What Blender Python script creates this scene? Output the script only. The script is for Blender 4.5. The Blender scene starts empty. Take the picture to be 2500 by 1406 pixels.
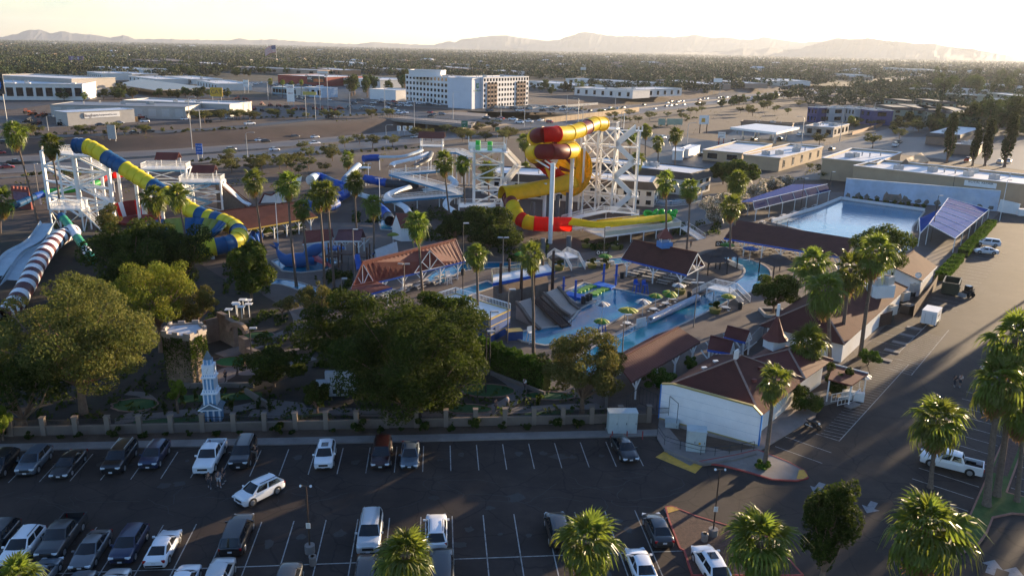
import bpy,bmesh,math,random
import numpy as np
from mathutils import Vector,Matrix
random.seed(7)
S=bpy.context.scene
COL=S.collection
R=math.radians
# camera
FPX,CAM_H,HOR,SLOPE=1950.0,41.0,118.0,0.0212
_p=math.atan((703-HOR)/FPX);_t=math.atan(SLOPE)
FW=Vector((0,math.cos(_p),-math.sin(_p)))
_bR=Vector((1,0,0));_bD=-Vector((0,math.sin(_p),math.cos(_p)))
IR=math.cos(_t)*_bR-math.sin(_t)*_bD
ID=math.sin(_t)*_bR+math.cos(_t)*_bD
CAMP=Vector((0,0,CAM_H))
cd=bpy.data.cameras.new("camera");cam=bpy.data.objects.new("camera",cd);COL.objects.link(cam)
cd.sensor_width=36.0;cd.lens=FPX/2500*36;cd.clip_start=1;cd.clip_end=80000
m3=Matrix((IR,-ID,-FW)).transposed()
cam.matrix_world=Matrix.Translation(CAMP)@m3.to_4x4()
S.camera=cam
# sky, sun, exposure
SUN_AZ,SUN_EL=R(46),R(7.0)
w=bpy.data.worlds.new("World");S.world=w;w.use_nodes=True
nt=w.node_tree;nt.nodes.clear()
sky=nt.nodes.new('ShaderNodeTexSky');sky.sky_type='NISHITA';sky.sun_disc=False
sky.sun_elevation=SUN_EL;sky.sun_rotation=SUN_AZ
sky.altitude=400;sky.air_density=1.0;sky.dust_density=0.35;sky.ozone_density=2.5
geo=nt.nodes.new('ShaderNodeTexCoord');mp=nt.nodes.new('ShaderNodeMapping')
mp.inputs['Scale'].default_value=(3.0,3.0,13.0);mp.inputs['Location'].default_value=(0.35,0.1,0.3)
nz=nt.nodes.new('ShaderNodeTexNoise');nz.inputs['Scale'].default_value=1.5;nz.inputs['Detail'].default_value=7;nz.inputs['Roughness'].default_value=0.58
rmp=nt.nodes.new('ShaderNodeValToRGB');rmp.color_ramp.elements[0].position=0.38;rmp.color_ramp.elements[1].position=0.62
rmp.color_ramp.elements[0].color=(0,0,0,1);rmp.color_ramp.elements[1].color=(1,1,1,1)
mixc=nt.nodes.new('ShaderNodeMixRGB');cld=nt.nodes.new('ShaderNodeMixRGB');cld.blend_type='MULTIPLY';cld.inputs[0].default_value=1;cld.inputs[2].default_value=(.61,.68,.80,1)
bg=nt.nodes.new('ShaderNodeBackground');bg.inputs[1].default_value=0.115
wo=nt.nodes.new('ShaderNodeOutputWorld')
L=nt.links.new
L(geo.outputs['Generated'],mp.inputs[0]);L(mp.outputs[0],nz.inputs['Vector']);L(nz.outputs[0],rmp.inputs[0])
L(rmp.outputs[0],mixc.inputs[0]);L(sky.outputs[0],mixc.inputs[1]);L(sky.outputs[0],cld.inputs[1]);L(cld.outputs[0],mixc.inputs[2]);wb=nt.nodes.new('ShaderNodeMixRGB');wb.blend_type='MULTIPLY';wb.inputs[0].default_value=1;wb.inputs[2].default_value=(1.06,1.0,1.05,1)
L(mixc.outputs[0],wb.inputs[1]);L(wb.outputs[0],bg.inputs[0]);L(bg.outputs[0],wo.inputs[0])
sd=bpy.data.lights.new("sun",'SUN');sd.energy=5.0;sd.angle=R(0.6);sd.color=(1.0,0.75,0.47)
sun=bpy.data.objects.new("sun",sd);COL.objects.link(sun)
sdir=Vector((math.sin(SUN_AZ)*math.cos(SUN_EL),math.cos(SUN_AZ)*math.cos(SUN_EL),math.sin(SUN_EL)))
sun.rotation_euler=sdir.to_track_quat('Z','Y').to_euler();sun.location=(120,120,80)
vs=S.view_settings;vs.view_transform='Standard';vs.look='None';vs.exposure=1.8;vs.gamma=1.0;vs.use_curve_mapping=False
cy=S.cycles
cy.use_denoising=True;cy.max_bounces=5;cy.diffuse_bounces=2;cy.glossy_bounces=3;cy.transmission_bounces=3
cy.volume_bounces=0;cy.transparent_max_bounces=6;cy.caustics_reflective=False;cy.caustics_refractive=False
cy.sample_clamp_indirect=4.0;cy.use_adaptive_sampling=True;cy.adaptive_threshold=0.015
# helpers
def G(x,y,z=0.0):
 """world point at height z seen at photograph pixel (x, y)"""
 d=FW*FPX+IR*(x-1250)+ID*(y-703)
 s=(z-CAM_H)/d.z
 return CAMP+d*s
def PX(wp):
 v=Vector(wp)-CAMP;k=FPX/v.dot(FW)
 return 1250+k*v.dot(IR),703+k*v.dot(ID)
def HT(base,ytop):
 lo,hi=0.0,150.0
 for _ in range(40):
  m=(lo+hi)/2
  if PX(base+Vector((0,0,m)))[1]>ytop:lo=m
  else:hi=m
 return lo
_mats={}
def M(name,col=(.5,.5,.5),rough=.65,var=.12,scale=1.5,spec=.4,metal=0,bump=0,trans=0,rnd=0,coat=0,emit=0,dirt=None):
 if name in _mats:return _mats[name]
 m=bpy.data.materials.new(name);_mats[name]=m;m.use_nodes=True
 n=m.node_tree.nodes;l=m.node_tree.links.new
 b=n['Principled BSDF'];b.inputs['Roughness'].default_value=rough
 b.inputs['Specular IOR Level'].default_value=spec;b.inputs['Metallic'].default_value=metal
 if coat:b.inputs['Coat Weight'].default_value=coat;b.inputs['Coat Roughness'].default_value=.06
 g=n.new('ShaderNodeNewGeometry')
 tx=n.new('ShaderNodeTexNoise');tx.inputs['Scale'].default_value=scale;tx.inputs['Detail'].default_value=5;tx.inputs['Roughness'].default_value=.65
 l(g.outputs['Position'],tx.inputs['Vector'])
 mx=n.new('ShaderNodeMixRGB')
 mx.inputs[1].default_value=(*[max(0,c*(1-var))for c in col],1);mx.inputs[2].default_value=(*[min(1,c*(1+var))for c in col],1)
 st=n.new('ShaderNodeMapRange');st.inputs[1].default_value=.3;st.inputs[2].default_value=.7
 l(tx.outputs[0],st.inputs[0]);l(st.outputs[0],mx.inputs[0])
 out=mx.outputs[0]
 if dirt:
  t2=n.new('ShaderNodeTexNoise');t2.inputs['Scale'].default_value=dirt[1];t2.inputs['Detail'].default_value=6;t2.inputs['Roughness'].default_value=.7
  l(g.outputs['Position'],t2.inputs['Vector'])
  r2=n.new('ShaderNodeMapRange');r2.inputs[1].default_value=.52;r2.inputs[2].default_value=.68;r2.inputs[4].default_value=dirt[2]
  l(t2.outputs[0],r2.inputs[0])
  m2=n.new('ShaderNodeMixRGB');m2.inputs[2].default_value=(*dirt[0],1);l(r2.outputs[0],m2.inputs[0]);l(out,m2.inputs[1]);out=m2.outputs[0]
 if rnd:
  oi=n.new('ShaderNodeObjectInfo');hs=n.new('ShaderNodeHueSaturation')
  v=n.new('ShaderNodeMapRange');v.inputs[3].default_value=1-rnd;v.inputs[4].default_value=1+rnd
  h=n.new('ShaderNodeMapRange');h.inputs[3].default_value=.5-rnd*.06;h.inputs[4].default_value=.5+rnd*.06
  l(oi.outputs['Random'],v.inputs[0]);l(oi.outputs['Random'],h.inputs[0]);l(v.outputs[0],hs.inputs['Value']);l(h.outputs[0],hs.inputs['Hue'])
  l(out,hs.inputs['Color']);out=hs.outputs[0]
 l(out,b.inputs['Base Color'])
 if emit:b.inputs['Emission Strength'].default_value=emit;b.inputs['Emission Color'].default_value=(*col,1)
 if bump:
  bp=n.new('ShaderNodeBump');bp.inputs['Strength'].default_value=bump;bp.inputs['Distance'].default_value=.05
  tb=n.new('ShaderNodeTexNoise');tb.inputs['Scale'].default_value=scale*6;tb.inputs['Detail'].default_value=4
  l(g.outputs['Position'],tb.inputs['Vector']);l(tb.outputs[0],bp.inputs['Height']);l(bp.outputs[0],b.inputs['Normal'])
 if trans:
  tr=n.new('ShaderNodeBsdfTranslucent');ms=n.new('ShaderNodeMixShader');ms.inputs[0].default_value=trans
  l(out,tr.inputs[0]);l(b.outputs[0],ms.inputs[1]);l(tr.outputs[0],ms.inputs[2]);l(ms.outputs[0],n['Material Output'].inputs[0])
 return m
class MB:
 """collects faces of ONE object"""
 def __init__(s):s.v=[];s.f=[];s.m=[];s.sm=[]
 def add(s,vs,fs,mi=0,smooth=False):
  o=len(s.v);s.v+=[tuple(x)for x in vs]
  for f in fs:s.f.append([i+o for i in f]);s.m.append(mi);s.sm.append(smooth)
  return s
 def box(s,c,d,rz=0,mi=0,tilt=None):
  hx,hy,hz=d[0]/2,d[1]/2,d[2]/2
  vs=[Vector((x,y,z))for x in(-hx,hx)for y in(-hy,hy)for z in(-hz,hz)]
  m=Matrix.Rotation(rz,3,'Z')
  if tilt is not None:m=m@tilt
  return s.add([m@v+Vector(c)for v in vs],[(0,1,3,2),(4,6,7,5),(0,4,5,1),(2,3,7,6),(0,2,6,4),(1,5,7,3)],mi)
 def bar(s,a,b,w,h=None,mi=0):
  """square bar from a to b"""
  a=Vector(a);b=Vector(b);d=b-a;L_=d.length
  if L_<1e-6:return s
  h=h or w;d.normalize()
  up=Vector((0,0,1))if abs(d.z)<.98 else Vector((1,0,0))
  x=d.cross(up).normalized();y=x.cross(d).normalized()
  vs=[p+x*sx*w/2+y*sy*h/2 for p in(a,b)for sx,sy in((-1,-1),(1,-1),(1,1),(-1,1))]
  return s.add(vs,[(3,2,1,0),(4,5,6,7),(0,1,5,4),(1,2,6,5),(2,3,7,6),(3,0,4,7)],mi)
 def tube(s,pts,rad,n=8,mi=0,smooth=True,caps=True,arc=None,closed=False):
  pts=[Vector(p)for p in pts];k=len(pts)
  rr=rad if isinstance(rad,(list,tuple))else[rad]*k
  rings=[];prev=None
  for i,p in enumerate(pts):
   d=(pts[min(i+1,k-1)]-pts[max(i-1,0)])
   d=d.normalized()if d.length>1e-9 else Vector((0,0,1))
   if prev is None:
    up=Vector((0,0,1))if abs(d.z)<.95 else Vector((1,0,0))
    x=d.cross(up).normalized()
   else:x=(prev-d*prev.dot(d)).normalized()
   prev=x;y=d.cross(x)
   if arc:ang=[arc[0]+(arc[1]-arc[0])*j/(n-1)for j in range(n)]
   else:ang=[2*math.pi*j/n for j in range(n)]
   rings.append([p+(x*math.cos(a)+y*math.sin(a))*rr[i]for a in ang])
  vs=[v for r_ in rings for v in r_];fs=[]
  for i in range(k-1):
   for j in range(n-1 if arc else n):
    a=i*n+j;b=i*n+(j+1)%n
    fs.append((a,b,b+n,a+n))
  s.add(vs,fs,mi,smooth)
  if caps and not arc:
   s.add(rings[0],[tuple(range(n))[::-1]],mi);s.add(rings[-1],[tuple(range(n))],mi)
  return s
 def cyl(s,c,r,h,n=10,mi=0,r2=None,smooth=True):
  c=Vector(c);return s.tube([c,c+Vector((0,0,h))],[r,r if r2 is None else r2],n,mi,smooth)
 def prism(s,poly,z0,z1,mi=0,mtop=None,top=True,bottom=True):
  n=len(poly);a=sum(poly[i][0]*poly[(i+1)%n][1]-poly[(i+1)%n][0]*poly[i][1]for i in range(n))
  if a<0:poly=poly[::-1]
  vs=[(p[0],p[1],z0)for p in poly]+[(p[0],p[1],z1)for p in poly]
  s.add(vs,[(i,(i+1)%n,(i+1)%n+n,i+n)for i in range(n)],mi)
  if top:s.add([(p[0],p[1],z1)for p in poly],[tuple(range(n))],mi if mtop is None else mtop)
  if bottom:s.add([(p[0],p[1],z0)for p in poly],[tuple(range(n))[::-1]],mi)
  return s
 def sheet(s,poly,z,mi=0):
  n=len(poly);a=sum(poly[i][0]*poly[(i+1)%n][1]-poly[(i+1)%n][0]*poly[i][1]for i in range(n))
  if a<0:poly=poly[::-1]
  return s.add([(p[0],p[1],z)for p in poly],[tuple(range(n))],mi)
 def quad(s,*vs,mi=0):return s.add(vs,[tuple(range(len(vs)))],mi)
 def slab(s,vs,th,mi=0):
  """thick polygon; vs counter-clockwise seen from outside"""
  vs=[Vector(v)for v in vs];n=len(vs)
  nr=Vector((0,0,0))
  for i in range(n):nr+=vs[i].cross(vs[(i+1)%n])
  nr.normalize()
  bt=[v-nr*th for v in vs]
  return s.add(vs+bt,[tuple(range(n)),tuple(range(2*n-1,n-1,-1))]+[(i,i+n,(i+1)%n+n,(i+1)%n)for i in range(n)],mi)
 def mesh(s,name,mats):
  me=bpy.data.meshes.new(name);me.from_pydata(s.v,[],s.f)
  mats=mats if isinstance(mats,(list,tuple))else[mats]
  for x in mats:me.materials.append(x)
  me.polygons.foreach_set('material_index',s.m);me.polygons.foreach_set('use_smooth',s.sm);me.update()
  return me
 def build(s,name,mats,parent=None,loc=None,rz=0):
  return ob(name,s.mesh(name,mats),parent,loc,rz)
def ob(name,me,parent=None,loc=None,rz=0):
 o=bpy.data.objects.new(name,me);COL.objects.link(o)
 if parent is not None:o.parent=parent
 if loc is not None:o.location=loc
 if rz:o.rotation_euler=(0,0,rz)
 return o
def tag(o,label,cat,group=None):
 o['label']=label;o['category']=cat
 if group:o['group']=group
 return o
def struct(o):o['kind']='structure';return o
def stuff(o):o['kind']='stuff';return o
def thing(name,label,cat,loc=(0,0,0),rz=0,group=None):
 return tag(ob(name,None,None,loc,rz),label,cat,group)
def copy_tree(o,parent=None):
 c=o.copy();COL.objects.link(c)
 if parent is not None:c.parent=parent
 for ch in o.children:copy_tree(ch,c)
 return c
def npmesh(name,V,F,mats,mi=None,smooth=False):
 """V (n,3), F (m,k) arrays"""
 me=bpy.data.meshes.new(name);k=F.shape[1]
 me.vertices.add(len(V));me.vertices.foreach_set('co',V.astype(np.float32).ravel())
 me.loops.add(F.size);me.loops.foreach_set('vertex_index',F.astype(np.int32).ravel())
 me.polygons.add(len(F));me.polygons.foreach_set('loop_start',np.arange(len(F),dtype=np.int32)*k)
 me.polygons.foreach_set('loop_total',np.full(len(F),k,dtype=np.int32))
 for x in(mats if isinstance(mats,(list,tuple))else[mats]):me.materials.append(x)
 if mi is not None:me.polygons.foreach_set('material_index',mi.astype(np.int32))
 if smooth:me.polygons.foreach_set('use_smooth',np.ones(len(F),dtype=bool))
 me.update(calc_edges=True);return me
def lerp(a,b,t):return a+(b-a)*t
def smooth_path(pts,per=6):
 """Catmull-Rom through points"""
 P=[Vector(p)for p in pts];P=[P[0]*2-P[1]]+P+[P[-1]*2-P[-2]];out=[]
 for i in range(1,len(P)-2):
  for j in range(per):
   t=j/per;p0,p1,p2,p3=P[i-1:i+3]
   out.append(.5*((2*p1)+(p2-p0)*t+(2*p0-5*p1+4*p2-p3)*t*t+(-p0+3*p1-3*p2+p3)*t**3))
 return out+[P[-2]]
def xy(v):return(v[0],v[1])
# shared materials
ASPH=M('asphalt',(.040,.029,.024),.8,.28,.35,spec=.3,bump=.25,dirt=((.028,.0205,.0175),.13,.7))
ASPH2=M('road_asphalt',(.034,.031,.030),.6,.2,.2,spec=.5)
CONCR=M('concrete',(.22,.195,.18),.85,.15,.6,dirt=((.14,.12,.105),.25,.6))
FWYC=M('freeway_concrete',(.16,.14,.125),.7,.12,.08)
DECK=M('pool_deck_concrete',(.115,.09,.078),.85,.2,.35,dirt=((.075,.06,.052),.16,.7))
DIRT=M('desert_soil',(.082,.055,.043),.95,.25,.06,bump=.3,dirt=((.055,.043,.032),.03,.7))
WHITE=M('white_paint',(.78,.77,.75),.5,.06,.8)
WSTEEL=M('white_steel',(.80,.80,.79),.4,.05,1.0)
LINE=M('line_paint',(.34,.34,.33),.8,.3,2.5,dirt=((.05,.05,.05),1.0,.85))
YELLOWP=M('yellow_paint',(.60,.33,.04),.65,.2,1.5,dirt=((.2,.14,.05),1.,.5))
REDP=M('red_curb_paint',(.33,.06,.05),.7,.2,1.5)
BROOF=M('brown_shingle',(.098,.038,.030),.88,.25,.5,spec=.12,dirt=((.062,.026,.022),.5,.6),bump=.5)
RROOF=M('red_metal_roof',(.18,.045,.032),.65,.12,.4)
MROOF=M('maroon_metal_roof',(.135,.042,.033),.7,.15,.4,spec=.2)
DARKM=M('dark_metal',(.03,.03,.032),.5,.1,2)
GREYM=M('galvanised_steel',(.38,.38,.38),.45,.1,2)
BLUEP=M('blue_paint',(.02,.10,.45),.45,.12,1)
GLASS=M('dark_glass',(.012,.014,.017),.06,.05,1,spec=.6)
TAN=M('tan_stucco',(.42,.31,.20),.85,.08,.3,dirt=((.33,.24,.16),.2,.4))
WROOF=M('white_roof_coating',(.74,.72,.70),.6,.07,.15,dirt=((.50,.46,.42),.1,.5))
BARK=M('bark',(.19,.12,.08),.9,.3,3,bump=.6)
PTRUNK=M('palm_trunk',(.15,.11,.085),.9,.3,4,bump=.7)
GRASS=M('lawn_grass',(.055,.10,.02),.9,.3,.6,dirt=((.09,.11,.03),.3,.6),bump=.6)
RUBBER=M('tyre_rubber',(.014,.014,.015),.75,.1,5)
WOODD=M('dark_brown_wood',(.075,.035,.022),.7,.25,3)
SKIN=M('skin',(.35,.19,.13),.6,.05,5)
n=ASPH.node_tree.nodes;l=ASPH.node_tree.links.new;bs=n['Principled BSDF'];src=bs.inputs['Base Color'].links[0].from_socket
gg=n.new('ShaderNodeNewGeometry');dn=n.new('ShaderNodeTexNoise');dn.inputs['Scale'].default_value=.6;dn.inputs['Detail'].default_value=4;ad=n.new('ShaderNodeMixRGB');ad.blend_type='ADD';ad.inputs[0].default_value=1.6;l(gg.outputs['Position'],dn.inputs['Vector']);l(gg.outputs['Position'],ad.inputs[1]);l(dn.outputs['Color'],ad.inputs[2])
vo=n.new('ShaderNodeTexVoronoi');vo.feature='DISTANCE_TO_EDGE';vo.inputs['Scale'].default_value=.23;l(ad.outputs[0],vo.inputs['Vector']);vr=n.new('ShaderNodeMapRange');vr.inputs[1].default_value=.0;vr.inputs[2].default_value=.022;vr.inputs[3].default_value=.5;vr.inputs[4].default_value=1.0;l(vo.outputs['Distance'],vr.inputs[0])
wn=n.new('ShaderNodeTexNoise');wn.inputs['Scale'].default_value=.07;wn.inputs['Detail'].default_value=8;wn.inputs['Roughness'].default_value=.7;l(gg.outputs['Position'],wn.inputs['Vector']);wr_=n.new('ShaderNodeMapRange');wr_.inputs[1].default_value=.35;wr_.inputs[2].default_value=.65;wr_.inputs[3].default_value=.72;wr_.inputs[4].default_value=1.35;l(wn.outputs[0],wr_.inputs[0])
mm_=n.new('ShaderNodeMath');mm_.operation='MULTIPLY';l(vr.outputs[0],mm_.inputs[0]);l(wr_.outputs[0],mm_.inputs[1]);sc_=n.new('ShaderNodeVectorMath');sc_.operation='SCALE';l(src,sc_.inputs[0]);l(mm_.outputs[0],sc_.inputs['Scale']);l(sc_.outputs[0],bs.inputs['Base Color'])
# cars
def paint(name,col,metal=.0):return M('car_paint_'+name,col,.28,.03,1,spec=.5,metal=metal,coat=.7)
PAINT=dict(white=paint('white',(.72,.74,.78)),black=paint('black',(.012,.012,.014)),grey=paint('grey',(.13,.14,.155),.3),silver=paint('silver',(.48,.50,.52),.4),blue=paint('dark_blue',(.015,.022,.06)),slate=paint('slate_blue',(.10,.13,.165),.3),red=paint('dark_red',(.020,.004,.005)),charcoal=paint('charcoal',(.045,.048,.052),.3),brightred=paint('bright_red',(.42,.03,.02)),tan=paint('tan',(.35,.30,.24)))
HEADL=M('headlight_lens',(.62,.66,.70),.12,.05,8,spec=.6);TAILL=M('tail_light_lens',(.30,.012,.012),.15,.05,8,spec=.6)
RIM=M('alloy_rim',(.45,.46,.48),.3,.05,6,metal=.8);PLATE=M('licence_plate',(.60,.62,.66),.5,.1,9);TRIM=M('black_trim',(.015,.015,.016),.5,.1,5)
CARS=dict(sedan=dict(L=4.75,W=1.84,st=[(2.37,.60,.30,.56),(2.28,.80,.22,.68),(2.0,.89,.18,.78),(1.5,.92,.18,.87),(1.1,.92,.18,.94),(0,.92,.18,.95),(-1.2,.92,.18,.98),(-1.8,.91,.18,1.02),(-2.2,.86,.22,1.0),(-2.37,.72,.32,.84)],gh=(1.16,.30,-.95,-1.92,1.46,.82,.61),wb=(1.44,-1.38),wr=.345),suv=dict(L=4.55,W=1.9,st=[(2.27,.70,.36,.84),(2.18,.86,.28,.99),(1.95,.93,.26,1.06),(1.6,.95,.26,1.10),(1.25,.95,.26,1.13),(0,.95,.26,1.13),(-1.3,.94,.24,1.14),(-1.9,.93,.26,1.14),(-2.2,.90,.30,1.10),(-2.32,.80,.40,.95)],gh=(1.26,.46,-1.62,-2.16,1.70,.86,.67),wb=(1.40,-1.34),wr=.39),bigsuv=dict(L=5.2,W=2.0,st=[(2.6,.80,.38,.94),(2.5,.94,.30,1.10),(2.1,.98,.28,1.12),(1.5,1.0,.28,1.16),(1.05,1.0,.28,1.18),(0,1.0,.28,1.20),(-1.5,1.0,.28,1.22),(-2.2,.99,.30,1.22),(-2.5,.96,.34,1.18),(-2.6,.88,.45,1.0)],gh=(1.3,.55,-2.15,-2.52,1.86,.91,.74),wb=(1.6,-1.5),wr=.40),minivan=dict(L=5.1,W=1.98,st=[(2.55,.66,.32,.66),(2.42,.86,.24,.84),(2.0,.96,.22,.96),(1.5,.98,.22,1.04),(1.2,.98,.22,1.08),(0,.98,.22,1.10),(-1.6,.98,.22,1.12),(-2.2,.97,.26,1.12),(-2.46,.93,.3,1.08),(-2.55,.84,.42,.92)],gh=(1.35,.55,-2.15,-2.50,1.76,.88,.72),wb=(1.55,-1.5),wr=.35),pickup=dict(L=5.75,W=2.0,st=[(2.87,.86,.40,1.0),(2.78,.96,.34,1.12),(2.4,.98,.30,1.16),(1.7,1.0,.30,1.20),(1.2,1.0,.30,1.22),(0,1.0,.30,1.24),(-1.0,1.0,.30,1.24),(-1.15,1.0,.30,1.24)],gh=(1.25,.62,-.82,-1.10,1.90,.90,.74),wb=(1.85,-1.75),wr=.41))
def ring(x,hw,zb,zt):
 h=zt-zb
 half=[(-hw*.93,zb),(-hw,zb+.22*h),(-hw,zb+.62*h),(-hw*.975,zt-.07),(-hw*.86,zt),(-hw*.45,zt+.025),(0,zt+.03)]
 return[(x,y,z)for y,z in half]+[(x,-y,z)for y,z in half[-2::-1]]
_wheel={}
def wheel_meshes(r):
 if r not in _wheel:
  t=MB();t.tube([(0,-.11,0),(0,-.09,0),(0,.09,0),(0,.11,0)],[r*.9,r,r,r*.9],16)
  m=MB();m.tube([(0,-.112,0),(0,-.122,0)],[r*.66,r*.62],12);m.tube([(0,.112,0),(0,.122,0)],[r*.66,r*.62],12)
  for a in range(5):
   for s_ in(-1,1):
    p=Vector((math.cos(a*1.2566)*r*.6,s_*.127,math.sin(a*1.2566)*r*.6));m.bar((0,s_*.127,0),p,.05,.02)
  _wheel[r]=(t.mesh('tyre',RUBBER),m.mesh('rim',RIM))
 return _wheel[r]
_carm={}
def make_car(kind,colour,name,label,loc,rz,group,full=True,rack=False,sunroof=False):
 sp=CARS[kind];pt=PAINT[colour];key=(kind,colour,full)
 root=thing(name,label,'pickup truck' if kind=='pickup' else 'car',loc,rz,group)
 if key in _carm:
  for nm,me,lc,subs in _carm[key]:
   o=ob(nm,me,root,lc)
   for sn,sme in subs:ob(sn,sme,o)
 else:
  parts=[]
  st=sp['st'];b=MB();rings=[ring(*s_)for s_ in st];k=len(rings[0])
  b.add([v for r_ in rings for v in r_],[(i*k+j,(i+1)*k+j,(i+1)*k+j+1,i*k+j+1)[::-1]for i in range(len(st)-1)for j in range(k-1)],0,True)
  b.add(rings[0],[tuple(range(k))[::-1]],0,True);b.add(rings[-1],[tuple(range(k))],0,True)
  x0,x1,x2,x3,zt,bw,rw=sp['gh'];zb0=st[4][3]-.03
  TT=[-1,-.8,-.5,0,.5,.8,1]
  LBF=[Vector((x0+.17*(1-t*t),t*bw,zb0))for t in TT];LRF=[Vector((x1+.09*(1-t*t),t*rw,zt-.085+.075*(1-t**4)))for t in TT]
  LRM=[Vector((lerp(x1,x2,.45),t*rw*1.03,zt-.05+.065*(1-t**4)))for t in TT];LRR=[Vector((x2-.06*(1-t*t),t*rw*.96,zt-.13+.075*(1-t**4)))for t in TT]
  LBR=[Vector((x3-.10*(1-t*t),t*bw*.94,zb0+.02))for t in TT]
  for e in(0,-1):
   sh=[LBF[e],LBR[e],LRR[e],LRM[e],LRF[e]];b.add(sh,[(0,1,2,3,4)if e else(4,3,2,1,0)])
   b.bar(LBF[e],LRF[e],.09,.07);b.bar(LRR[e],LBR[e],.12,.09)
  W_=sp['W']/2
  if kind=='pickup':
   zt_=1.22;zf_=.78;xa,xb=-1.15,-2.82
   for s_ in(-1,1):b.box(((xa+xb)/2,s_*(W_-.06),(zt_+.34)/2),(xa-xb,.12,zt_-.34))
   b.box((xb-.03,0,.8),(.09,W_*1.98,.86));b.box(((xa+xb)/2,0,.66),(xa-xb,W_*1.9,.1),mi=1)
   b.box((xa+.01,0,.95),(.04,W_*1.8,.56),mi=1)
   for s_ in(-1,1):b.box((-1.75,s_*(W_-.2),.82),(.9,.2,.24),mi=1)
   b.box((xb-.09,0,.52),(.12,W_*1.9,.18),mi=1)
  else:b.box((-sp['L']/2+.04,0,.45),(.12,W_*1.5,.16),mi=1)
  b.box((sp['L']/2-.05,0,.36),(.10,W_*1.35,.14),mi=1)
  parts.append(('body',b.mesh('car_body',[pt,TRIM]),None,[]))
  def strip(nm,la,lb,mt,lo=0,hi=7,off=.0):
   r_=MB();la,lb=la[lo:hi],lb[lo:hi];n_=len(la);r_.add(la+lb,[(i,i+1,i+1+n_,i+n_)for i in range(n_-1)],0,True);parts.append((nm,r_.mesh(nm,mt),None,[]))
  r_=MB();r_.add(LRF+LRM+LRR,[(i+k*7,i+1+k*7,i+8+k*7,i+7+k*7)for k in(0,1)for i in range(6)],0,True);parts.append(('roof',r_.mesh('car_roof',pt),None,[]))
  strip('windshield',LBF,LRF,GLASS);strip('rear_window',LRR,LBR,GLASS)
  def pane(nm,q,sgn):
   g=MB();cen=sum(q,Vector())/len(q);q=[v+(cen-v).normalized()*.05+Vector((0,sgn*.02,.0))for v in q];g.slab(q if sgn<0 else q[::-1],.015);parts.append((nm,g.mesh(nm,GLASS),None,[]))
  for e,sg in((0,-1),(-1,1)):
   B_=lambda t:LBF[e].lerp(LBR[e],t);tm_=.47
   pane('side_window',[B_(.06),B_(tm_),LRM[e]+Vector((.0,0,-.03)),LRF[e]],sg);pane('side_window',[B_(tm_+.035),B_(.93),LRR[e],LRM[e]+Vector((-.07,0,-.03))],sg)
  wr=sp['wr'];tm,rm=wheel_meshes(wr)
  for wx in sp['wb']:
   for s_ in(1,-1):parts.append(('wheel',tm,(wx,s_*(W_-.10),wr),[('rim',rm)]))
  for wx in sp['wb']:
   for s_ in(1,-1):a=MB();a.tube([(wx,s_*(W_-.3),wr+.03),(wx,s_*(W_+.005),wr+.03)],wr*1.17,14);parts.append(('wheel_arch',a.mesh('wheel_arch',TRIM),None,[]))
  if full:
   s0,s1=st[0],st[1];fx=(s0[0]+s1[0])/2
   for s_ in(1,-1):
    h=MB();h.box((fx+.0,s_*W_*.70,lerp(s1[2],s1[3],.80)),(.26,.38,.13),-s_*.35);parts.append(('headlight',h.mesh('headlight',HEADL),None,[]))
    t_=MB();xr=-sp['L']/2+.05;t_.box((xr-(.06 if kind=='pickup' else-.02),s_*W_*.80,.95 if kind!='sedan' else .84),(.14,.26,.2 if kind!='pickup' else .36),s_*.25);parts.append(('tail_light',t_.mesh('tail_light',TAILL),None,[]))
    m_=MB();m_.box((x0-.28,s_*(W_+.09),zb0+.12),(.12,.22,.15));parts.append(('mirror',m_.mesh('mirror',pt),None,[]))
    for f_ in(.15,.62):dl=MB();dl.box((lerp(x1,x2,f_),s_*(W_*1.001),zb0-.20),(.18,.03,.03));parts.append(('door_handle',dl.mesh('door_handle',pt),None,[]))
   g=MB();g.box((s0[0]-.01,0,lerp(s0[2],s0[3],.62)),(.06,W_*.95,.22));parts.append(('grille',g.mesh('grille',TRIM),None,[]))
   p_=MB();p_.box((sp['L']/2+.005,0,.47),(.03,.34,.15));parts.append(('licence_plate',p_.mesh('licence_plate',PLATE),None,[]))
   p_=MB();p_.box((-sp['L']/2-(.02 if kind!='pickup' else .12),0,.72),(.03,.34,.15));parts.append(('licence_plate',p_.mesh('licence_plate',PLATE),None,[]))
  for nm,me,lc,subs in parts:
   o=ob(nm,me,root,lc)
   for sn,sme in subs:ob(sn,sme,o)
  _carm[key]=parts
 x0,x1,x2,x3,zt,bw,rw=sp['gh']
 if rack:
  for s_ in(1,-1):
   g=MB();g.bar((x1-.2,s_*rw*.86,zt+.04),(x2+.1,s_*rw*.86,zt+.04),.05);g.build('roof_rail',GREYM if rack=='grey' else TRIM,root)
 if sunroof:
  g=MB();g.box((lerp(x1,x2,.34),0,zt+.02),(abs(x1-x2)*.42,rw*1.05,.02));g.build('sunroof',GLASS,root)
 return root
_fcar={}
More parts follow.
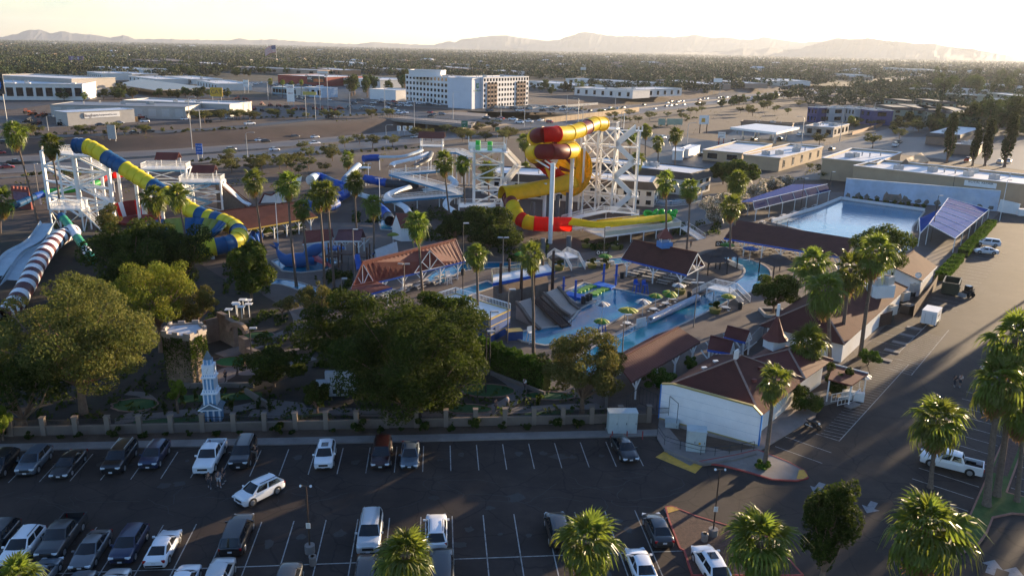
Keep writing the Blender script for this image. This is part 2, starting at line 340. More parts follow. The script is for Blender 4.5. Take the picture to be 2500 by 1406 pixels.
def far_car(kind,colour,label,loc,rz,group):
 """car a few pixels long: body, windows, wheels"""
 key=(kind,colour)
 if key not in _fcar:
  sp=CARS[kind];st=sp['st'];b=MB();rings=[ring(*s_)for s_ in st[::2]+([st[-1]]if len(st)%2==0 else[])];k=len(rings[0])
  b.add([v for r_ in rings for v in r_],[(i*k+j,(i+1)*k+j,(i+1)*k+j+1,i*k+j+1)[::-1]for i in range(len(rings)-1)for j in range(k-1)],0,True)
  b.add(rings[0],[tuple(range(k))[::-1]]);b.add(rings[-1],[tuple(range(k))])
  if kind=='pickup':
   for s_ in(-1,1):b.box((-2,s_*.94,.8),(1.7,.12,.86))
   b.box((-2.84,0,.8),(.1,1.98,.86));b.box((-2,0,.6),(1.7,1.9,.1))
  x0,x1,x2,x3,zt,bw,rw=sp['gh'];zb=st[4][3]-.02
  b.add([(x1,rw,zt),(x2,rw,zt),(x2,-rw,zt),(x1,-rw,zt)],[(3,2,1,0)])
  g=MB();q=[(x0,bw,zb),(x3,bw,zb),(x3,-bw,zb),(x0,-bw,zb),(x1,rw,zt-.01),(x2,rw,zt-.01),(x2,-rw,zt-.01),(x1,-rw,zt-.01)]
  g.add(q,[(4,5,1,0),(5,6,2,1),(6,7,3,2),(7,4,0,3)])
  ws=MB();ws.tube([(0,-.1,0),(0,.1,0)],sp['wr'],8)
  _fcar[key]=(b.mesh('far_car_body',PAINT[colour]),g.mesh('windows',GLASS),ws.mesh('wheel',RUBBER))
 root=thing('pickup_truck' if kind=='pickup' else 'car',label,'pickup truck' if kind=='pickup' else 'car',loc,rz,group)
 bm_,gm_,wm_=_fcar[key];ob('body',bm_,root);ob('windows',gm_,root);sp=CARS[kind]
 for wx in sp['wb']:
  for s_ in(1,-1):ob('wheel',wm_,root,(wx,s_*(sp['W']/2-.09),sp['wr']))
 return root
# palms
FROND=M('palm_frond_green',(.14,.175,.022),.38,.3,1.2,spec=.4,trans=.55,rnd=.25)
DEADF=M('palm_frond_dead',(.30,.175,.075),.8,.3,1.5,trans=.3,rnd=.15)
def frond_arrays(rng,pl=.8,bl=1.05,nl=19,droop=.35,fold=.05):
 vs,fs=[],[]
 w0=.022
 vs+=[(0,-w0,0),(0,w0,0),(pl,-w0*.6,-.03),(pl,w0*.6,-.03)];fs+=[(0,2,3,1)]
 for i in range(nl):
  a=(i/(nl-1)-.5)*R(230)+rng.uniform(-.05,.05)
  ln=bl*(1.0-.28*abs(a)/R(115))*rng.uniform(.88,1.08)
  dx,dy=math.cos(a),math.sin(a);nx_,ny_=-dy,dx;wd=.075
  z1=fold*((i%2)*2-1);dr=droop*rng.uniform(.5,1.9)
  o=len(vs)
  c=Vector((pl,0,-.03))
  def pt(r_,s_,z_):return(c.x+dx*r_+nx_*s_,c.y+dy*r_+ny_*s_,c.z+z_)
  vs+=[pt(.04,0,0),pt(ln*.5,-wd,z1-.06*dr),pt(ln*.5,wd,-z1-.06*dr),pt(ln*.82,-wd*.6,-.32*dr*ln),pt(ln*.82,wd*.6,-.32*dr*ln),pt(ln*1.02,0,-1.0*dr*ln)]
  fs+=[(o,o+1,o+2,o+2),(o+1,o+3,o+4,o+2),(o+3,o+5,o+4,o+4)]
 return np.array(vs),[tuple(dict.fromkeys(f))for f in fs]
def frond_xf(az,el,roll=0):
 """local +X to direction (az, el)"""
 return Matrix.Rotation(az,3,'Z')@Matrix.Rotation(-el,3,'Y')@Matrix.Rotation(roll,3,'X')
def palm_meshes(seed,n=34,size=1.0,dead=30):
 rng=random.Random(seed);g=MB();dd=MB();spec=[]
 for i in range(n):
  t=i/(n-1);el=R(82)-R(128)*t**.85+rng.uniform(-.12,.12);az=i*2.39996+rng.uniform(-.25,.25);sc=size*rng.uniform(.72,1.18)*(.72+.28*min(1,t*3))
  m_=frond_xf(az,el,rng.uniform(-.3,.3));org=Vector((0,0,.25-.75*t))*size
  v,f=frond_arrays(rng,droop=.25+.7*t)
  g.add([m_@(Vector(x)*sc)+org for x in v],f)
  spec.append((az,el,sc,org))
 for i in range(dead):
  t=i/max(1,dead-1);el=-R(62)-R(24)*t+rng.uniform(-.1,.1);az=i*2.39996
  m_=frond_xf(az,el,rng.uniform(-.4,.4));v,f=frond_arrays(rng,pl=.35,bl=.8,nl=11,droop=.1)
  org=Vector((0,0,-.45-1.25*t))*size
  dd.add([m_@(Vector(x)*size*rng.uniform(.8,1.05))+org for x in v],f)
 return g.mesh('crown',FROND),dd.mesh('dead_frond_skirt',DEADF),spec
PALMS=[palm_meshes(s_,n_,1.0,d_)for s_,n_,d_ in((1,34,26),(2,28,34),(3,40,14),(4,31,44),(5,24,20),(6,36,30))]
_fr=[]
for k in range(3):
 v,f=frond_arrays(random.Random(50+k),droop=.3+.3*k);q=MB();q.add(v,f);_fr.append(q.mesh('frond',FROND))
_npalm=[0]
def palm(base,top,label,size=1.05,var=None,group='fan palms',trunk_r=.24,single=False):
 """base, top: world points of trunk foot and crown centre"""
 i=_npalm[0];_npalm[0]+=1;var=(i*5)%6 if var is None else var
 base=Vector(base);top=Vector(top)
 root=thing('palm_tree',label,'palm tree',base,0,group)
 d=top-base;side=Vector((math.sin(i*1.7),math.cos(i*1.7),0))*d.length*.012
 pts=[d*t+side*math.sin(t*math.pi)for t in(0,.04,.15,.3,.45,.6,.75,.9,1)]
 rr=[trunk_r*k for k in(1.45,1.15,.95,.88,.82,.78,.74,.74,.9)]
 q=MB();q.tube([(0,0,-.3)]+pts,[rr[0]]+rr,9);q.build('trunk',PTRUNK,root)
 gm,dm,spec=PALMS[var];rz=i*1.3
 if single:
  rng=random.Random(i)
  for j,(az,el,sc,org)in enumerate(spec):
   fo=ob('frond',_fr[min(2,int(j/len(spec)*3))],root,d+org*size)
   fo.rotation_euler=frond_xf(az,el,rng.uniform(-.3,.3)).to_euler();fo.scale=(sc*size,)*3
 else:
  cr=ob('crown',gm,root,d,rz);cr.scale=(size,)*3
 sk=ob('dead_frond_skirt',dm,root,d,rz);sk.scale=(size,)*3
 return root
# broadleaf trees
def leafmat(name,col,trans=.38,rough=.75,rnd=.0,var=.45):return M('leaves_'+name,col,rough,var,.9,spec=.12,trans=trans,rnd=rnd)
LV=dict(dark=leafmat('dark_ficus',(.042,.060,.010)),ficus=leafmat('ficus',(.055,.084,.011)),pine=leafmat('olive',(.10,.112,.026)),bright=leafmat('palo_verde',(.14,.165,.018)),dark2=leafmat('dark_ficus_tips',(.065,.085,.012)),ficus2=leafmat('ficus_tips',(.10,.122,.015)),pine2=leafmat('olive_tips',(.15,.145,.036)),bright2=leafmat('palo_verde_tips',(.21,.20,.03)),acacia2=leafmat('acacia_dry',(.17,.14,.038)),acacia=leafmat('acacia',(.115,.115,.028)),desert=leafmat('desert_tree',(.115,.115,.035),rnd=.3),city=leafmat('city_tree',(.065,.080,.025),rnd=.45),hedge=leafmat('hedge',(.07,.13,.015)),oleander=leafmat('oleander_leaf',(.14,.15,.09)),flower=leafmat('oleander_flower',(.62,.55,.48)),cypress=leafmat('cypress',(.045,.055,.02),rnd=.2),lime=leafmat('lime',(.15,.20,.025)))
def leaf_cloud(rng,clumps,n,size,flat=0.0,hang=0.0):
 """clumps: list of (cx,cy,cz,rx,ry,rz); leaf rhombi spread near clump shells. returns V,F"""
 global CLK
 c=np.array(clumps);vol=(c[:,3]*c[:,4]*c[:,5])**(2/3);k=rng.choice(len(c),n,p=vol/vol.sum())
 CLK=k;d=rng.normal(size=(n,3));d/=np.linalg.norm(d,axis=1)[:,None]
 r_=rng.uniform(.35,1,n)**.45
 P=c[k,:3]+d*c[k,3:6]*r_[:,None]
 nr=d+rng.normal(size=(n,3))*.75;nr[:,2]+=flat;nr/=np.linalg.norm(nr,axis=1)[:,None]
 a=np.cross(nr,rng.normal(size=(n,3)));a[:,2]-=hang;a/=np.linalg.norm(a,axis=1)[:,None];b_=np.cross(nr,a)
 s_=size*rng.uniform(.55,1.25,n)[:,None]
 V=np.stack([P-a*s_,P+b_*s_*.5,P+a*s_,P-b_*s_*.5],1).reshape(-1,3)
 F=np.arange(4*n).reshape(-1,4);return V,F
def grow_clumps(rng,rx,ry,rz,cz,n,k=.36):
 """clumps on an ellipsoid shell with an uneven outline"""
 out=[(0,0,cz,rx*.5,ry*.5,rz*.5)]
 for i in range(n):
  d=rng.normal(size=3);d/=np.linalg.norm(d);d[2]=d[2]*.9+.1
  q=rng.uniform(.55,1.0);s_=k*rng.uniform(.45,1.2)
  out.append((d[0]*rx*q,d[1]*ry*q,cz+d[2]*rz*q,rx*s_,ry*s_,rz*s_))
 return out
def limbs(trunk_h,r0,tips,rng,lean=(0,0)):
 b=MB();fork=Vector((lean[0],lean[1],trunk_h))
 b.tube([(0,0,-.3),Vector((lean[0]*.4,lean[1]*.4,trunk_h*.5)),fork],[r0*1.3,r0,r0*.75],8)
 for t in tips:
  t=Vector(t);mid=fork.lerp(t,.5)+Vector((rng.uniform(-.5,.5),rng.uniform(-.5,.5),rng.uniform(-.2,.5)))*(t-fork).length*.18
  b.tube([fork-Vector((0,0,trunk_h*.1)),mid,t],[r0*.55,r0*.32,r0*.08],6)
 return b
def tree(base,w,d,h,label,kind='ficus',n=9000,leaf=.22,clumps=26,name=None,trunk=.25,seed=0,group=None,flat=0,hang=0,k=.36,cat='tree',bare=False,mats=None):
 """crown w x d wide, top at height h above base; trunk: bare fraction of height"""
 rng=np.random.default_rng(seed);rr=random.Random(seed);base=Vector(base)
 root=thing(name or{'ficus':'ficus_tree','dark':'ficus_tree','acacia':'acacia_tree','bright':'palo_verde_tree'}.get(kind,'tree'),label,cat,base,rr.uniform(0,6),group)
 rz=h*(1-trunk)/2;cz=h-rz
 cl=grow_clumps(rng,w/2,d/2,rz,cz,clumps,k)
 V,F=leaf_cloud(rng,cl,n,leaf,flat,hang)
 mi=None;ml=mats or([LV[kind],LV[kind+'2']]if kind+'2' in LV else[LV[kind]])
 if len(ml)>1:mi=(rng.uniform(size=len(F))<(.5 if mats else rng.choice([.08,.25,.6],len(cl))[CLK])).astype(int)
 ob('crown',npmesh('crown',V,F,ml,mi),root)
 tips=[c[:3]for c in cl[1:9+clumps//4]]
 limbs(max(.4,h*trunk*1.1),max(.06,h*.028),tips,rr).build('trunk',BARK,root)
 return root
def shrub_mesh(seed,kind,n=260,leaf=.16,w=1.0,h=1.0):
 rng=np.random.default_rng(seed);cl=grow_clumps(rng,w/2,w/2,h/2,h/2,7,.5)
 V,F=leaf_cloud(rng,cl,n,leaf);return npmesh('shrub',V,F,LV[kind])
# people
_cloth={}
def cloth(c):
 k='cloth_%d_%d_%d'%tuple(int(x*99)for x in c);return M(k,c,.85,.12,12)
def person(loc,rz,label,top=(.5,.5,.5),legs=(.05,.05,.06),hair=(.03,.02,.015),h=1.72,stride=.22,bend=0.0,arm=.25,long_legs=True):
 """one continuous skinned body with clothing shells and hair"""
 root=thing('person',label,'person',loc,rz,'visitors');s_=h/1.72
 J=dict(pel=(0,0,.95),wa=(.02,0,1.10),ch=(.03+bend*.3,0,1.32),nk=(.04+bend*.5,0,1.48),hd=(.06+bend*.6,0,1.60),top=(.05+bend*.6,0,1.70),sl=(.02+bend*.4,.19,1.42),sr=(.02+bend*.4,-.19,1.42),el=(.02+arm*.2,.25,1.16),er=(.02-arm*.1,-.25,1.16),hl=(.06+arm*.8,.24,.95),hr=(.06-arm*.3,-.24,.92),fl=(.10+arm*.9,.235,.86),fr=(.07-arm*.2,-.235,.83),pl=(0,.10,.90),pr=(0,-.10,.90),kl=(stride*.7,.10,.50),kr=(-stride*.35,-.10,.50),al=(stride*.8,.10,.07),ar=(-stride*1.1,-.10,.09),tl=(stride*.8+.16,.11,.03),tr=(-stride*1.1+.15,-.11,.03))
 E_=[('pel','wa'),('wa','ch'),('ch','nk'),('nk','hd'),('hd','top'),('ch','sl'),('sl','el'),('el','hl'),('hl','fl'),('ch','sr'),('sr','er'),('er','hr'),('hr','fr'),('pel','pl'),('pl','kl'),('kl','al'),('al','tl'),('pel','pr'),('pr','kr'),('kr','ar'),('ar','tr')]
 rad=dict(pel=.135,wa=.125,ch=.15,nk=.055,hd=.095,top=.08,sl=.07,sr=.07,el=.042,er=.042,hl=.032,hr=.032,fl=.04,fr=.04,pl=.095,pr=.095,kl=.06,kr=.06,al=.042,ar=.042,tl=.04,tr=.04)
 nm=list(J)
 def skin(keys,name,mat,grow=1.0):
  ks=[k for k in nm if k in keys];me=bpy.data.meshes.new(name)
  me.from_pydata([tuple(c*s_ for c in J[k])for k in ks],[(ks.index(a),ks.index(b))for a,b in E_ if a in ks and b in ks],[])
  me.materials.append(mat);o=ob(name,me,root)
  md=o.modifiers.new('skin','SKIN');md.use_smooth_shade=True
  for i,k in enumerate(ks):
   sv=me.skin_vertices[0].data[i];r_=rad[k]*grow*s_;sv.radius=(r_,r_*(.8 if k in('ch','pel','wa')else 1));sv.use_root=(i==0)
  o.modifiers.new('sub','SUBSURF').levels=1;return o
 skin(nm,'body',SKIN)
 skin(['pel','wa','ch','sl','sr','el','er'],'shirt',cloth(top),1.14)
 skin(['pel','pl','pr','kl','kr']+(['al','ar']if long_legs else[]),'trousers',cloth(legs),1.16)
 skin(['hd','top'],'hair',cloth(hair),1.12)
 q=MB()
 for k in('l','r'):
  a,t_=Vector(J['a'+k])*s_,Vector(J['t'+k])*s_;q.box(((a.x+t_.x)/2,a.y,min(a.z,t_.z)+.01),(.27*s_,.1*s_,.09*s_))
 q.build('shoes',cloth((.3,.3,.3)),root)
 return root
# terrain, roads
FWY_Z=-5.0
FWY=[(-420,205),(-300,248),(-195,300),(-150,326),(-115,357),(-85,390),(-52,432),(-20,482),(35,572),(95,668),(180,795),(310,968),(530,1262),(800,1640)]
FWYS=[xy(p)for p in smooth_path([(x,y,0)for x,y in FWY],5)]
_fa=np.array(FWYS)
def fwy_d(X,Y):
 """signed distance to the freeway centre line, positive on the far (north-west) side"""
 best=np.full(X.shape,1e9);sg=np.zeros(X.shape)
 for i in range(len(_fa)-1):
  a,b=_fa[i],_fa[i+1];d=b-a;L2=(d**2).sum()
  t=np.clip(((X-a[0])*d[0]+(Y-a[1])*d[1])/L2,0,1)
  qx=X-(a[0]+t*d[0]);qy=Y-(a[1]+t*d[1]);dd=np.hypot(qx,qy)
  s=np.sign(d[0]*qy-d[1]*qx);mk=dd<best
  best=np.where(mk,dd,best);sg=np.where(mk,s,sg)
 return best*np.where(sg==0,1,sg)
def terrain_h(X,Y):
 d=fwy_d(X,Y)
 fade=np.clip((1500-Y)/500,0,1)
 up=np.where(d>0,np.clip((d-27)/18,0,1),np.clip((-d-25)/52,0,1))
 up=up*up*(3-2*up)
 return FWY_Z*(1-up)*fade
def TZ(x,y):return float(terrain_h(np.array([x*1.0]),np.array([y*1.0]))[0])
xs=np.concatenate([[-26000,-7000,-3000,-1200],np.arange(-520,900,6.0),[1400,3000,7000,26000]])
ys=np.concatenate([[-400,0,100],np.arange(190,1000,6.0),np.arange(1000,1600,15.0),[2000,4000,8000,26000]])
GX,GY=np.meshgrid(xs,ys)
GZ=terrain_h(GX,GY);
V=np.stack([GX,GY,GZ],-1).reshape(-1,3);nx,ny=len(xs),len(ys)
I=np.arange(nx*ny).reshape(ny,nx)
F=np.stack([I[:-1,:-1],I[:-1,1:],I[1:,1:],I[1:,:-1]],-1).reshape(-1,4)
struct(ob('ground',npmesh('ground',V,F,DIRT,smooth=True)))
def ribbon(pts,half,z=0.03,off=0.0,zf=None):
 """sheet along a polyline; returns MB"""
 b=MB();P=[Vector((p[0],p[1],0))for p in pts];vs=[]
 for i,p in enumerate(P):
  d=(P[min(i+1,len(P)-1)]-P[max(i-1,0)]).normalized();nrm=Vector((-d.y,d.x,0))
  for s_ in(-half,half):
   q=p+nrm*(off+s_);vs.append((q.x,q.y,(zf(q.x,q.y)if zf else 0)+z))
 b.add(vs,[(2*i,2*i+2,2*i+3,2*i+1)[::-1]for i in range(len(P)-1)])
 return b
def zfw(x,y):return FWY_Z*max(0,min(1,(1500-y)/500))
FWYD=[xy(p)for p in smooth_path([(x,y,0)for x,y in FWY],14)]
freeway=struct(ribbon(FWYD,25,.12,zf=zfw).build('freeway',FWYC))
DKC=M('freeway_asphalt_band',(.115,.105,.10),.6,.15,.1)
for off in(-12.2,11.5):ribbon(FWYD,7.4,.15,off,zfw).build('lane_surface',DKC,freeway)
def dashes(off,step,ln,half,name,mat,parent,pts=FWYD,z=.18,zf=zfw,lim=1100):
 b=MB();acc=0
 for i in range(len(pts)-1):
  a=Vector((*pts[i],0));c=Vector((*pts[i+1],0));d=c-a;L_=d.length;d.normalize();n_=Vector((-d.y,d.x,0));t=(-acc)%step
  if a.y>lim:break
  while t<L_:
   e=min(t+ln,L_);p,q=a+d*t+n_*off,a+d*e+n_*off
   b.add([(p+n_*half).to_tuple()[:2]+(zf(p.x,p.y)+z,),(p-n_*half).to_tuple()[:2]+(zf(p.x,p.y)+z,),(q-n_*half).to_tuple()[:2]+(zf(q.x,q.y)+z,),(q+n_*half).to_tuple()[:2]+(zf(q.x,q.y)+z,)],[(0,1,2,3)])
   t+=step
  acc=(acc+L_)%step
 return stuff(b.build(name,mat,parent))
for off in(-15.9,-12.2,-8.5,8,11.6,15.2):dashes(off,12,4,.12,'lane_dash',LINE,freeway)
for off in(-19.8,-4.6,4.3,19):dashes(off,30,30,.12,'edge_line',LINE,freeway)
b=MB()
for i in range(len(FWYD)-1):
 a,c=FWYD[i],FWYD[i+1]
 b.bar((a[0],a[1],zfw(*a)+.55),(c[0],c[1],zfw(*c)+.55),.45,.9)
tag(b.build('median_barrier',CONCR),'low concrete barrier down the middle of the freeway','barrier')
def road(name,pts,half,z=.05,mat=ASPH2,zf=TZ):
 return struct(ribbon([xy(p)for p in smooth_path([(x,y,0)for x,y in pts],10)],half,z,zf=zf).build(name,mat))
gp=lambda x,y,z=0:xy(G(x,y,z))
road('frontage_road',[gp(-200,352),gp(0,338),gp(300,327),gp(620,307),gp(900,275)],5.0,.06)
road('near_ramp',[gp(0,455,-3),gp(300,425,-3),gp(620,400,-3),gp(900,374,-3),gp(1150,350,-3)],4.0,.10)
ART=[gp(420,180),gp(640,215),gp(760,245),gp(900,265),gp(1050,282),gp(1180,292),gp(1330,305),gp(1480,322),gp(1640,342),gp(1760,358)]
arterial=road('arterial_road',ART,14,.16,zf=lambda x,y:0)
artS=[xy(p)for p in smooth_path([(x,y,0)for x,y in ART],10)]
for off in(-8,-4,4,8):dashes(off,9,3,.14,'lane_dash',LINE,arterial,artS,.20,lambda x,y:0,600)
dashes(.3,30,30,.14,'centre_line',YELLOWP,arterial,artS,.20,lambda x,y:0,600)
road('frontage_street',[gp(1240,282),gp(1400,272),gp(1560,252),gp(1720,228),gp(1900,210)],5,.08)
road('side_street',[gp(1700,375),gp(1900,402),gp(2010,375),gp(2110,345),gp(2300,292),gp(2500,246)],8,.07,ASPH2,zf=lambda x,y:0)
road('park_road',[gp(1560,335),gp(1720,392),gp(1840,420)],8,.09,ASPH2,zf=lambda x,y:0)
# parking lots
LO=Vector((-6.3,77.4,0));LU=Vector((.9956,.0938,0));LN=Vector((.0938,-.9956,0))
def LP(a,b,z=0):return LO+LU*a+LN*b+Vector((0,0,z))
RO=Vector((36.7,80.3,0));RU=Vector((.6173,.7867,0));RN=Vector((.7867,-.6173,0))
def RP(a,b,z=0):return RO+RU*a+RN*b+Vector((0,0,z))
b=MB()
b.sheet([xy(LP(-75,-.9)),xy(LP(-60,-.9)),xy(LP(25.5,-.9)),xy(G(1600,1080)),xy(RP(-4,-5.4)),xy(RP(20,-5)),xy(G(2125,915)),xy(G(2105,850)),xy(G(2260,690)),xy(G(2440,520)),xy(G(2470,505)),xy(G(2600,560)),xy(RP(60,70)),xy(RP(-70,60)),(10,20),(-110,20)],.02)
lot=struct(b.build('parking_lot',ASPH))
def mark(p,q,w=.10,mat=LINE,parent=lot,z=.026):
 d=(q-p).normalized();n_=Vector((-d.y,d.x,0))*w/2;m_=MB()
 m_.sheet([xy(p-n_),xy(q-n_),xy(q+n_),xy(p+n_)],z);return m_.build('painted_line',mat,parent)
S_=2.83
for k in range(-18,8):mark(LP(k*S_,.1),LP(k*S_,5.5))
for k in range(-15,8):mark(LP(k*S_,13.6),LP(k*S_,26.5))
mark(LP(-15*S_,20.05),LP(5.2*S_,20.05),.12);mark(LP(6*S_,20.05),LP(7*S_,20.05),.12)
for k in range(-3,15):mark(RP(k*2.84-.75,8.3),RP(k*2.84-.95,13.9))
for k in range(-1,1):mark(RP(k*3.0-3.0,-5),RP(k*3.0-3.4,.2))
mark(RP(-.1,0),RP(30,.25));mark(RP(0,0),RP(0,-2.6))
for k in range(1,33):mark(RP(k*.92,-.05),RP(k*.92-.35,-3.2 if k>14 else-2.2),.07)
mark(RP(31,1.3),RP(31,-2.2));mark(RP(26,1.5),RP(50,1.5));mark(RP(26,1.5),RP(26.5,-1.6));mark(RP(34,-2.0),RP(52,-1.7))
for k in range(1,22):mark(RP(26+k*.92,1.4),RP(26.6+k*.92,-1.4),.07)
for k in range(0,5):
 mark(RP(28+k*4.6,-2.2),RP(27.2+k*4.6,-7.2),.08)
 c=RP(29.5+k*4.4,-2.9,.075);q=MB();q.box(c,(1.05,2.1,.10),math.atan2(RU.y,RU.x));tag(q.build('concrete_pad',CONCR),['pale concrete pad on the hatched strip nearest the entrance canopy','second pale concrete pad along the hatched strip','third pale concrete pad along the hatched strip','fourth pale concrete pad along the hatched strip','pale concrete pad on the hatched strip nearest the white trailer'][k],'concrete pad','pads along the hatched strip')
for k in range(20):mark(RP(62+k*2.84,-4.5),RP(61.6+k*2.84,.6),.09)
def arrow(c,d,parent=lot):
 n_=Vector((-d.y,d.x,0));q=MB()
 q.add([xy(v)+(.027,)for v in(c+d*.1-n_*.33,c-d*1.2-n_*.33,c-d*1.2+n_*.33,c+d*.1+n_*.33,c+d*.1+n_*.8,c+d*1.3,c+d*.1-n_*.8)],[(0,3,2,1)[::-1],(6,5,4)])
 q.build('painted_arrow',M('arrow_paint',(.22,.23,.25),.8,.3,1.5,dirt=((.06,.06,.065),1.5,.8)),parent)
for q in((1998,1191),(2063,1213),(2126,1238)):arrow(G(*q),-RU)
arrow(G(2422,1384),RU);arrow(G(2475,1402),RU)
STAIN=M('oil_stain',(.022,.020,.021),.5,.3,2)
rg=random.Random(3)
_sp=[tuple(PX(LP((k+.5)*S_+rg.uniform(-.4,.4),bb_+rg.uniform(-.8,.8))))for bb_ in(2.6,16.5,23.5)for k in range(-15,7)if rg.random()<.75]
for q in _sp+[(735,1310)]:c=G(*q);m_=MB();n_=11;ra=rg.uniform(.2,.55);m_.sheet([(c.x+math.cos(i*2*math.pi/n_)*ra*rg.uniform(.6,1.3),c.y+math.sin(i*2*math.pi/n_)*ra*rg.uniform(.5,1.6))for i in range(n_)],.0225);m_.build('oil_spot',STAIN,lot)
for q in((735,1310),(1260,1215),(1195,1240),(400,1185),(1060,1215),(1365,1115),(1120,1330),(1505,1270),(440,1180)):
 c=G(*q);m_=MB();n_=14;ra=rg.uniform(.4,1.0)
 m_.sheet([(c.x+math.cos(i*2*math.pi/n_)*ra*rg.uniform(.6,1.3),c.y+math.sin(i*2*math.pi/n_)*ra*rg.uniform(.5,1.0))for i in range(n_)],.0235);m_.build('oil_stain',STAIN,lot)
CRK=M('crack_sealer',(.016,.016,.018),.45,.2,2)
for i in range(46):
 a0,b0=rg.uniform(-45,22),rg.uniform(6,13);m_=MB();pts=[(a0,b0)];an=rg.uniform(0,6.3)
 for j in range(rg.randint(3,8)):an+=rg.uniform(-.7,.7);pts.append((pts[-1][0]+math.cos(an)*.9,max(5.8,min(13.3,pts[-1][1]+math.sin(an)*.5))))
 for p,q in zip(pts,pts[1:]):
  P,Q=LP(*p),LP(*q);d=(Q-P).normalized();nn=Vector((-d.y,d.x,0))*.028;m_.sheet([xy(P-nn),xy(Q-nn),xy(Q+nn),xy(P+nn)],.0240+i*.00003)
 m_.build('crack',CRK,lot)
sw=MB();sw.prism([xy(LP(-75,-.85)),xy(LP(24.5,-.85)),xy(LP(24.5,-2.35)),xy(LP(-75,-2.35))],0,.15)
sidewalk=struct(sw.build('sidewalk',CONCR))
pb=MB();pb.sheet([xy(LP(-75,-2.4)),xy(LP(23.5,-2.4)),xy(LP(23.5,-4.3)),xy(LP(-75,-4.3))],.05);struct(pb.build('planting_strip',M('planter_soil',(.10,.065,.045),.95,.3,.6,bump=.5)))
WALLM=M('tan_block_wall',(.17,.13,.105),.85,.12,.5,dirt=((.11,.085,.068),.3,.6));PILM=M('tan_pillar_stucco',(.22,.17,.135),.85,.1,.6)
fence=thing('garden_wall','low tan block wall with pillars and black iron fence behind the parking row','wall',LP(-30,-4.4))
def fl(a,b_,z=0):return LP(a,b_,z)-LP(-30,-4.4)
q=MB();q.bar(fl(-66,-4.4,.52),fl(23.2,-4.4,.52),.28,1.04);q.build('wall',WALLM,fence)
q=MB();q.bar(fl(-66,-4.4,1.08),fl(23.2,-4.4,1.08),.36,.08);q.build('wall_cap',PILM,fence)
pil=MB();pil.box((0,0,1.05),(.5,.5,2.1),math.atan2(LU.y,LU.x));pil.box((0,0,2.13),(.6,.6,.07),math.atan2(LU.y,LU.x));pm=pil.mesh('pillar',PILM)
pan=MB()
for i in range(22):pan.bar((.2+i*.138,0,1.12),(.2+i*.138,0,1.86),.022)
pan.bar((.15,0,1.75),(3.2,0,1.75),.04);pan.bar((.15,0,1.2),(3.2,0,1.2),.04);panm=pan.mesh('iron_fence_panel',DARKM)
a_=-20
PSP=3.32
for k in range(-14,9):
 a_=k*PSP-.4
 if a_<-64 or a_>23:continue
 ob('pillar',pm,fence,fl(a_,-4.4));ob('iron_fence_panel',panm,fence,fl(a_+.05,-4.4),math.atan2(LU.y,LU.x))
SHM=[shrub_mesh(70+i,'dark',420,.13,1.0,.9)for i in range(3)]
rg=random.Random(11)
for i in range(30):
 a_=-62+i*2.85+rg.uniform(-.8,.8)
 if 8<a_<8.1:continue
 sc=rg.choice((.7,.9,1.2,1.5));o=ob('shrub',SHM[i%3],None,LP(a_,-3.4,0),rg.uniform(0,6));o.scale=(sc,sc,sc)
 x_,y_=PX(LP(a_,-3.4))
 tag(o,'small dark shrub in the planting strip before the tan wall, %s from the left edge'%('first second third fourth fifth sixth seventh eighth ninth tenth eleventh twelfth thirteenth fourteenth fifteenth sixteenth seventeenth eighteenth nineteenth twentieth'.split()+['twenty-first','twenty-second','twenty-third','twenty-fourth','twenty-fifth','twenty-sixth','twenty-seventh','twenty-eighth','twenty-ninth','thirtieth'])[i],'shrub','shrubs along the tan wall')
def lot_light(px,top_y,label,sign=True):
 p=G(*px);h=HT(p,top_y);t=thing('lamp_post',label,'lamp post',p,0,'parking lot lamp posts')
 q=MB();q.cyl((0,0,0),.42,.75,16);q.build('concrete_foot',CONCR,t)
 q=MB();q.tube([(0,0,.7),(0,0,h)],[.075,.06],8);q.build('pole',M('brown_pole_paint',(.05,.032,.024),.5,.15,2),t)
 q=MB();q.bar((-.42,0,h),(.42,0,h),.06);q.build('cross_arm',DARKM,t)
 for s_ in(-1,1):q=MB();q.tube([(s_*.36,-.02,h+.02),(s_*.42,-.16,h+.10)],[.07,.13],10);q.build('flood_lamp',DARKM,t);q2=MB();q2.tube([(s_*.42,-.161,h+.1),(s_*.425,-.17,h+.105)],[.11,.11],10);q2.build('lens',HEADL,t)
 if sign:q=MB();q.box((0,-.09,h*.42),(.36,.02,.5));s2=q.build('notice_sign',WHITE,t);q=MB();[q.box((0,-.102,h*.42+.15-i*.1),(.26,.004,.03))for i in range(4)];q.build('notice_lettering',DARKM,s2)
 return t
lot_light((757,1348),1186,'brown twin-lamp post with white notice in the middle of the front lot')
lot_light((1740,1308),1146,'brown twin-lamp post on the gravel island by the white hatchback')
def trash_bin(p,label,col=CONCR,s=1.0,grp=None):
 t=thing('trash_bin',label,'trash bin',p,0,grp);q=MB();q.tube([(0,0,0),(0,0,.75*s)],[.28*s,.30*s],14,caps=False);q.tube([(0,0,.75*s),(0,0,.85*s),(0,0,.85*s),(0,0,.6*s)],[.32*s,.32*s,.17*s,.17*s],14,caps=False);q.cyl((0,0,.02),.27*s,.02,12);q.build('body',col,t)
 q=MB();q.cyl((0,0,.58*s),.17*s,.02,12);q.build('opening',DARKM,t);return t
trash_bin(G(764,1378),'concrete trash bin in front of the middle lamp post');trash_bin(G(1719,1322),'round concrete trash bin beside the lamp post on the gravel island')
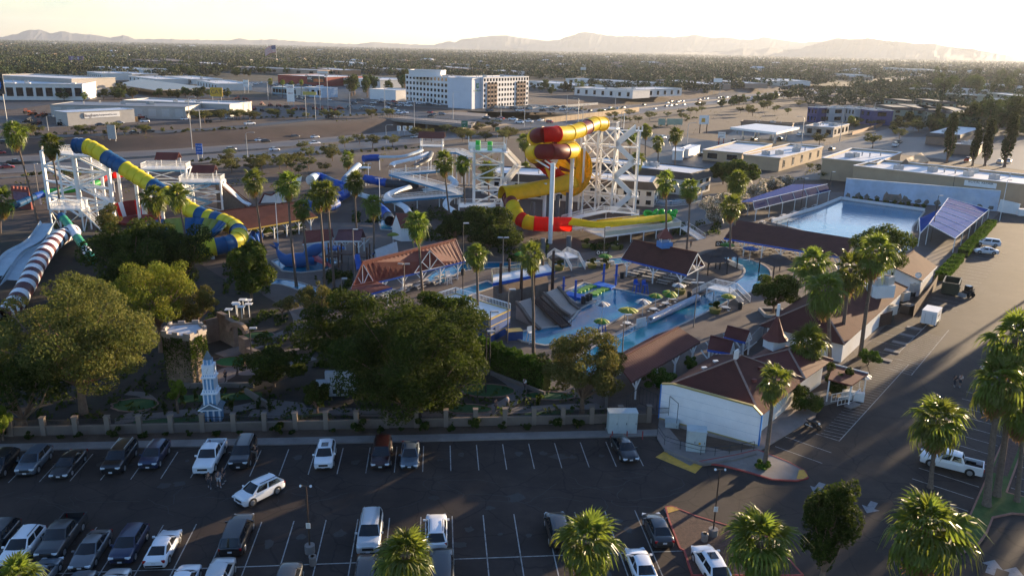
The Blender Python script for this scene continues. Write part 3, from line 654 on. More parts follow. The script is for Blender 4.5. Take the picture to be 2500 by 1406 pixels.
def island(pts,label,z=.14,mat=CONCR,kerb=None,name='traffic_island',closed=True):
 t=struct(ob(name,None));b_=MB();P=[xy(p)for p in pts];b_.prism(P,0,z);b_.build('surface',mat,t)
 if kerb:
  k_=MB();n_=len(P)
  for i in range(n_ if closed else n_-1):k_.bar((*P[i],z*.5+.012),(*P[(i+1)%n_],z*.5+.012),.16,z+.03)
  k_.build('kerb',kerb,t)
 t['label']=label;return t
GRAVEL=M('brown_gravel',(.085,.05,.04),.95,.4,4,bump=.8)
island([G(1625,1240),G(1640,1238),G(1700,1262),G(1800,1292),G(1880,1315),G(1960,1406),G(1690,1406),G(1670,1345),G(1660,1340),G(1632,1268)],'gravel island with lamp post',.13,GRAVEL,REDP)
q=MB();q.sheet([xy(G(*p))for p in((1624,1244),(1632,1238),(1650,1240),(1662,1246),(1628,1256))],.155);struct(q.build('painted_island_nose',YELLOWP))
island([G(1700,1130),G(1765,1138),G(1830,1155),G(1885,1172),G(1945,1175),G(1972,1168),G(1965,1152),G(1925,1130),G(1870,1108),G(1848,1100),G(1800,1112)],'concrete island with palm at the entrance corner',.14,CONCR,REDP)
q=MB();q.sheet([xy(G(*p))for p in((1944,1172),(1950,1150),(1962,1150),(1972,1165),(1960,1172))],.172);struct(q.build('painted_island_nose',YELLOWP))
q=MB();q.sheet([xy(G(*p))for p in((1600,1116),(1622,1102),(1716,1137),(1697,1156))],.035);struct(q.build('yellow_ramp_border',YELLOWP))
q=MB();q.sheet([xy(G(*p))for p in((1630,1108),(1642,1103),(1702,1126),(1685,1137))],.041);struct(q.build('ramp_surface',CONCR))
apron=MB();apron.prism([xy(G(*p))for p in((1604,1072),(1622,1100),(1715,1135),(1850,1105),(1925,1060),(1990,1020),(2000,990),(1880,985),(1610,1010))],0,.16);struct(apron.build('entrance_apron',M('apron_concrete',(.25,.21,.19),.85,.2,.5)))
q=MB();q.sheet([xy(G(*p))for p in((1622,1035),(1700,1060),(1850,1096),(1780,1105),(1660,1080))],.17);struct(q.build('planter_bed',M('planter_soil')))
rl=thing('handrail','black pipe handrail curving along the loading ramp by the white wall','railing',G(1640,1090))
rp=[G(1605,1060,.16),G(1622,1085,.16),G(1660,1097,.16),G(1710,1110,.16),G(1745,1112,.16),G(1780,1108,.16),G(1810,1103,.16),G(1840,1098,.16)]
o0=rl.location
q=MB();[q.bar(a+Vector((0,0,1.0))-o0,c+Vector((0,0,1.0))-o0,.05)for a,c in zip(rp,rp[1:])];[q.bar(a+Vector((0,0,.55))-o0,c+Vector((0,0,.55))-o0,.035)for a,c in zip(rp,rp[1:])];q.build('rail',DARKM,rl)
for p in rp:q=MB();q.bar(p-o0,p+Vector((0,0,1.0))-o0,.05);q.build('post',DARKM,rl)
q=MB();[q.bar(a+Vector((0,0,.12)),c+Vector((0,0,.12)),.2,.45)for a,c in zip([G(1622,1102),G(1714,1137),G(1790,1127)],[G(1714,1137),G(1790,1127),G(1845,1112)])];tag(q.build('retaining_kerb',CONCR),'low concrete retaining kerb below the handrail','kerb')
def cabinet(px,w_,d_,top_y,label,doors=3,rz=0):
 p=G(*px,.1);h=HT(p,top_y);t=thing('utility_cabinet',label,'cabinet',p,rz,'utility cabinets');CB=M('pale_green_cabinet_paint',(.44,.49,.49),.5,.06,1.0,dirt=((.3,.32,.31),.8,.4))
 q=MB();q.box((0,0,h/2),(w_,d_,h));q.build('body',CB,t);q=MB();q.box((0,0,h+.03),(w_+.1,d_+.1,.06));q.build('lid',CB,t);q=MB();q.box((0,0,.02),(w_+.3,d_+.3,.1));q.build('base',CONCR,t)
 for i in range(doors):
  x_=-w_/2+w_*(i+.5)/doors;q=MB();q.box((x_,-d_/2-.015,h/2),(w_/doors-.05,.03,h-.12));dd=q.build('door',CB,t);q=MB();q.box((x_+w_/doors*.36,-d_/2-.05,h*.5),(.05,.05,.22));q.build('handle',DARKM,dd)
 return t
cabinet((1517,1052),3.2,1.3,1003,'wide pale green three-door cabinet at the end of the tan wall',3,.05)
cb=cabinet((1697,1096),2.0,1.5,1047,'pale utility cabinet with yellow warning sign before the white wall',2,-.18)
q=MB();q.box((.35,-.80,1.1),(.22,.02,.26));q.build('warning_sign',YELLOWP,cb)
cb=cabinet((1640,1040),1.5,1.2,1028,'low concrete utility vault at the corner of the white wall',1,-.2)
for i,x_ in enumerate((1494,1530,1568)):
 p=G(x_,1072,.15);q=MB();q.cyl((0,0,0),.07,.95,10);q.cyl((0,0,.95),.07,.06,10,r2=.02);tag(q.build('bollard',REDP,None,p),'red bollard before the three-door cabinet, %s'%('leftmost','middle one','rightmost')[i],'bollard','red bollards')
GRB=[RP(-15,14.6),RP(-12.5,15.6),RP(-9.5,15.9),RP(-6.5,15.9),RP(-4.5,17.2),RP(-3.4,19),RP(-3.2,26),RP(1.0,26),RP(-.6,16.2),RP(48,16.0),RP(48,14.2),RP(-10,14.2)]
island(GRB,'grass median with palms on the right',.15,GRASS,M('red_brick_kerb',(.30,.15,.11),.8,.2,2))
q=MB();q.sheet([xy(RP(3,14.4)),xy(RP(46,14.4)),xy(RP(46,15.8)),xy(RP(3,15.8))],.158);struct(q.build('median_gravel',GRAVEL))
for k in range(8):mark(RP(k*2.84+1,16.4),RP(k*2.84+.8,21.5))
WALK=[RP(-4.6,-5.4),RP(-2.2,-6.5),RP(7.5,-4.6),RP(11,-3.2),RP(13.5,-5.5),RP(9.5,-7.2),RP(0,-9)]
island(WALK,'light concrete walk beside the motorcycle',.13,CONCR)
# cars of the lots
ND=math.atan2(LN.y,LN.x);NU=ND+math.pi
TOP='cars parked nose out along the tan wall';MID='cars in the middle double row';RGT='vehicles on the right-hand lot'
def car(kind,col,px,head,label,group,full=True,**kw):
 p=G(px[0],px[1],.75);p.z=.03;nm={'pickup':'pickup_truck','suv':'suv','bigsuv':'suv','minivan':'minivan','sedan':'sedan'}[kind]
 return make_car(kind,col,nm,label,p,head,group,full,**kw)
car('suv','black',(2,1130),ND+.05,'black car cut by the left edge in the row along the wall',TOP)
car('suv','slate',(84,1122),ND+.03,'slate blue compact car at the left of the wall row',TOP)
car('sedan','black',(168,1128),ND-.02,'black sedan beside the slate blue car in the wall row',TOP)
car('bigsuv','black',(293,1116),ND,'large black sport utility with chrome roof rails in the wall row',TOP,rack='grey')
car('suv','blue',(378,1108),ND,'dark blue compact sport utility right of the large black one',TOP)
car('pickup','white',(513,1113),ND,'white crew cab pickup parked in the row along the wall',TOP)
car('bigsuv','black',(594,1104),ND+.02,'black sport utility parked beside the white pickup',TOP,rack=True)
car('suv','white',(794,1108),ND+.04,'white crossover with dark sunroof standing alone by the wall',TOP,sunroof=True)
car('minivan','red',(932,1104),ND,'dark red minivan in the row along the wall',TOP)
car('sedan','slate',(1001,1106),ND,'slate sedan beside the dark red minivan',TOP)
car('sedan','black',(1524,1091),ND+.10,'black sedan parked in front of the three-door cabinet',TOP)
car('suv','white',(633,1196),math.atan2(G(582,1222).y-G(690,1170).y,G(582,1222).x-G(690,1170).x),'white crossover with roof rails driving across the aisle',MID,rack=True)
car('suv','black',(-6,1312),ND,'black car at the left edge of the middle row',MID)
car('suv','white',(57,1330),ND,'white hatchback with black roof bars at the left of the middle row',MID,rack=True)
car('pickup','charcoal',(150,1308),ND,'charcoal pickup behind the palm tip in the middle row',MID)
car('sedan','grey',(222,1337),ND,'grey sedan parked nose to the camera in the middle row',MID)
car('suv','blue',(316,1325),ND,'deep blue sport utility between the grey and white sedans',MID)
car('sedan','white',(398,1332),NU,'white sedan showing its tail in the middle row',MID)
car('bigsuv','black',(579,1303),NU,'black sport utility showing its tail, alone in the middle row',MID)
car('bigsuv','silver',(904,1297),ND,'silver sport utility left of the foreground palm',MID,rack='grey')
car('suv','white',(1065,1296),NU,'white hatchback half hidden by the foreground palm',MID,rack=True)
car('suv','black',(1362,1290),NU,'black car hidden behind the second foreground palm',MID)
car('sedan','charcoal',(1606,1287),NU,'dark grey sedan beside the gravel island',MID)
car('sedan','white',(1566,1378),NU,'white sedan at the bottom edge beside the gravel island',MID)
car('suv','white',(1735,1376),NU+.06,'white crossover with glass roof at the bottom edge',MID,sunroof=True)
ROWC='cars cut by the bottom edge'
car('sedan','slate',(95,1404),NU,'slate car cut by the bottom edge near the left corner',ROWC)
car('sedan','slate',(182,1436),NU,'slate blue roof just showing at the bottom edge',ROWC,False)
car('sedan','silver',(268,1430),NU,'pale silver roof just showing at the bottom edge',ROWC,False)
car('sedan','white',(446,1420),NU,'white car cut by the bottom edge, left of a taller pale one',ROWC,False)
car('suv','silver',(533,1408),NU,'pale silver sport utility cut by the bottom edge',ROWC,False)
car('suv','charcoal',(702,1420),NU,'charcoal car roof at the bottom edge beside the lamp post',ROWC,False)
car('suv','black',(895,1400),NU,'black car at the bottom edge left of the foreground palm',ROWC,False)
car('bigsuv','black',(1078,1392),NU,'black sport utility at the bottom edge behind the palm',ROWC,False)
hv=math.atan2(-.617,.787)
car('pickup','white',(2323,1127),math.atan2(G(2250,1105).y-G(2395,1140).y,G(2250,1105).x-G(2395,1140).x),'white crew cab pickup with empty bed on the right lot',RGT)
car('minivan','white',(2412,592),math.atan2(G(2380,590).y-G(2447,597).y,G(2380,590).x-G(2447,597).x),'white passenger van at the far end of the right lot',RGT)
car('sedan','white',(2408,611),math.atan2(G(2378,610).y-G(2438,615).y,G(2378,610).x-G(2438,615).x),'white sedan parked in front of the white van',RGT)
def motorcycle(p,rz,label):
 t=thing('motorcycle',label,'motorcycle',p,rz)
 for x_ in(-.68,.68):q=MB();q.tube([(x_,-.07,.31),(x_,.07,.31)],.31,14);wl=q.build('wheel',RUBBER,t);q=MB();q.tube([(x_,-.08,.31),(x_,.08,.31)],.2,10);q.build('rim',DARKM,wl)
 q=MB();q.tube([(.55,0,.75),(.25,0,.92),(-.05,0,.82),(-.2,0,.70)],[.1,.2,.2,.12],8);q.build('fuel_tank',PAINT['black'],t)
 q=MB();q.tube([(-.1,0,.78),(-.4,0,.76),(-.85,0,.95)],[.13,.15,.06],8);q.build('seat',TRIM,t)
 q=MB();q.box((.1,0,.45),(.6,.34,.4));q.build('engine',DARKM,t)
 q=MB();q.tube([(.68,0,.31),(.45,0,.95)],.05,6);q.bar((.45,-.38,1.02),(.45,.38,1.02),.04);q.build('handlebar',DARKM,t)
 q=MB();q.tube([(.62,0,.78),(.72,0,.85)],[.18,.1],8);q.build('headlight',HEADL,t);q=MB();q.tube([(.0,-.2,.3),(-.8,-.22,.42)],[.06,.09],8);q.build('exhaust',GREYM,t)
 q=MB();q.tube([(-.1,0,.35),(-.68,0,.31)],.05,6);q.build('swing_arm',DARKM,t);return t
motorcycle(G(1984,1046,0),math.atan2(-.617,.787),'black motorcycle parked on the hatching by the entrance walk')
p=G(2270,790);t=thing('box_trailer','white enclosed cargo trailer standing beside the back fence','trailer',p,math.atan2(RU.y,RU.x))
TW=M('trailer_white',(.74,.73,.72),.4,.05,1)
q=MB();q.box((0,0,1.45),(3.6,2.2,2.1));q.build('box',TW,t);q=MB();q.box((0,0,2.52),(3.66,2.26,.06));q.build('roof',WHITE,t)
q=MB();q.box((-1.82,0,1.4),(.04,1.9,1.8));q.build('rear_door',TW,t)
for y_ in(-.9,.9):q=MB();q.box((-1.85,y_*.6,1.35),(.03,.05,1.6));q.build('door_bar',GREYM,t)
for x_ in(-.4,.45):
 for s_ in(-1,1):ob('wheel',wheel_meshes(.33)[0],t,(x_,s_*1.05,.33))
for s_ in(-1,1):q=MB();q.box((0,s_*1.14,.72),(1.8,.1,.1));q.build('fender',DARKM,t)
q=MB();q.bar((1.8,.6,.45),(2.9,0,.45),.1);q.bar((1.8,-.6,.45),(2.9,0,.45),.1);q.build('hitch',DARKM,t)
q=MB();q.box((0,-1.115,1.7),(1.4,.01,.18));q.build('side_lettering',M('dark_sign_print',(.08,.09,.1),.6,.3,3),t)
p=G(2320,712);t=thing('dumpster','large open dark green roll-off dumpster on the right lot','dumpster',p,math.atan2(RU.y,RU.x)+.1)
DG=M('dark_green_steel',(.022,.035,.022),.5,.25,1.2,dirt=((.06,.04,.025),.9,.5))
for s_ in(-1,1):q=MB();q.box((0,s_*1.25,1.15),(5.2,.12,2.0));q.build('side',DG,t)
for s_ in(-1,1):q=MB();q.box((s_*2.62,0,1.15),(.12,2.5,2.0));q.build('end',DG,t)
q=MB();q.box((0,0,.25),(5.1,2.4,.12));q.build('floor',DG,t)
for i in range(7):
 for s_ in(-1,1):q=MB();q.box((-2.3+i*.77,s_*1.35,1.1),(.1,.1,1.9));q.build('rib',DG,t)
q=MB()
for s_ in(-1,1):q.box((0,s_*1.27,2.2),(5.3,.2,.12));q.box((s_*2.62,0,2.2),(.2,2.7,.12))
q.build('rim',DG,t)
for s_ in(-1,1):q=MB();q.box((-1.0,s_*1.43,1.5),(.5,.02,.35));q.build('number_panel',WHITE,t)
p=G(2362,724);t=thing('skid_loader','small dark skid loader parked against the dumpster','loader',p,math.atan2(RU.y,RU.x)+2.6)
q=MB();q.box((0,0,.75),(1.7,1.1,.7));q.build('body',DARKM,t);q=MB();q.box((.1,0,1.55),(.9,1.0,.95));q.build('cab',GLASS,t)
for x_ in(-.5,.55):
 for s_ in(-1,1):ob('wheel',wheel_meshes(.41)[0],t,(x_,s_*.68,.41))
q=MB();q.bar((-.7,.6,1.5),(1.2,.6,.6),.12);q.bar((-.7,-.6,1.5),(1.2,-.6,.6),.12);q.build('lift_arm',DARKM,t);q=MB();q.add([(1.2,-.8,.1),(1.2,.8,.1),(1.9,.8,.15),(1.9,-.8,.15),(1.3,-.8,.8),(1.3,.8,.8)],[(0,1,2,3),(0,4,5,1),(0,3,4),(1,5,2)]);q.build('bucket',GREYM,t)
def ppl(px,rz,label,**kw):p=G(*px);p.z=.03;return person(p,rz,label,**kw)
ppl((512,1190),-1.2,'person in dark clothes standing in front of the white pickup',top=(.03,.03,.035))
ppl((535,1187),-1.0,'person in pale shorts between two others beside the white pickup',top=(.12,.12,.15),legs=(.45,.45,.47),long_legs=False)
ppl((548,1178),-2.0,'person in dark top behind the one in pale shorts',top=(.02,.02,.03))
ppl((626,1122),-1.6,'person in black standing behind the black sport utility',top=(.012,.012,.015),legs=(.2,.18,.16))
ppl((2330,943),-2.4,'person in black walking across the right lot beside another',top=(.02,.02,.02),h=1.6)
ppl((2343,944),-2.4,'person in light top walking beside the one in black',top=(.55,.45,.4),h=1.75,long_legs=False)
ppl((2394,918),-2.2,'person in white shirt walking alone on the right lot',top=(.75,.72,.70),legs=(.25,.22,.22))
# palms
PG='fan palms of the water park';PN='fan palms close to the camera';PR='fan palms on the right-hand median'
def palm_px(cx,cy,bx,by,label,wpx=60,group=PG,var=None,**kw):
 """crown centre and foot as seen in the photograph"""
 base=G(bx,by);d=Vector((base.x,base.y,0)).length
 dr=FW*FPX+IR*(cx-1250)+ID*(cy-703)
 s_=d/math.hypot(dr.x,dr.y);top=CAMP+dr*s_
 size=wpx*(top-CAMP).length/FPX/3.5
 return palm(base,top,label,max(.8,min(1.7,size)),var,group,**kw)
palm_px(34,322,93,545,'tall leaning palm left of the tall white slide tower',60)
palm_px(122,348,152,548,'tall palm standing in front of the white lattice slide tower',52)
palm_px(2,485,2,600,'palm cut by the left edge beside the red brick sign',66)
palm_px(376,478,425,682,'left palm of the pair in front of the blue and yellow tube',66)
palm_px(432,472,462,640,'right palm of the pair in front of the blue and yellow tube',60)
palm_px(617,437,640,600,'palm at the left end of the long brown picnic roof',60)
palm_px(702,445,724,700,'tall palm before the middle of the long brown picnic roof',64)
palm_px(737,505,752,660,'shorter palm beside the tall one at the picnic roof',50)
palm_px(777,470,792,700,'left one of the two close palms right of the picnic roof',68)
palm_px(797,466,816,705,'right one of the two close palms right of the picnic roof',66)
palm_px(866,440,873,590,'palm between the two blue tube bends',56)
palm_px(848,384,850,425,'small far palm beside the blue flume start',38)
palm_px(910,497,912,640,'palm in front of the blue ramp end',54)
palm_px(1020,542,1032,724,'palm with orange dead fronds behind the red gabled roof',72)
palm_px(1084,392,1103,560,'left palm before the white zigzag ramps',58)
palm_px(1129,397,1136,530,'palm left of the middle white stair tower',46)
palm_px(1190,412,1194,520,'palm in front of the middle white stair tower',48)
palm_px(1281,342,1284,405,'palm beside the upper bend of the red and yellow tube',44)
palm_px(1283,408,1287,450,'small palm before the motel left wing',32)
palm_px(1162,618,1166,800,'palm beside the blue shallow pool channel',66)
palm_px(1298,620,1302,885,'palm in front of the pirate platform',76)
palm_px(1540,328,1537,430,'palm behind the top of the red and yellow slide tower',36)
palm_px(1577,316,1575,402,'palm at the kerb behind the slide tower, left of three',34)
palm_px(1607,346,1606,398,'palm before the white roofed motel wing, second of the row',36)
palm_px(1650,326,1647,420,'palm before the white roofed motel wing, rightmost of the row',38)
palm_px(1556,386,1553,480,'palm with yellow skirt before the near motel wing',42)
palm_px(1626,440,1627,592,'palm left of the motel pool fence',58)
palm_px(1685,457,1674,632,'palm right of the motel pool fence',55)
palm_px(1802,440,1790,600,'taller palm above the white oleanders',62)
palm_px(1786,500,1783,640,'palm with hanging skirt before the blue shade sails',60)
palm_px(1985,640,1990,800,'left palm of the clump behind the snack bar roof',105,trunk_r=.3)
palm_px(2018,705,2026,915,'lowest palm of the clump over the snack bar roof',105,trunk_r=.3)
palm_px(2078,655,2052,862,'middle palm of the clump over the snack bar roof',110,trunk_r=.3)
palm_px(2140,610,2100,872,'right palm of the clump over the snack bar roof',112,trunk_r=.3)
palm_px(1974,832,1970,938,'short palm at the entrance canopy',96,trunk_r=.3)
palm_px(1891,925,1866,1142,'slim palm on the entrance corner island',90,PR)
palm_px(2292,1022,2271,1190,'palm standing among the right lot stalls',118,PR,single=True)
palm_px(2442,925,2408,1236,'palm on the grass median, left trunk of the close pair',128,PR,trunk_r=.34,single=True)
palm_px(2478,820,2432,1212,'palm on the grass median, right trunk of the close pair',130,PR,trunk_r=.32)
palm_px(2502,990,2482,1226,'palm cut by the right edge behind the grass median',110,PR)
def near_palm(cx,cy,z,wpx,label):
 c=G(cx,cy,z);sz=wpx*(c-CAMP).length/FPX/3.9
 return palm((c.x+.4,c.y+.6,0),c,label,sz,None,PN,.3,True)
near_palm(990,1352,11.5,170,'foreground palm at the bottom between two parked white cars')
near_palm(1432,1318,12,178,'foreground palm at the bottom centre right')
near_palm(1856,1316,12,178,'foreground palm at the bottom before the gravel island')
near_palm(2262,1284,12.5,205,'largest foreground palm at the bottom right')
near_palm(40,1410,12,120,'foreground palm tip at the bottom left corner')
# trees of the park
def tpx(bx,by,wpx,top,label,kind='ficus',dz=1.0,**kw):
 p=G(bx,by);h=HT(p,top);w_=wpx*(p-CAMP).length/FPX
 return tree(p,w_,w_*dz,h,label,kind,**kw)
tpx(205,1010,400,688,'large feathery olive green pine at the left of the mini golf','pine',.9,n=42000,leaf=.17,clumps=70,trunk=.22,seed=2,k=.24,name='pine_tree',hang=.3)
tpx(60,1040,200,830,'dark bushy tree at the left edge below the pine','dark',.9,n=9000,leaf=.2,seed=3,trunk=.08)
tpx(395,860,215,645,'bright green palo verde behind the castle tower','bright',.8,n=20000,leaf=.15,clumps=46,trunk=.3,seed=4,k=.26,hang=.5)
tpx(480,840,110,690,'yellowish palo verde right of the bright green one','acacia',.8,n=9000,leaf=.14,clumps=30,trunk=.3,seed=5,k=.28)
tpx(335,720,240,545,'wide dark ficus under the blue and yellow bowl','dark',.6,n=20000,leaf=.26,clumps=34,trunk=.08,seed=6)
tpx(450,700,150,560,'dark ficus between the bowl and the two palms','dark',.7,n=10000,leaf=.26,clumps=22,trunk=.08,seed=61)
tpx(340,690,90,552,'olive crowned tree rising over the dark ficus','ficus',.9,n=6000,leaf=.2,clumps=18,trunk=.2,seed=7)
tpx(615,735,125,595,'leafy green tree with bright right side near the whale pool','ficus',.9,n=12000,leaf=.26,clumps=26,trunk=.12,seed=8)
tpx(270,575,70,500,'yellow green bush beside the lattice tower','acacia',.9,n=5000,leaf=.2,clumps=16,trunk=.1,seed=9)
tpx(1010,1020,345,735,'massive rounded dark ficus in the mini golf garden','dark',.85,n=60000,leaf=.17,clumps=90,trunk=.02,seed=10,k=.25)
tpx(870,930,290,722,'wide dark ficus behind the massive one','dark',.55,n=26000,leaf=.2,clumps=50,trunk=.05,seed=12,k=.26)
tpx(1090,870,220,715,'rounded ficus next to the blue pump house','ficus',.6,n=18000,leaf=.2,clumps=34,trunk=.05,seed=11,k=.28)
tpx(782,800,105,692,'small golden acacia left of the ficus trees','acacia',.9,n=8000,leaf=.14,clumps=24,trunk=.25,seed=13,k=.28)
tpx(1420,1010,220,825,'golden green acacia beside the corrugated roof','acacia',.85,n=26000,leaf=.15,clumps=50,trunk=.2,seed=14,k=.26)
tpx(1887,768,112,672,'round green shade tree in the square planter','ficus',1,n=12000,leaf=.17,clumps=30,trunk=.22,seed=15,k=.3)
tpx(1190,610,210,508,'dark green tree mass below the middle stair tower','dark',.6,n=16000,leaf=.3,clumps=32,trunk=.08,seed=16)
tpx(1110,585,90,515,'small dark tree left of the dark green mass','dark',.8,n=6000,leaf=.3,clumps=18,trunk=.1,seed=17)
tpx(670,945,150,850,'low dark tree beside the clock tower lawn','dark',.8,n=9000,leaf=.18,clumps=24,trunk=.1,seed=18)
tpx(775,1010,60,925,'small dark tree left of the massive ficus','dark',.8,n=3500,leaf=.16,clumps=14,trunk=.15,seed=19)
tpx(1605,952,75,900,'round bright bush beside the corrugated roof','hedge',1,n=5000,leaf=.14,clumps=16,trunk=.02,seed=20,name='bush',cat='bush')
tpx(1690,905,42,870,'small round bush behind the corrugated roof end','hedge',1,n=2500,leaf=.14,clumps=12,trunk=.02,seed=21,name='bush',cat='bush')
tpx(2130,720,130,548,'tree behind the palm clump by the wave pool','ficus',.8,n=12000,leaf=.22,clumps=26,trunk=.3,seed=22)
tpx(1965,1005,80,940,'rounded shrub at the entrance walk','ficus',1,n=5000,leaf=.14,clumps=16,trunk=.02,seed=23,name='bush',cat='bush')
tpx(2040,965,60,890,'dark shrub under the entrance canopy palms','dark',1,n=4000,leaf=.16,clumps=14,trunk=.05,seed=24,name='bush',cat='bush')
tpx(2120,890,45,850,'small shrub in the planter at the hatched strip','hedge',1,n=2500,leaf=.14,clumps=12,trunk=.05,seed=241,name='bush',cat='bush')
tpx(1866,1145,50,1125,'low round shrub at the foot of the corner palm','hedge',1,n=2200,leaf=.10,clumps=10,trunk=.02,seed=25,name='bush',cat='bush')
tpx(435,1010,42,925,'small bright shrub before the castle tower','lime',1,n=2200,leaf=.12,clumps=12,trunk=.4,seed=26,name='bush',cat='bush')
tpx(8,1075,40,990,'bright green shrub lit at the left edge','lime',1,n=2500,leaf=.14,clumps=12,trunk=.05,seed=27,name='bush',cat='bush')
tpx(690,780,60,722,'sparse dry shrub beside the mini golf path','acacia',1,n=1800,leaf=.14,clumps=10,trunk=.3,seed=28)
p=G(2005,1425);tree(p,4.2,4.2,9.5,'dark upright tree at the bottom right of centre','dark',n=11000,leaf=.15,clumps=34,trunk=.12,seed=29,k=.34)
tpx(1800,465,95,392,'full green tree left of the tan building','ficus',.9,n=9000,leaf=.4,clumps=26,trunk=.15,seed=30)
tpx(1765,450,60,398,'dark tree beside the white motel wall','dark',.9,n=4000,leaf=.4,clumps=16,trunk=.15,seed=31)
for i,(x_,y_,w_,t_)in enumerate(((1745,548,90,468),(1838,490,60,440),(1800,520,60,462),(1880,470,55,432),(1915,462,40,428),(1862,500,50,455))):
 tpx(x_,y_,w_,t_,['large white flowering oleander left of the blue shade sails','white oleander behind the shade sails, second from the left','white oleander low in front of its row','white oleander behind the shade sail middle','small white oleander at the right end of the row','white oleander touching the shade sail edge'][i],'oleander',1,n=5000,leaf=.24,clumps=20,trunk=.03,seed=40+i,mats=[LV['oleander'],LV['flower']],name='oleander',cat='bush',group='oleanders behind the shade sails')
def hedge(a,b_,w_,h,label,kind='hedge',n=5000,leaf=.14):
 a=Vector(a);b_=Vector(b_);rng=np.random.default_rng(int(abs(a.x*7+a.y*3)));d=b_-a;L_=d.length;d.normalize();n2=np.array([-d.y,d.x,0])
 t=rng.uniform(0,L_,n);s_=rng.uniform(-.5,.5,n);z_=rng.uniform(0,1,n);sel=rng.integers(0,3,n)
 s_=np.where(sel==0,np.sign(s_)*.5,s_);z_=np.where(sel!=0,1-.15*rng.uniform(0,1,n),z_)
 P=np.array([d.x,d.y,0])[None]*t[:,None]+n2[None]*(s_*w_)[:,None];P[:,2]=z_*h*(1+.07*np.sin(t*2.1)+.05*np.sin(t*5.3))
 nr=rng.normal(size=(n,3));nr/=np.linalg.norm(nr,axis=1)[:,None];aa=np.cross(nr,rng.normal(size=(n,3)));aa/=np.linalg.norm(aa,axis=1)[:,None];bb=np.cross(nr,aa);sc=leaf*rng.uniform(.6,1.3,n)[:,None]
 V=np.stack([P-aa*sc,P+bb*sc*.5,P+aa*sc,P-bb*sc*.5],1).reshape(-1,3)
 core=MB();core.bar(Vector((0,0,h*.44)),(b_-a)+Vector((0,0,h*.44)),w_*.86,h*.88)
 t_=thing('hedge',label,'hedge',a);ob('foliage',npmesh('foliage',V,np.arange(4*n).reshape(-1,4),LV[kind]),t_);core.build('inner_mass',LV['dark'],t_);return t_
hedge(G(1165,885),G(1335,952),1.5,3.6,'tall clipped hedge between the mini golf and the pool',n=14000)
for i in range(14):
 t=i/14;a=G(lerp(2295,2422,t),lerp(685,548,t));b2=G(lerp(2295,2422,t+.062),lerp(685,548,t+.062))
 if i in(5,):continue
 hedge(a,b2,2.0,1.5,'clipped green hedge block by the right lot, %s from the dumpster'%'first second third fourth fifth sixth seventh eighth ninth tenth eleventh twelfth thirteenth fourteenth'.split()[i],n=900,leaf=.2)
# park ground and pools
def A(x,y,Y):
 """point on the sight line of (x, y) at world depth Y"""
 d=FW*FPX+IR*(x-1250)+ID*(y-703);return CAMP+d*(Y/d.y)
def poly(pts,z=0):return[xy(G(x,y,z))for x,y in pts]
SOIL=M('garden_soil',(.034,.026,.019),.95,.4,.5,dirt=((.026,.034,.013),.25,.8),bump=.4)
q=MB();q.sheet(poly([(-260,1068),(1490,1036),(1600,1010),(1480,940),(1320,945),(1165,880),(760,800),(700,705),(560,690),(480,640),(200,640),(100,640),(-300,780)]),.06);struct(q.build('garden_ground',SOIL))
q=MB();q.sheet(poly([(560,640),(640,720),(760,790),(1170,830),(1335,948),(1500,1000),(1610,1015),(1880,985),(2030,930),(2110,850),(2265,690),(2440,520),(2060,470),(1990,470),(1790,540),(1690,560),(1640,600),(1420,618),(1150,600),(1000,545),(740,545),(600,560)]),.09)
deck=struct(q.build('pool_deck',DECK))
WATER=bpy.data.materials.new('pool_water');_mats['pool_water']=WATER;WATER.use_nodes=True
_n=WATER.node_tree.nodes;_b=_n['Principled BSDF'];_b.inputs['Roughness'].default_value=.05;_b.inputs['IOR'].default_value=1.33;_b.inputs['Specular IOR Level'].default_value=.6
_g=_n.new('ShaderNodeNewGeometry');_t1=_n.new('ShaderNodeTexNoise');_t1.inputs['Scale'].default_value=.12;_mx=_n.new('ShaderNodeMixRGB');_mx.inputs[1].default_value=(.008,.115,.22,1);_mx.inputs[2].default_value=(.018,.19,.30,1)
_t2=_n.new('ShaderNodeTexNoise');_t2.inputs['Scale'].default_value=1.1;_t2.inputs['Detail'].default_value=3;_bp=_n.new('ShaderNodeBump');_bp.inputs['Strength'].default_value=.35;_bp.inputs['Distance'].default_value=.12
_l=WATER.node_tree.links.new
_l(_g.outputs['Position'],_t1.inputs['Vector']);_l(_t1.outputs[0],_mx.inputs[0]);_l(_mx.outputs[0],_b.inputs['Base Color']);_l(_g.outputs['Position'],_t2.inputs['Vector']);_l(_t2.outputs[0],_bp.inputs['Height']);_l(_bp.outputs[0],_b.inputs['Normal'])
COPE=M('pool_coping',(.42,.38,.34),.7,.12,.8)
def pool(name,P,label,z=.11,rim=.35,rimh=.14,mat=None):
 t=struct(ob(name,None));q=MB();q.sheet(P,z);q.build('water',mat or WATER,t)
 k=MB();n_=len(P)
 for i in range(n_):k.bar((*P[i],.08+rimh/2),(*P[(i+1)%n_],.08+rimh/2),rim,rimh+.08)
 k.build('coping',COPE,t);t['label']=label;return t
pool('activity_pool',poly([(1246,820),(1275,836),(1330,846),(1390,840),(1450,812),(1530,770),(1598,738),(1614,731),(1520,710),(1440,695),(1425,692),(1372,716),(1408,743),(1455,736),(1416,757),(1400,778),(1382,796),(1330,803),(1290,808)]),'blue activity pool with concrete slide ramps')
def river(name,pts,half,label):
 P=[xy(p)for p in smooth_path([G(x,y)for x,y in pts],8)];t=struct(ob(name,None))
 ribbon(P,half,.105).build('water',WATER,t)
 for s_ in(-1,1):ribbon(P,.2,.17,s_*(half+.2)).build('coping',COPE,t)
 t['label']=label;return t
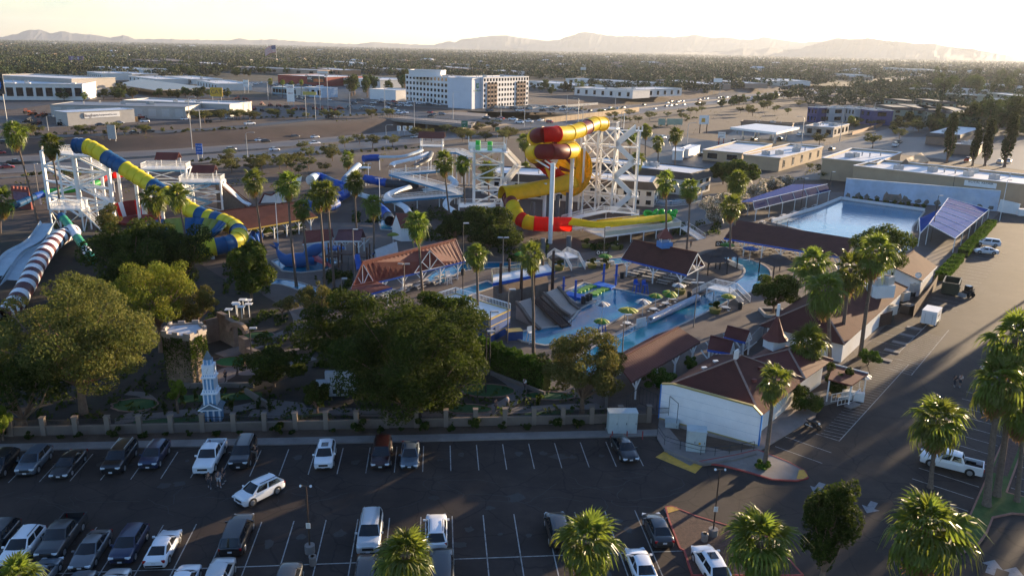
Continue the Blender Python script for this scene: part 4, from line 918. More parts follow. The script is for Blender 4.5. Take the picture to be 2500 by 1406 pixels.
river('lazy_river',[(1400,910),(1480,862),(1560,815),(1640,780),(1720,742),(1762,722),(1812,703),(1842,682),(1850,664),(1835,648),(1800,636),(1740,625)],2.3,'lazy river channel right of the activity pool')
river('lazy_river',[(1700,622),(1600,628),(1530,636),(1440,645),(1370,648),(1290,650),(1180,650),(1100,662),(1060,690)],2.0,'lazy river channel behind the platform')
pool('shallow_pool',poly([(1108,712),(1190,688),(1215,700),(1150,722),(1120,738)]),'small rectangular blue pool beside the platform')
pool('children_pool',poly([(664,640),(700,628),(770,622),(830,640),(800,660),(735,668),(690,664)]),'shallow children pool around the whale')
river('lazy_river',[(640,690),(690,690),(730,700),(790,722),(840,735)],1.3,'narrow water channel behind the ficus')
pool('landing_pool',poly([(925,540),(965,530),(1000,545),(975,565),(930,562)]),'small landing pool at the blue slide ends')
pool('landing_pool',poly([(1090,548),(1140,536),(1180,545),(1150,562)]),'small landing pool before the stair tower')
WV=M('wave_pool_wall',(.72,.71,.70),.6,.08,.5)
wp=[(1884,545),(1998,511),(2052,489),(2257,518),(2228,556),(2223,612),(2180,624),(2060,594),(1960,566)]
wpool=pool('wave_pool',poly(wp),'large rectangular wave pool',.14,.4,.2)
q=MB();W_=poly(wp);[q.bar((*W_[i],.55),(*W_[i+1],.55),.3,.95)for i in range(3)];q.build('back_wall',WV,wpool)
# generic builders
def bar_obj(name,a,c,w_,mat,parent,h=None):
 q=MB();q.bar(a,c,w_,h);return q.build(name,mat,parent)
def railing(parent,pts,h=1.05,step=.3,mat=WSTEEL,w_=.05):
 for a,c in zip(pts,pts[1:]):
  a=Vector(a);c=Vector(c);q=MB();up=Vector((0,0,1));L_=(c-a).length;n_=max(1,int(L_/step))
  q.bar(a+up*h,c+up*h,w_);q.bar(a+up*.12,c+up*.12,w_*.8)
  for i in range(n_+1):p=a.lerp(c,i/n_);q.bar(p+up*.05,p+up*h,w_ if i in(0,n_)else w_*.6)
  stuff(q.build('railing',mat,parent))
def stair(parent,a,c,w_,mat=WSTEEL,rails=True,step=.28):
 """flight from a up to c"""
 a=Vector(a);c=Vector(c);d=Vector((c.x-a.x,c.y-a.y,0));n_=max(2,int(d.length/step));d.normalize();s_=Vector((-d.y,d.x,0))*w_/2;q=MB()
 for k in(-1,1):q.bar(a+s_*k,c+s_*k,.08,.25)
 for i in range(n_):p=a.lerp(c,(i+.5)/n_);q.bar(p-s_,p+s_,.26,.05)
 stuff(q.build('stair_flight',mat,parent))
 if rails:
  for k in(-1,1):railing(parent,[a+s_*k,c+s_*k],mat=mat,step=.4)
def lattice(root,legs,h,levels,leg_w=.4,brace_w=.2,mat=WSTEEL,z0=0.0):
 """legs: ground points (relative to root) in ring order"""
 n_=len(legs);legs=[Vector(l)for l in legs]
 for l in legs:bar_obj('leg',l+Vector((0,0,z0)),l+Vector((0,0,h)),leg_w,mat,root)
 for k in range(levels):
  za,zb=lerp(z0,h,k/levels),lerp(z0,h,(k+1)/levels)
  for i in range(n_):
   a,c=legs[i],legs[(i+1)%n_]
   bar_obj('beam',a+Vector((0,0,zb)),c+Vector((0,0,zb)),brace_w,mat,root)
   if(i+k)%2:bar_obj('brace',a+Vector((0,0,za)),c+Vector((0,0,zb)),brace_w,mat,root)
   else:bar_obj('brace',a+Vector((0,0,zb)),c+Vector((0,0,za)),brace_w,mat,root)
def slide_tube(root,pts,r,colours,per=1,seg=18,arc=None,flange=True,name='tube_segment',smooth_n=5,fl_mat=None):
 """one object per moulded segment; colours cycle or explicit list"""
 P=smooth_path(pts,smooth_n);n_=len(colours);cut=[round(i*(len(P)-1)/n_)for i in range(n_+1)]
 o0=root.location
 for i,cm in enumerate(colours):
  sub=[p-o0 for p in P[cut[i]:cut[i+1]+1]]
  if len(sub)<2:continue
  q=MB();q.tube(sub,r,seg,caps=False,arc=arc);
  if flange and not arc:
   d=(sub[1]-sub[0]).normalized();q.tube([sub[0]-d*.09,sub[0]+d*.09],r*1.07,seg,caps=True)
  q.build(name,cm,root)
def plastic(name,col=(.5,.5,.5),trans=0):return M('fibreglass_'+name,col,.5,.10,.5,spec=.22,trans=trans,dirt=((col[0]*.6+.05,col[1]*.6+.04,col[2]*.6+.03),.35,.45))
YEL=plastic('yellow',(.88,.66,.015),.4);BLU=plastic('blue',(.015,.085,.21));RED=plastic('red',(.78,.02,.01),.5);MAR=plastic('maroon',(.17,.012,.012),.1);GRN=plastic('green',(.03,.26,.05));SEAG=plastic('sea_green',(.05,.28,.16));WHT=plastic('white',(.72,.74,.75));ROY=plastic('royal_blue',(.01,.07,.34));LBL=plastic('pale_blue',(.42,.50,.55));CHAR=plastic('dark_grey',(.05,.055,.065));YGL=plastic('lemon',(.74,.62,.035),.15);AMB=plastic('amber',(.87,.52,.008),.3)
# red and yellow slide with its tower
U0=lambda z:Vector((0,0,z))
RT=G(1450,533);tw=thing('slide_tower','tall white steel stair tower of the red and yellow slide','tower',RT)
def rel(p,o=RT):return Vector(p)-o
hT=HT(RT,330);hT=21.5
bl=[rel(G(1412,512)),rel(G(1412,512))+Vector((4.2,-1.6,0)),rel(G(1412,512))+Vector((8.4,-3.2,0)),rel(G(1412,512))+Vector((9.8,1.2,0)),rel(G(1412,512))+Vector((5.6,2.8,0)),rel(G(1412,512))+Vector((1.4,4.4,0))]
for l in bl:l.z=0
lattice(tw,bl,hT,5,.48,.28)
c6=[bl[0],bl[2],bl[3],bl[5]]
q=MB();q.prism([xy(p)for p in c6],hT-.05,hT+.15);q.build('top_platform',WSTEEL,tw)
railing(tw,[p+Vector((0,0,hT+.15))for p in(c6[0],c6[1],c6[2],c6[3],c6[0])],1.6,.3)
def solid_panel(parent,a,c,h,mat=WSTEEL,name='side_panel'):
 a=Vector(a);c=Vector(c);d=(c-a);n2=Vector((-d.y,d.x,0)).normalized()*.02;u_=Vector((0,0,h));q=MB();q.add([a-n2,c-n2,c-n2+u_,a-n2+u_,a+n2,c+n2,c+n2+u_,a+n2+u_],[(0,1,2,3),(7,6,5,4),(0,4,5,1),(3,2,6,7),(0,3,7,4),(1,5,6,2)]);q.build(name,mat,parent)
zs=[0.2,4.6,8.9,13.1,17.3,hT]
sx=[(c6[1]+Vector((2.2,-1.2,0)),c6[1]+Vector((5.2,2.2,0)))]
for k in range(5):
 e0=bl[1]*.3+bl[2]*.7;e1=bl[2]+Vector((5.6,-1.4,0));e0=e0+Vector((.6,-1.8,0));e1=e1+Vector((0,0,0))
 a,c=(e0,e1)if k%2==0 else(e1,e0)
 a=Vector((a.x,a.y,zs[k]));c=Vector((c.x,c.y,zs[k+1]))
 d=(c-a);d.z=0;d.normalize();n2=Vector((-d.y,d.x,0))*.8
 stair(tw,a+d*.8,c-d*.8,1.5,rails=False)
 for s_ in(-1,1):solid_panel(tw,a+d*.8+n2*s_,c-d*.8+n2*s_,1.6)
 q=MB();q.box(c,(2.0,2.4,.12),math.atan2(d.y,d.x));q.build('landing',WSTEEL,tw)
 railing(tw,[c+d*.95-n2*1.4,c+d*.95+n2*1.4],1.2)
 bar_obj('brace',c,Vector((bl[2].x,bl[2].y,max(0,zs[k+1]-3.5)))if k%2==0 else bl[1]+Vector((0,0,max(0,zs[k+1]-2))),.18,WSTEEL,tw)
e1=bl[2]+Vector((5.6,-1.4,0))
bar_obj('leg',e1,e1+Vector((0,0,zs[5]+1)),.34,WSTEEL,tw)
for k in range(4):bar_obj('brace',e1+Vector((0,0,zs[k]+1)),bl[2]+Vector((0,0,zs[k+1])),.18,WSTEEL,tw)
for s_ in(-1.3,1.3):
 f_=Vector((.3,s_,0));bar_obj('leg',e1+f_,e1+f_+U0(zs[5]),.3,WSTEEL,tw)
 for k in range(5):bar_obj('brace',e1+f_+U0(zs[k]),bl[2].lerp(bl[3],.5)+U0(zs[k+1]),.2,WSTEEL,tw);bar_obj('beam',e1+f_+U0(zs[k+1]),bl[2]+U0(zs[k+1]),.22,WSTEEL,tw);bar_obj('brace',bl[1]+U0(zs[k]),bl[4]+U0(zs[k+1]),.22,WSTEEL,tw);bar_obj('beam',bl[1]+U0(zs[k+1]),bl[4]+U0(zs[k+1]),.22,WSTEEL,tw)
bar_obj('mast',c6[2]+Vector((1.2,0,hT)),c6[2]+Vector((1.2,0,hT+4)),.14,WSTEEL,tw)
q=MB();q.box(c6[0].lerp(c6[1],.5)+Vector((0,1.5,hT+1.6)),(3.4,2.6,.12));q.build('shade_roof',WHITE,tw)
ramp=thing('queue_ramp','white railed queue ramp winding round the foot of the red and yellow tower','ramp',G(1440,545))
o0=ramp.location
rpts=[G(1378,540,3.2),G(1420,528,3.6),G(1480,516,4.2),G(1550,522,2.8),G(1550,540,2.4),G(1470,548,2.0),G(1400,560,1.2)]
for a,c in zip(rpts,rpts[1:]):
 a,c=a-o0,c-o0;d=(c-a).normalized();n2=Vector((-d.y,d.x,0)).normalized()*.9
 q=MB();q.bar(a,c,1.8,.18);q.build('ramp_deck',WSTEEL,ramp)
 for s_ in(-1,1):railing(ramp,[a+n2*s_,c+n2*s_],1.15,.22,w_=.07)
 bar_obj('post',a,Vector((a.x,a.y,0)),.16,WSTEEL,ramp)
SG=G(1345,595);rs=thing('tube_slide','red and yellow tube slide coiling down from the right tower','water slide',SG)
Y_,R_,M_=YEL,RED,MAR
up=[A(1472,303,204),A(1452,303,200),A(1434,310,196),A(1412,319,191),A(1385,326,186),A(1352,328,181),A(1322,330,180),A(1306,334,185),A(1308,339,193),A(1330,344,199),A(1360,350,200),A(1388,358,197),A(1400,366,190),A(1388,370,184),A(1358,371,179),A(1325,371,178),A(1302,373,184),A(1303,380,192),A(1318,392,199),A(1338,410,203),A(1356,428,205),A(1372,440,206)]
slide_tube(rs,up,1.72,[Y_,Y_,M_,Y_,Y_,R_,M_,Y_,Y_,Y_,M_,Y_,Y_,Y_,M_,M_,Y_,Y_,M_,R_,R_,R_],seg=20)
lo=[A(1243,484,190),A(1247,494,186),A(1256,512,182),A(1268,532,179),A(1288,543,177.5),A(1318,547,177),A(1355,548,176.5),A(1396,548,176)]
slide_tube(rs,lo,1.62,[M_,M_,Y_,Y_,R_,Y_,R_,R_,R_],seg=20)
def opentrough(root,pts,r,mat,a0,a1,name,colours=None):
 P=smooth_path(pts,5);q=MB();q.tube([p-root.location for p in P],r,14,arc=(a0,a1),caps=False)
 o=q.build(name,mat,root);md=o.modifiers.new('thick','SOLIDIFY');md.thickness=.12;return o
opentrough(rs,[A(1392,452,204),A(1360,462,200),A(1320,470,196),A(1280,477,192),A(1248,482,189),A(1226,484,188)],[2.9+.0*i for i in range(26)],AMB,R(178),R(372),'open_trough')
q=MB();pw=[A(1318,392,200),A(1332,412,199),A(1342,438,198),A(1336,462,197)];q.add([p-SG for p in pw]+[p-SG+Vector((1.5,4.5,-.3))for p in pw],[(i,i+1,i+5,i+4)for i in range(3)],0,True);o=q.build('trough_wing',AMB,rs);o.modifiers.new('t','SOLIDIFY').thickness=.15
dc=A(1398,420,207)-SG;nrm=Vector((-.62,-.72,.28)).normalized();ax=nrm.cross(Vector((0,0,1))).normalized();ay=ax.cross(nrm).normalized()
NS,NRr=30,8
for k in range(NS):
 q=MB();vs=[]
 for i in range(NRr+1):
  rr_=5.9*i/NRr;dp=-2.6*(1-(i/NRr)**2)
  for a in(k,k+1):an=2*math.pi*a/NS;vs.append(dc+ax*math.cos(an)*rr_+ay*math.sin(an)*rr_*1.08+nrm*dp)
 q.add(vs,[(2*i,2*i+1,2*i+3,2*i+2)for i in range(NRr)],0,True)
 stripe=k in(27,0,3,24)
 if stripe:
  q=MB();q.add(vs[:6],[(0,1,3,2),(2,3,5,4)],0,True);q.add(vs[14:],[(0,1,3,2)],0,True);oo=q.build('dish_panel',AMB,rs);oo.modifiers.new('t','SOLIDIFY').thickness=.15
  q=MB();q.add(vs[4:16],[(2*i,2*i+1,2*i+3,2*i+2)for i in range(5)],0,True);oo=q.build('dish_stripe',MAR,rs)
 else:oo=q.build('dish_panel',AMB,rs)
 oo.modifiers.new('t','SOLIDIFY').thickness=.15
def column(root,px,ztop,w_=.9,mat=WSTEEL,z0=0,name='support_column'):
 p=G(*px)-root.location;q=MB();q.cyl((p.x,p.y,z0),w_/2,ztop-z0,14);return q.build(name,mat,root)
column(rs,(1343,594),17.6,1.0);column(rs,(1391,540),20.5,1.0);column(rs,(1328,540),9.5,.9);column(rs,(1420,520),17,.6);column(rs,(1300,530),3,.5)
DG2=M('grey_column_paint',(.13,.135,.15),.5,.1,1)
for px_,z_ in(((1325,618),3.2),((1388,612),3.2),((1300,545),5.2),((1335,535),6),((1360,535),6),((1385,522),5.5)):column(rs,px_,z_,1.1,DG2)
bar_obj('support_arm',A(1330,392,179)-SG,A(1360,412,179)-SG,.3,WSTEEL,rs);bar_obj('support_arm',A(1305,388,182)-SG,A(1340,410,178)-SG,.3,WSTEEL,rs)
PF=G(1545,590);ro=thing('run_out_platform','white railed platform carrying the yellow run-out trough','platform',PF)
zp=2.1
P4=[G(1424,560,zp),G(1476,578,zp),G(1662,553,zp),G(1625,532,zp)]
q=MB();q.prism([xy(p-PF)for p in P4],zp-.25,zp);q.build('deck',WSTEEL,ro)
railing(ro,[p-PF for p in(P4[0],P4[1],P4[2])],1.25,.25,w_=.07);railing(ro,[P4[3]-PF,P4[2]-PF],1.25,.25)
for a,c in((P4[1],P4[2]),):
 for i in range(7):p=a.lerp(c,i/6)-PF;bar_obj('post',(p.x,p.y,0),(p.x,p.y,zp-.1),.2,WSTEEL,ro)
solid_panel(ro,P4[1]-PF+Vector((0,.1,.1)),P4[2]-PF+Vector((0,.1,.1)),1.0,M('cream_panel',(.68,.60,.40),.5,.05,1),'wind_panel')
s0=P4[2]-PF;stair(ro,Vector((s0.x+4.2,s0.y-4.0,.1)),s0+Vector((.6,-.2,0)),2.6)
tr=[A(1392,549,176),A(1425,553,175),A(1465,556,174.5),A(1520,550,178),A(1580,543,183),A(1630,537,187)]
opentrough(rs,tr,[1.62,1.62,1.6,1.6,1.55,1.5]+[1.45]*20,YEL,R(190),R(350),'run_out_trough')
opentrough(ro,[G(1460,545,2.8),G(1520,538,2.8),G(1575,532,2.8)],[.8]*11,AMB,R(185),R(355),'second_trough')
RG=plastic('raft_green',(.02,.42,.05));rm_=MB();pts=[(math.cos(a)*.85,math.sin(a)*.85,0)for a in[i*math.pi/7 for i in range(15)]];rm_.tube(pts,.3,8,caps=False);rm_.cyl((0,0,-.25),.8,.1,12);raftm=rm_.mesh('raft',RG)
rg=random.Random(5)
for i in range(15):
 p=G(1572+i*5.2,536-(i%3)*3,zp+.6);o=ob('raft',raftm,None,p+Vector((0,0,.5*(i%3))),i*.7);o.rotation_euler=(rg.uniform(-1.2,1.2),rg.uniform(-.6,.6),i)
 tag(o,'round green raft heaped at the end of the yellow run-out trough','raft','green rafts on the platform')
# left tower with the blue and yellow tube and bowl
LT=G(165,525);lt=thing('slide_tower','white lattice tower at the start of the blue and yellow tube','tower',LT)
lg=[G(122,512),G(199,530),G(230,537),G(152,508)]
lg=[p-LT for p in lg];lg[3]=lg[0]+(lg[2]-lg[1])*1.6+Vector((1.5,3,0));lg[2]=lg[1]+(lg[3]-lg[0])
lattice(lt,lg,14.6,4,.7,.36)
mid=[lg[0].lerp(lg[1],.5),lg[3].lerp(lg[2],.5)]
for m_ in mid:bar_obj('leg',m_,m_+Vector((0,0,14.6)),.4,WSTEEL,lt)
q=MB();q.prism([xy(p)for p in lg],14.5,14.75);q.build('top_platform',M('pale_blue_deck',(.35,.42,.50),.6,.1,1),lt)
railing(lt,[p+Vector((0,0,14.75))for p in(lg[1],lg[0],lg[3],lg[2])],1.6,.28,w_=.07)
for k in range(4):
 a=lg[3]+Vector((-.5,1.4,k*3.6));c=lg[2]+Vector((-.5,1.4,k*3.6+3.6))
 if k%2:a,c=Vector((c.x,c.y,a.z)),Vector((a.x,a.y,c.z))
 stair(lt,a,c,1.3)
SLT=G(330,600);bt=thing('tube_slide','blue and yellow banded tube slide descending from the left tower into a bowl','water slide',SLT)
pa=[A(188,356,184),A(205,357,183.5),A(225,363,183),A(250,378,181),A(275,394,180),A(296,406,179),A(322,423,178),A(348,439,177),A(372,454,176),A(420,484,174),A(450,504,172),A(475,518,171),A(507,531,169.5),A(535,538,168),A(558,547,166),A(578,560,162.5),A(584,577,158),A(572,591,155),A(548,598,153),A(510,605,151.5),A(476,610,151)]
slide_tube(bt,pa,1.72,[BLU,BLU,YGL,YGL,YGL,BLU,BLU,BLU,YGL,YGL,YGL,YGL,BLU,YGL,BLU,YGL,YGL,BLU,YGL,BLU,YGL,YGL,YGL,BLU,YGL,YGL,BLU,BLU,YGL,YGL],seg=20,smooth_n=8)
q=MB();q.tube([A(187,356,184)-SLT,A(180,356,184)-SLT],[1.7,1.2],16);q.build('tube_mouth',BLU,bt)
bc=G(434,560,4.6)-SLT;NB=28
for k in range(NB):
 q=MB();vs=[]
 for i in range(7):
  t=i/6;rr_=9.4*(.22+.78*t);z_=4.6*(t**1.6)-4.2
  for a in(k,k+1):an=2*math.pi*a/NB;vs.append(bc+Vector((math.cos(an)*rr_,math.sin(an)*rr_,z_)))
 q.add(vs,[(2*i,2*i+1,2*i+3,2*i+2)for i in range(6)],0,True);o=q.build('bowl_panel',(BLU if(k//2)%2 else plastic('olive',(.26,.26,.04))),bt);o.modifiers.new('t','SOLIDIFY').thickness=.14
for px_,z_ in(((258,505),14.5),((300,520),12.8),((343,548),9.5),((400,545),6.8),((470,560),3.6),((575,622),2),((520,632),1.6)):column(bt,px_,z_,.75)
ST=G(470,505);st_=thing('slide_tower','white two-level slide platform with two maroon roofs on the left','tower',ST)
def rect(c,w_,d_,rz):
 u_=Vector((math.cos(rz),math.sin(rz),0));v_=Vector((-math.sin(rz),math.cos(rz),0));return[c-u_*w_/2-v_*d_/2,c+u_*w_/2-v_*d_/2,c+u_*w_/2+v_*d_/2,c-u_*w_/2+v_*d_/2]
p1=G(415,500)-ST;p2=G(500,510)-ST
for c,zt_,w_ in((p1,9.6,11.0),(p2,7.2,10.0)):
 r4=rect(c,w_,5,.12)
 lattice(st_,r4,zt_,3,.4,.24)
 q=MB();q.prism([xy(p)for p in r4],zt_-.1,zt_+.1);q.build('platform',WSTEEL,st_)
 railing(st_,[p+Vector((0,0,zt_+.1))for p in r4+r4[:1]],1.3,.25,w_=.07)
 q=MB();q.bar(r4[0]+Vector((0,0,zt_-.3)),r4[1]+Vector((0,0,zt_-.3)),.15,.5);q.build('blue_fascia',plastic('fascia_blue',(.10,.30,.45)),st_)
 rc=c+Vector((.8,0,0));e=rect(rc,5.6,4.4,.12)
 for p in e:bar_obj('roof_post',p*.86+rc*.14+Vector((0,0,zt_)),p*.86+rc*.14+Vector((0,0,zt_+2.5)),.14,WSTEEL,st_)
 q=MB();z1,z2=zt_+2.4,zt_+4.0;ra,rb=e[0].lerp(e[3],.5),e[1].lerp(e[2],.5)
 q.slab([e[0]+Vector((0,0,z1)),e[1]+Vector((0,0,z1)),rb+Vector((0,0,z2)),ra+Vector((0,0,z2))],.1);q.slab([e[2]+Vector((0,0,z1)),e[3]+Vector((0,0,z1)),ra+Vector((0,0,z2)),rb+Vector((0,0,z2))],.1);q.build('roof',MROOF,st_)
for k in range(3):stair(st_,p2+Vector((-4+(k%2)*7,-3.2,k*2.2)),p2+Vector((3-(k%2)*7,-3.2,k*2.2+2.2)),1.4,plastic('step_blue',(.2,.42,.55)))
stair(st_,p2+Vector((-4.2,0,7.3)),p1+Vector((4.4,0,9.7)),1.6)
NETM=M('brown_netting',(.17,.13,.10),.9,.2,2)
speed=thing('speed_slide','steep straight brown sided slide at the right of the two-roofed tower','water slide',G(575,505))
o0=speed.location;ca,cb_=G(534,512)+Vector((0,0,6.9)),G(604,508)
for s_ in range(3):
 off=Vector((0,s_*1.3,0));sl=smooth_path([ca+off-o0,ca.lerp(cb_,.35)+off-o0-Vector((0,0,.3)),ca.lerp(cb_,.7)+off-o0-Vector((0,0,.7)),cb_+off-o0+Vector((0,0,.2))],4)
 q=MB();q.tube(sl,.55,9,arc=(R(180),R(360)),caps=False);o=q.build('flume',WHT if s_ else NETM,speed);o.modifiers.new('t','SOLIDIFY').thickness=.08
for s_ in(-.8,3.4):
 q=MB();off=Vector((0,s_,0));a,c=ca-o0+off,cb_-o0+off
 q.add([a,c,Vector((c.x,c.y,0)),Vector((a.x,a.y,0))],[(0,1,2,3)]);o=q.build('side_screen',NETM,speed);o.modifiers.new('t','SOLIDIFY').thickness=.06
 bar_obj('side_rail',a+Vector((0,0,.5)),c+Vector((0,0,.5)),.2,MROOF,speed)
fm=thing('flume','thin green, blue and red flume snaking behind the lattice tower','water slide',G(150,500))
slide_tube(fm,[G(10,510,1.5),G(45,498,2),G(85,480,3),G(120,470,3.4),G(165,464,3.6),G(205,458,4),G(240,446,4.6),G(262,432,5),G(300,425,5.5)],.85,[GRN,BLU,BLU,ROY,GRN,GRN,GRN,BLU,GRN,MAR,RED,RED],seg=12)
for px_ in((20,520),(100,500),(200,490),(280,470)):column(fm,px_,3.2,.3)
rb=thing('red_bowl','dark red and white bowl slide section behind the lattice tower','water slide',G(345,545))
for k in range(12):
 a0,a1=k*.2618+.1,(k+1)*.2618+.1;q=MB();q.add([(math.cos(a)*r_,math.sin(a)*r_,z_)for r_,z_ in((5.4,4.6),(4.6,1.2))for a in(a0,a1)],[(0,1,3,2)],0);o=q.build('wall_panel',(MAR,MAR,WHT,RED)[k%4],rb);o.modifiers.new('t','SOLIDIFY').thickness=.15
q=MB();q.cyl((0,0,.6),5.3,.5,24);q.build('base',MAR,rb)
sg=thing('entrance_sign','red brick crenellated wall sign with faded lettering at the left edge','sign',G(58,510));BRK=M('red_brick',(.22,.055,.045),.8,.25,1.5)
q=MB();q.box((0,0,2.5),(5.4,.6,5.0),-.25);q.build('wall',BRK,sg)
for i in range(5):c=Matrix.Rotation(-.25,3,'Z')@Vector((-2.3+i*1.15,0,5.3));q=MB();q.box(c,(.7,.6,.6),-.25);q.build('merlon',BRK,sg)
q=MB();q.box(Matrix.Rotation(-.25,3,'Z')@Vector((0,-.32,3.1)),(4.4,.04,2.4),-.25);q.build('sign_face',M('faded_sign',(.16,.09,.14),.7,.4,.8),sg)
# hill slides on the left edge
hl=MB();HP=[(-60,560),(60,545),(200,540),(235,560)]
def hillz(x,y):
 return max(0,min(1,(y-112)/40))**1.1*2.6*max(0,min(1,(-76-x)/9))
gx=np.linspace(-140,-72,24);gy=np.linspace(108,172,24)
V=np.array([(x,y,(hillz(x,y)*min(1,(172-y)/10)if y<172 else 0)-.02)for y in gy for x in gx]);I=np.arange(576).reshape(24,24);F=np.stack([I[:-1,:-1],I[:-1,1:],I[1:,1:],I[1:,:-1]],-1).reshape(-1,4)
struct(ob('slide_hill',npmesh('slide_hill',V,F,SOIL,smooth=True)))
hs=thing('body_slides','two pale parallel open slides running down the hill on the left','water slide',G(60,700));o0=hs.location
for k,pts in enumerate(([A(118,545,156),A(95,580,150),A(75,598,146),A(35,620,141),A(10,650,136),A(-40,720,128)],[A(148,560,155),A(128,592,148),A(108,606,145),A(70,626,141),A(45,665,134),A(5,735,125),A(-30,790,118)])):
 P=smooth_path(pts,6);vs=[]
 for i,p in enumerate(P):
  d=(P[min(i+1,len(P)-1)]-P[max(0,i-1)]);d.z=0;d.normalize();n2=Vector((-d.y,d.x,0));p=p-o0
  vs+=[p+n2*1.35+Vector((0,0,.55)),p+n2*1.15,p-n2*1.15,p-n2*1.35+Vector((0,0,.55))]
 q=MB();q.add(vs,[(4*i+j,4*i+4+j,4*i+5+j,4*i+1+j)[::-1]for i in range(len(P)-1)for j in range(3)]);o=q.build('lane',LBL,hs);o.modifiers.new('t','SOLIDIFY').thickness=.1
 for i in range(3,len(P),6):p=P[i]-o0;bar_obj('support',p,Vector((p.x,p.y,0)),.25,WSTEEL,hs)
sb=thing('tube_slide','maroon and white candy striped tube slide on the left hill','water slide',G(90,700))
slide_tube(sb,[A(180,566,153),A(160,573,150),A(137,588,145),A(108,620,138),A(85,657,131),A(62,702,124),A(30,750,117),A(-2,776,112)],1.45,[plastic('oxblood',(.075,.012,.016))if i%2 else WHT for i in range(34)],seg=18,flange=False,smooth_n=10)
gw=thing('tube_slide','narrow sea green and white tube slide left of the ficus','water slide',G(200,640))
slide_tube(gw,[A(150,528,156),A(165,546,153),A(185,575,148),A(205,603,143.5),A(228,636,139)],.75,[BLU,SEAG,SEAG,WHT,WHT,SEAG,SEAG,WHT,SEAG],seg=14)
column(gw,(212,640),2.4,.3)
pf=thing('start_platform','white fenced start platform above the hill slides','platform',G(160,572));
r4=rect(Vector((0,3,0)),6.5,4,.1);lattice(pf,r4,5.2,1,.25,.15);q=MB();q.prism([xy(p)for p in r4],5.1,5.3);q.build('deck',WSTEEL,pf);railing(pf,[p+Vector((0,0,5.3))for p in r4+r4[:1]],1.5,.2,w_=.09)
for i in range(2):stair(pf,r4[1]+Vector((5,-1,1+i*.0)),r4[1]+Vector((0,.5,5.3)),1.4)if i==0 else None
# middle complex: ramps, tubes, stair tower
def walkway(name,label,pts,w_=2.4,h=1.15,posts=True,blue=True):
 t=thing(name,label,'ramp',(pts[0].x,pts[0].y,0));o0=t.location;FB=plastic('ramp_blue',(.05,.22,.38))
 for a,c in zip(pts,pts[1:]):
  a,c=a-o0,c-o0;d=(c-a).normalized();n2=Vector((-d.y,d.x,0)).normalized()*w_/2
  q=MB();q.bar(a,c,w_,.14);q.build('ramp_deck',M('ramp_grey',(.45,.47,.48),.6,.1,1),t)
  for s_ in(-1,1):railing(t,[a+n2*s_+Vector((0,0,.05)),c+n2*s_+Vector((0,0,.05))],h,.35,w_=.07);bar_obj('edge_beam',a+n2*s_*1.03-Vector((0,0,.25)),c+n2*s_*1.03-Vector((0,0,.25)),.1,FB,t,.5)
  if posts:
   for i in range(1,4):p=a.lerp(c,i/3.5);bar_obj('post',(p.x,p.y,0),(p.x,p.y,p.z),.25,WSTEEL,t)
 return t
walkway('walkway','long white and blue zigzag ramp of the middle slide hill',[G(1075,416,6),G(958,425,5.5),G(1104,466,4.2),G(1126,474,3.8),G(935,490,3)])
walkway('walkway','upper white stair walk left of the middle stair tower',[G(1085,372,8),G(1120,372,9),G(1150,385,9.5)],2.0)
hs2=thing('slide_house','small start house with maroon roof on the middle slide hill','building',G(1055,395));r4=rect(Vector((0,0,0)),8,5,0)
for p in r4:bar_obj('post',p,p+Vector((0,0,9)),.3,WSTEEL,hs2)
q=MB();q.prism([xy(p*1.05)for p in r4],5.8,6);q.build('floor',WSTEEL,hs2);railing(hs2,[p+Vector((0,0,6))for p in r4+r4[:1]],1.2,.3)
q=MB();e=[p*1.2 for p in r4];ra,rb_=e[0].lerp(e[3],.5)+Vector((0,0,11)),e[1].lerp(e[2],.5)+Vector((0,0,11));u9=Vector((0,0,8.9));q.slab([e[0]+u9,e[1]+u9,rb_,ra],.12);q.slab([e[2]+u9,e[3]+u9,ra,rb_],.12);q.build('roof',MROOF,hs2)
def flume(label,pts,r,cols,arc=None,**kw):
 t=thing('tube_slide' if not arc else 'open_slide',label,'water slide',(pts[0].x,pts[0].y,0));slide_tube(t,pts,r,cols,arc=arc,seg=12,**kw)
 for p in pts[::2]:
  if p.z>2.0:bar_obj('support',(p.x-t.location.x,p.y-t.location.y,0),(p.x-t.location.x,p.y-t.location.y,p.z-r*.9),.25,WSTEEL,t)
 return t
flume('white open slide curving left from the start house',[G(1045,378,6.5),G(1020,388,6),G(990,396,5),G(962,402,4.6),G(955,410,4)],1.0,[WHT]*5,(R(185),R(355)),flange=False)
flume('dark grey open slide beside the white one at the start house',[G(1052,376,6.5),G(1045,390,6),G(1025,402,5),G(1010,410,4.4)],1.0,[CHAR]*4,(R(185),R(355)),flange=False)
flume('short blue covered tube far behind the palms',[G(888,388,4),G(905,386,4.1),G(926,385,4.2)],1.15,[ROY]*4)
flume('pale blue open flume running from the blue covered tube to the start house',[G(926,386,4.2),G(980,385,4.6),G(1015,375,5.4),G(1030,368,6)],.8,[LBL]*4,(R(185),R(355)),flange=False)
flume('blue tube passing under the zigzag ramp',[G(892,437,4.2),G(915,441,4),G(945,447,3.6),G(985,452,3.2),G(1020,455,3)],1.2,[ROY,ROY,ROY,CHAR,CHAR,CHAR])
flume('blue tube coil between the palms',[G(758,440,5),G(772,432,5),G(790,436,4.5),G(815,448,4),G(840,456,3.6),G(848,468,3),G(835,478,2.6),G(812,484,2.4)],1.25,[LBL,ROY,ROY,BLU,ROY,ROY,BLU,ROY,ROY])
flume('lower blue tube right of the long picnic roof',[G(752,500,2.4),G(775,508,2.2),G(805,505,2),G(822,497,2.2)],1.2,[ROY,BLU,ROY,ROY])
